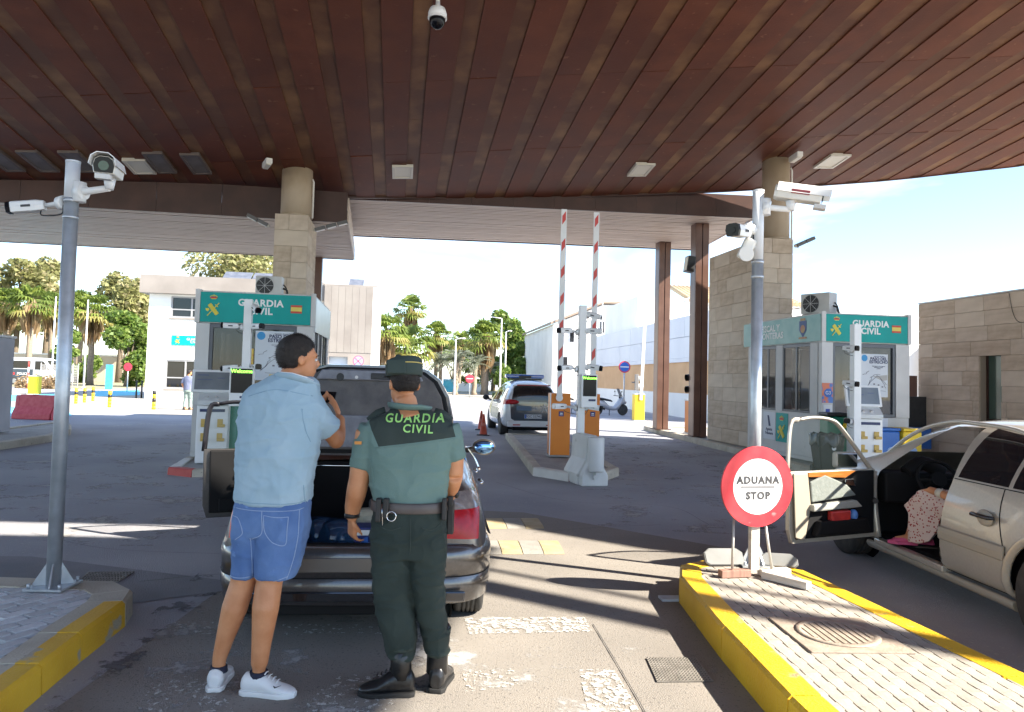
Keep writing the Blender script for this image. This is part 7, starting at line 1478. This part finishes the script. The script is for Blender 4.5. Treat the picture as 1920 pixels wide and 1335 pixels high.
gsh = M('sage_uniform_shirt', (.125, .205, .185), (.15, .235, .215), 6, .8, bump=.3, bscale=300); gdk = M('dark_green_yoke', (.028, .042, .036), (.036, .05, .044), 6, .85, bump=.12, bscale=300); gpt = M('dark_green_trousers', (.014, .026, .023), (.026, .041, .036), 5, .85, bump=.35, bscale=250)
m = MB(); rowloft(m, [(768, 738, 800, .12, .02), (778, 716, 822, .17, .01), (790, 692, 846, .21), (808, 682, 856, .25), (830, 686, 852, .27), (870, 690, 847, .275), (905, 694, 841, .27), (930, 699, 836, .265), (942, 702, 834, .26)], gb0, YG, .26)
m.tube([G(702, 802), G(688, 838), G(678, 878)], [.080, .076, .068], 18); m.tube([G(836, 802), G(847, 832), G(853, 862)], [.076, .068, .058], 18)
ya_, yb_ = G(705, 838, -.12), G(850, 821, -.12); al0, al1 = G(714, 840, -.08), G(695, 788, .0); ar0, ar1 = G(855, 824, -.08), G(846, 780, .0)
def side_of(a, b, c): return (b.x - a.x) * (c.z - a.z) - (b.z - a.z) * (c.x - a.x)
def yoke2(c): return 1 if side_of(ya_, yb_, c) > 0 and side_of(al0, al1, c) < 0 and side_of(ar0, ar1, c) > 0 else 0
def pl2(a, b): return (a, (-(b.z - a.z), 0, b.x - a.x))
gs = organic('uniform_shirt', m, [gsh, gdk], off_, .0075, 5, matf=yoke2, cuts=[pl2(ya_, yb_), pl2(al0, al1), pl2(ar0, ar1)], folds=[(.007, 4.5, 7, 2.2), (.004, 9, 14, 5.5)])
bpy.context.view_layer.update()
def cloth_text(s_, size, cx, cy, o_, base, Y, mat, tilt=0, bold=.02):
    t = text(s_, size, None, (0, 0, 0), mat, ext=.0, bold=bold, sp=1.2); c0 = at(cx, cy, Y) - base; me = t.data
    b_ = bmesh.new(); b_.from_mesh(me); bmesh.ops.triangulate(b_, faces=b_.faces); bmesh.ops.subdivide_edges(b_, edges=b_.edges, cuts=3, use_grid_fill=True); b_.to_mesh(me); b_.free(); ca, sa = math.cos(tilt), math.sin(tilt)
    for v in me.vertices:
        x, z = v.co.x * ca - v.co.y * sa + c0.x, v.co.x * sa + v.co.y * ca + c0.z; ok, hit, n_, i_ = o_.ray_cast(Vector((x, -1.2, z)), Vector((0, 1, 0))); v.co = (x, (hit.y if ok else 0) - .006, z)
    t.rotation_euler = (0, 0, 0); t.parent = o_; return t
neon = M('reflective_green_lettering', (.38, .72, .20), rough=.5)
cloth_text('GUARDIA', .062, 781, 783, gs, gb0, YG, neon, rad(1), .022); cloth_text('CIVIL', .058, 789, 802, gs, gb0, YG, neon, rad(-1), .022)
for pts, nm in (([(712, 836), (780, 829), (853, 821)], 'yoke_seam'), ([(700, 860), (706, 900), (702, 938)], 'side_seam'), ([(664, 880), (678, 884), (694, 882)], 'sleeve_hem')):
    onto(gs, pxl(gs, pts, gb0, YG), .0005, .0025, gsh, nm, gs)
m = MB(); m.box(-.018, .018, -.004, .004, -.008, .008, 0); fl = m.build('sleeve_flag', M('badge_flag', (.6, .25, .05)), gs); ok, hit, n_, i_ = gs.ray_cast(Vector((G(677, 828).x, -1.2, G(677, 828).z)), Vector((0, 1, 0))); fl.location = hit + Vector((0, -.012, 0)); 
for x0, y0, x1, y1 in ((690, 790, 722, 772), (846, 790, 815, 774)):
    m = MB(); m.tube([G(x0, y0 - 2, .02), G((x0 + x1) / 2, (y0 + y1) / 2 - 7, .02), G(x1, y1 - 4, .02)], [(.022, .008)] * 3, 8); m.build('shoulder_strap', gdk, gs)
m = MB(); m.tube([G(x, y, d) for x, y, d in ((731, 760, .03), (748, 762, -.05), (768, 764, -.065), (788, 764, -.05), (803, 766, .02), (790, 772, .09))], [(.012, .024)] * 6, 8); m.build('collar', gsh, gs)
m = MB(); rowloft(m, [(938, 703, 834, .25), (955, 700, 837, .26), (985, 697, 839, .275), (1015, 697, 838, .27), (1040, 699, 836, .25)], gb0, YG, .25)
rowloft(m, [(1005, 697, 775, .25), (1050, 698, 774, .225), (1100, 700, 774, .2), (1150, 710, 775, .19), (1190, 721, 778, .17), (1218, 726, 777, .15), (1232, 728, 776, .14)], gb0, YG, .2); rowloft(m, [(1005, 764, 838, .25), (1050, 770, 835, .23), (1095, 772, 830, .2, .0), (1130, 777, 833, .19, .02), (1165, 789, 838, .17, .04), (1190, 796, 840, .16, .05), (1212, 799, 841, .16, .055), (1226, 800, 840, .15, .055)], gb0, YG, .2)
tr = organic('uniform_trousers', m, gpt, off_, .0075, 4, folds=[(.011, 4.5, 8, 8.8), (.007, 9, 18, 1.9)])
bpy.context.view_layer.update()
for pts, nm in (([(775, 960), (776, 1000), (774, 1030)], 'back_seam'), ([(715, 975), (735, 985), (758, 980)], 'pocket_seam'), ([(795, 980), (815, 985), (830, 975)], 'pocket_seam')): onto(tr, pxl(tr, pts, gb0, YG), .0005, .003, gdk, nm, tr)
beltm = M('leather_belt', (.075, .060, .058), (.10, .085, .08), 9, .5); bootm = M('black_leather_boot', (.010, .010, .011), (.016, .016, .017), 9, .3, bump=.1)
m = MB(); rowloft(m, [(936, 698, 838, .30), (938, 697, 839, .312), (953, 696, 840, .312), (955, 697, 839, .30)], gb0, YG, .28, 36); bl = m.build('belt', beltm, off_)
def pouch(x0, x1, y0, y1, dy, d, nm, mat=black):
    a, b = G(x0, y1, dy), G(x1, y0, dy); m = MB(); m.box(a.x, b.x, a.y - d, a.y + d, a.z, b.z); return m.build(nm, mat, bl, bev=.006)
pouch(704, 716, 934, 978, -.145, .02, 'radio_pouch'); pouch(718, 730, 934, 972, -.158, .016, 'pouch'); pouch(828, 838, 934, 975, -.10, .02, 'pouch'); pouch(838, 852, 940, 1000, .02, .03, 'holster'); pouch(840, 850, 930, 948, -.02, .02, 'holster_grip')
m = MB(); c_ = G(734, 968, -.17); n = 20; m.tube([c_ + Vector((.024 * math.cos(2 * math.pi * k / n), -.004, .024 * math.sin(2 * math.pi * k / n))) for k in range(n + 1)], .003, 6, caps=False); m.build('key_ring', chrome, bl); m = MB(); m.tube([G(716, 945, -.155), G(717, 985, -.15)], .004, 6); m.build('clip', chrome, bl)
hl = Vector((gla.x + .075, gla.y - .005, 0)); hr_ = Vector((gra.x, gra.y - .07, 0))
for nm, a, heel, dd, y0, y1 in (('boot', gla, hl, (-1, -.06, 0), 1222, 1255), ('boot', gra, hr_, (.12, 1, 0), 1190, 1240)):
    b = shoe(off_, nm, heel, dd, .295, (bootm, M('boot_sole', (.012, .012, .012), rough=.8)), .12, .053, .14); top = Vector((a.x, a.y, .34 if a is gra else .27)); m = MB(); m.tube([Vector((a.x, a.y, .09)), Vector((a.x, a.y, .16)), top], [(.056, .062), (.056, .058), (.064, .062)], 18); m.build('boot_shaft', bootm, b)
    m = MB(); m.tube([Vector((a.x, a.y, top.z - .03)), Vector((a.x, a.y, top.z - .012))], [.069, .069], 18); m.build('boot_cuff', gdk, b)
m = MB(); ws = G(660, 966, .05); m.tube([ws + Vector((0, 0, -.012)), ws + Vector((0, 0, .012))], [.041, .041], 18); m.build('wrist_band', black, off_); m = MB(); ws = G(845, 926, .10); m.tube([ws + Vector((.01, 0, -.014)), ws + Vector((-.0, 0, .018))], [.042, .042], 18); m.ell(ws + Vector((.035, -.02, 0)), (.014, .02, .02), 10, 6); m.build('wrist_watch', black, off_)
# cap
capm = M('green_cap', (.030, .048, .042), (.04, .06, .054), 8, .85); goldm = M('gold_piping', (.5, .40, .12), rough=.5)
m = MB(); R4 = Matrix.Translation(gc) @ GR.to_4x4(); rr_ = lambda k, z, tilt=0: [(.096 * k * math.cos(t), -.008 + .112 * k * math.sin(t), z + .012 * math.sin(t) * tilt) for t in np.linspace(0, 2 * math.pi, 32, endpoint=False)]
m.loft([rr_(.97, .045), rr_(1.03, .06), rr_(1.05, .10), rr_(1.0, .132, -1), rr_(.9, .138, -1)], T=R4); cp = m.build('cap', capm, off_)
m = MB(); ring = [R4 @ Vector(p) for p in rr_(1.045, .112)]; m.tube(ring + ring[:1], .0035, 6, caps=False); m.build('gold_piping', goldm, cp); m = MB(); m.loft([[(x, y, .062 - abs(x) * .10 + dz) for x, y in [(.085 * math.cos(t), .075 + .085 * math.sin(t)) for t in np.linspace(0, math.pi, 14)] + [(-.075, .07), (.075, .07)]] for dz in (0, .006)], T=R4 @ Matrix.Translation((0, .02, .0))); m.build('visor', bootm, cp)
m = MB(); m.box(-.10, .0, -.128, -.108, .05, .125, T=R4 @ Matrix.Rotation(rad(-14), 4, 'Z')); m.build('cap_flap', capm, cp, bev=.006); m = MB(); m.ell((-.03, .0, .15), (.02, .02, .02), 10, 6, T=R4); m.build('cap_button', capm, cp)
# ---------------------------------------------------------------- man walking far left
fb = gp(351, 769); fm = thing('person', 'distant man in a blue grey shirt and green trousers by the white office building', 'person', (fb.x, fb.y, 0), 0, 'people at the border post')
m = MB(); FR = frame((.5, .86, -.1)); head(m, (0.02, .02, 1.60), FR, 1.0); m.tube([(0, 0, 1.35), (0, 0, 1.52)], [.08, .055], 12); m.loft([[(w * math.cos(t), d * math.sin(t), z) for t in np.linspace(0, 2 * math.pi, 16, endpoint=False)] for z, w, d in ((.85, .17, .13), (1.05, .16, .12), (1.3, .2, .125), (1.42, .17, .10))])
m.tube([(-.08, 0, .9), (-.09, .05, .48), (-.10, -.06, .08)], [.09, .065, .045], 10); m.tube([(.08, 0, .9), (.08, .10, .48), (.06, .12, .08)], [.09, .065, .045], 10)
for s_ in (-1, 1): m.tube([(s_ * .2, 0, 1.38), (s_ * .25, -.02, 1.1), (s_ * .22, .12, .88)], [.055, .045, .034], 10); hand(m, (s_ * .22, .12, .88), (0, .3, -1), (-s_, 0, 0), (0, 1, 0), 1.0, .4)
for x, y in ((-.10, -.06), (.06, .12)): m.tube([(x, y, .08), (x + .02, y + .02, .05), (x + .08, y + .14, .04)], [.045, .05, .035], 10)
organic('body', m, skin, fm, .012, 3); hair(fm, (0.02, .02, 1.60), FR, 1.0); face_parts(fm, (0.02, .02, 1.60), FR, 1.0)
m = MB(); m.loft([[(w * math.cos(t), d * math.sin(t), z) for t in np.linspace(0, 2 * math.pi, 16, endpoint=False)] for z, w, d in ((.86, .195, .155), (1.05, .19, .15), (1.3, .225, .15), (1.42, .18, .12), (1.46, .09, .09))])
for s_ in (-1, 1): m.tube([(s_ * .19, 0, 1.37), (s_ * .24, -.02, 1.14)], [.08, .07], 12)
organic('shirt', m, M('blue_grey_shirt', (.13, .15, .24), (.16, .18, .28), 6, .85), fm, .012, 3, folds=[(.006, 6, 9, 2)])
m = MB(); m.loft([[(w * math.cos(t), d * math.sin(t), z) for t in np.linspace(0, 2 * math.pi, 16, endpoint=False)] for z, w, d in ((.92, .185, .15), (.78, .19, .15))]); m.tube([(-.08, 0, .85), (-.09, .05, .48), (-.10, -.06, .12)], [.115, .09, .075], 12); m.tube([(.08, 0, .85), (.08, .10, .48), (.06, .12, .12)], [.115, .09, .075], 12)
organic('trousers', m, M('pale_green_trousers', (.20, .27, .25), (.25, .32, .30), 6, .85), fm, .012, 3, folds=[(.006, 6, 9, 5)])
for x, y in ((-.10, -.06), (.06, .12)): shoe(fm, 'shoe', (x - .03, y - .07, 0), (.4, 1, 0), .28, (bootm, black), .1, .055, .12, False)
# ---------------------------------------------------------------- person sitting in the beige car, mostly hidden by the door pillar
wp = thing('person', 'person in red dotted dress and pink shoes seated in the beige car', 'person', (MX, MY, 0), MR, 'people at the border post')
BW = Matrix.Translation((MX, MY, 0)) @ Matrix.Rotation(MR, 4, 'Z'); BI = BW.inverted()
def C_(x, y, z): return Vector((x, y, z))
hd_ = C_(-.36, 2.16, 1.21); WR = frame((.10, 1, -.06))
m = MB(); head(m, hd_, WR, .9); m.tube([C_(-.38, 2.12, .98), C_(-.37, 2.14, 1.13)], [.075, .05], 12)
m.loft([[C_(-.40 + w * math.cos(t), 2.22 + dy + d * math.sin(t), z) for t in np.linspace(0, 2 * math.pi, 18, endpoint=False)] for z, w, d, dy in ((.56, .18, .14, .04), (.7, .16, .13, .0), (.9, .17, .12, -.06), (1.02, .13, .09, -.09))])
kn, an = BI @ at(1732, 935, 6.50), BI @ at(1706, 1003, 6.60); kn2 = kn + Vector((.20, .04, .0)); an2 = an + Vector((.20, .08, -.02))
for a, k_, an_ in ((C_(-.47, 2.28, .62), kn, an), (C_(-.31, 2.28, .62), kn2, an2)):
    m.tube([a, a.lerp(k_, .5), k_], [.09, .082, .06], 12); m.tube([k_, k_.lerp(an_, .35), an_], [.06, .055, .036], 12)
    m.tube([an_, an_ + Vector((-.02, .0, -.03)), an_ + Vector((-.11, .05, -.045))], [.036, .036, .022], 10)
wr_ = BI @ at(1742, 918, 6.36); ha = BI @ at(1722, 921, 6.48)
m.tube([C_(-.55, 2.12, .96), C_(-.60, 2.14, .76), wr_.lerp(C_(-.60, 2.14, .76), .2), wr_], [.05, .045, .036, .030], 12); hand(m, wr_, (ha - wr_) + Vector((-.02, .03, -.01)), (.0, .1, -1), (.6, .6, 0), .92, .3)
m.tube([C_(-.22, 2.14, .96), C_(-.16, 2.2, .74), C_(-.22, 2.5, .72)], [.05, .045, .03], 12); hand(m, C_(-.22, 2.5, .72), (0, 1, -.1), (0, 0, -1), (-1, 0, 0), .92, .3)
organic('body', m, skin, wp, .009, 4); face_parts(wp, hd_, WR, .9); hair(wp, hd_, WR, .93, .02, -.10)
def dots(name):
    mt = M(name, (.62, .46, .40), (.66, .52, .46), 6, .85); t = mt.node_tree; N = t.nodes; K = t.links.new; b = N['Principled BSDF']; co = N.new('ShaderNodeTexCoord'); vo = N.new('ShaderNodeTexVoronoi'); vo.inputs['Scale'].default_value = 46; K(co.outputs['Object'], vo.inputs['Vector'])
    r = N.new('ShaderNodeValToRGB'); r.color_ramp.elements[0].position = .30; r.color_ramp.elements[1].position = .36; r.color_ramp.elements[0].color = (.32, .03, .03, 1); r.color_ramp.elements[1].color = (.64, .50, .44, 1); K(vo.outputs['Distance'], r.inputs['Fac']); K(r.outputs['Color'], b.inputs['Base Color']); return mt
m = MB(); m.loft([[C_(-.40 + w * math.cos(t), 2.22 + dy + d * math.sin(t), z) for t in np.linspace(0, 2 * math.pi, 18, endpoint=False)] for z, w, d, dy in ((.54, .21, .17, .05), (.7, .185, .155, .0), (.9, .195, .145, -.06), (1.0, .15, .11, -.09))])
for a, k_, an_ in ((C_(-.47, 2.28, .62), kn, an), (C_(-.31, 2.28, .62), kn2, an2)):
    m.tube([a, a.lerp(k_, .5), k_ + Vector((-.01, .01, -.005))], [.12, .115, .085], 14)
m.loft([[BI @ at(x, y, Y) for x, y, Y in r_] for r_ in ([(1694, 946, 6.56), (1722, 918, 6.40), (1768, 916, 6.30), (1775, 925, 6.5), (1770, 945, 6.7), (1712, 950, 6.68)], [(1704, 962, 6.50), (1735, 965, 6.36), (1764, 965, 6.28), (1768, 968, 6.5), (1760, 970, 6.7), (1712, 966, 6.68)], [(1702, 1000, 6.50), (1730, 1008, 6.36), (1758, 995, 6.28), (1764, 990, 6.5), (1756, 990, 6.7), (1712, 1000, 6.68)], [(1703, 1016, 6.50), (1724, 1020, 6.38), (1742, 1016, 6.30), (1752, 1005, 6.5), (1745, 1002, 6.7), (1712, 1014, 6.66)])])
organic('dotted_dress', m, dots('red_dotted_fabric'), wp, .009, 3, folds=[(.006, 9, 6, 3.3)])
pink = M('pink_shoe', (.62, .09, .22), rough=.6)
for an_ in (an, an2): shoe(wp, 'pink_shoe', (an_.x + .05, an_.y - .02, an_.z - .085), (-1, .35, 0), .23, (pink, pink), .075, .042, .07, False)
m = MB(); m.tube([wr_.lerp(C_(-.60, 2.14, .76), .16), wr_.lerp(C_(-.60, 2.14, .76), .26)], .037, 14); wt_ = m.build('wrist_watch', M('pale_watch', (.62, .58, .48), rough=.3), wp)
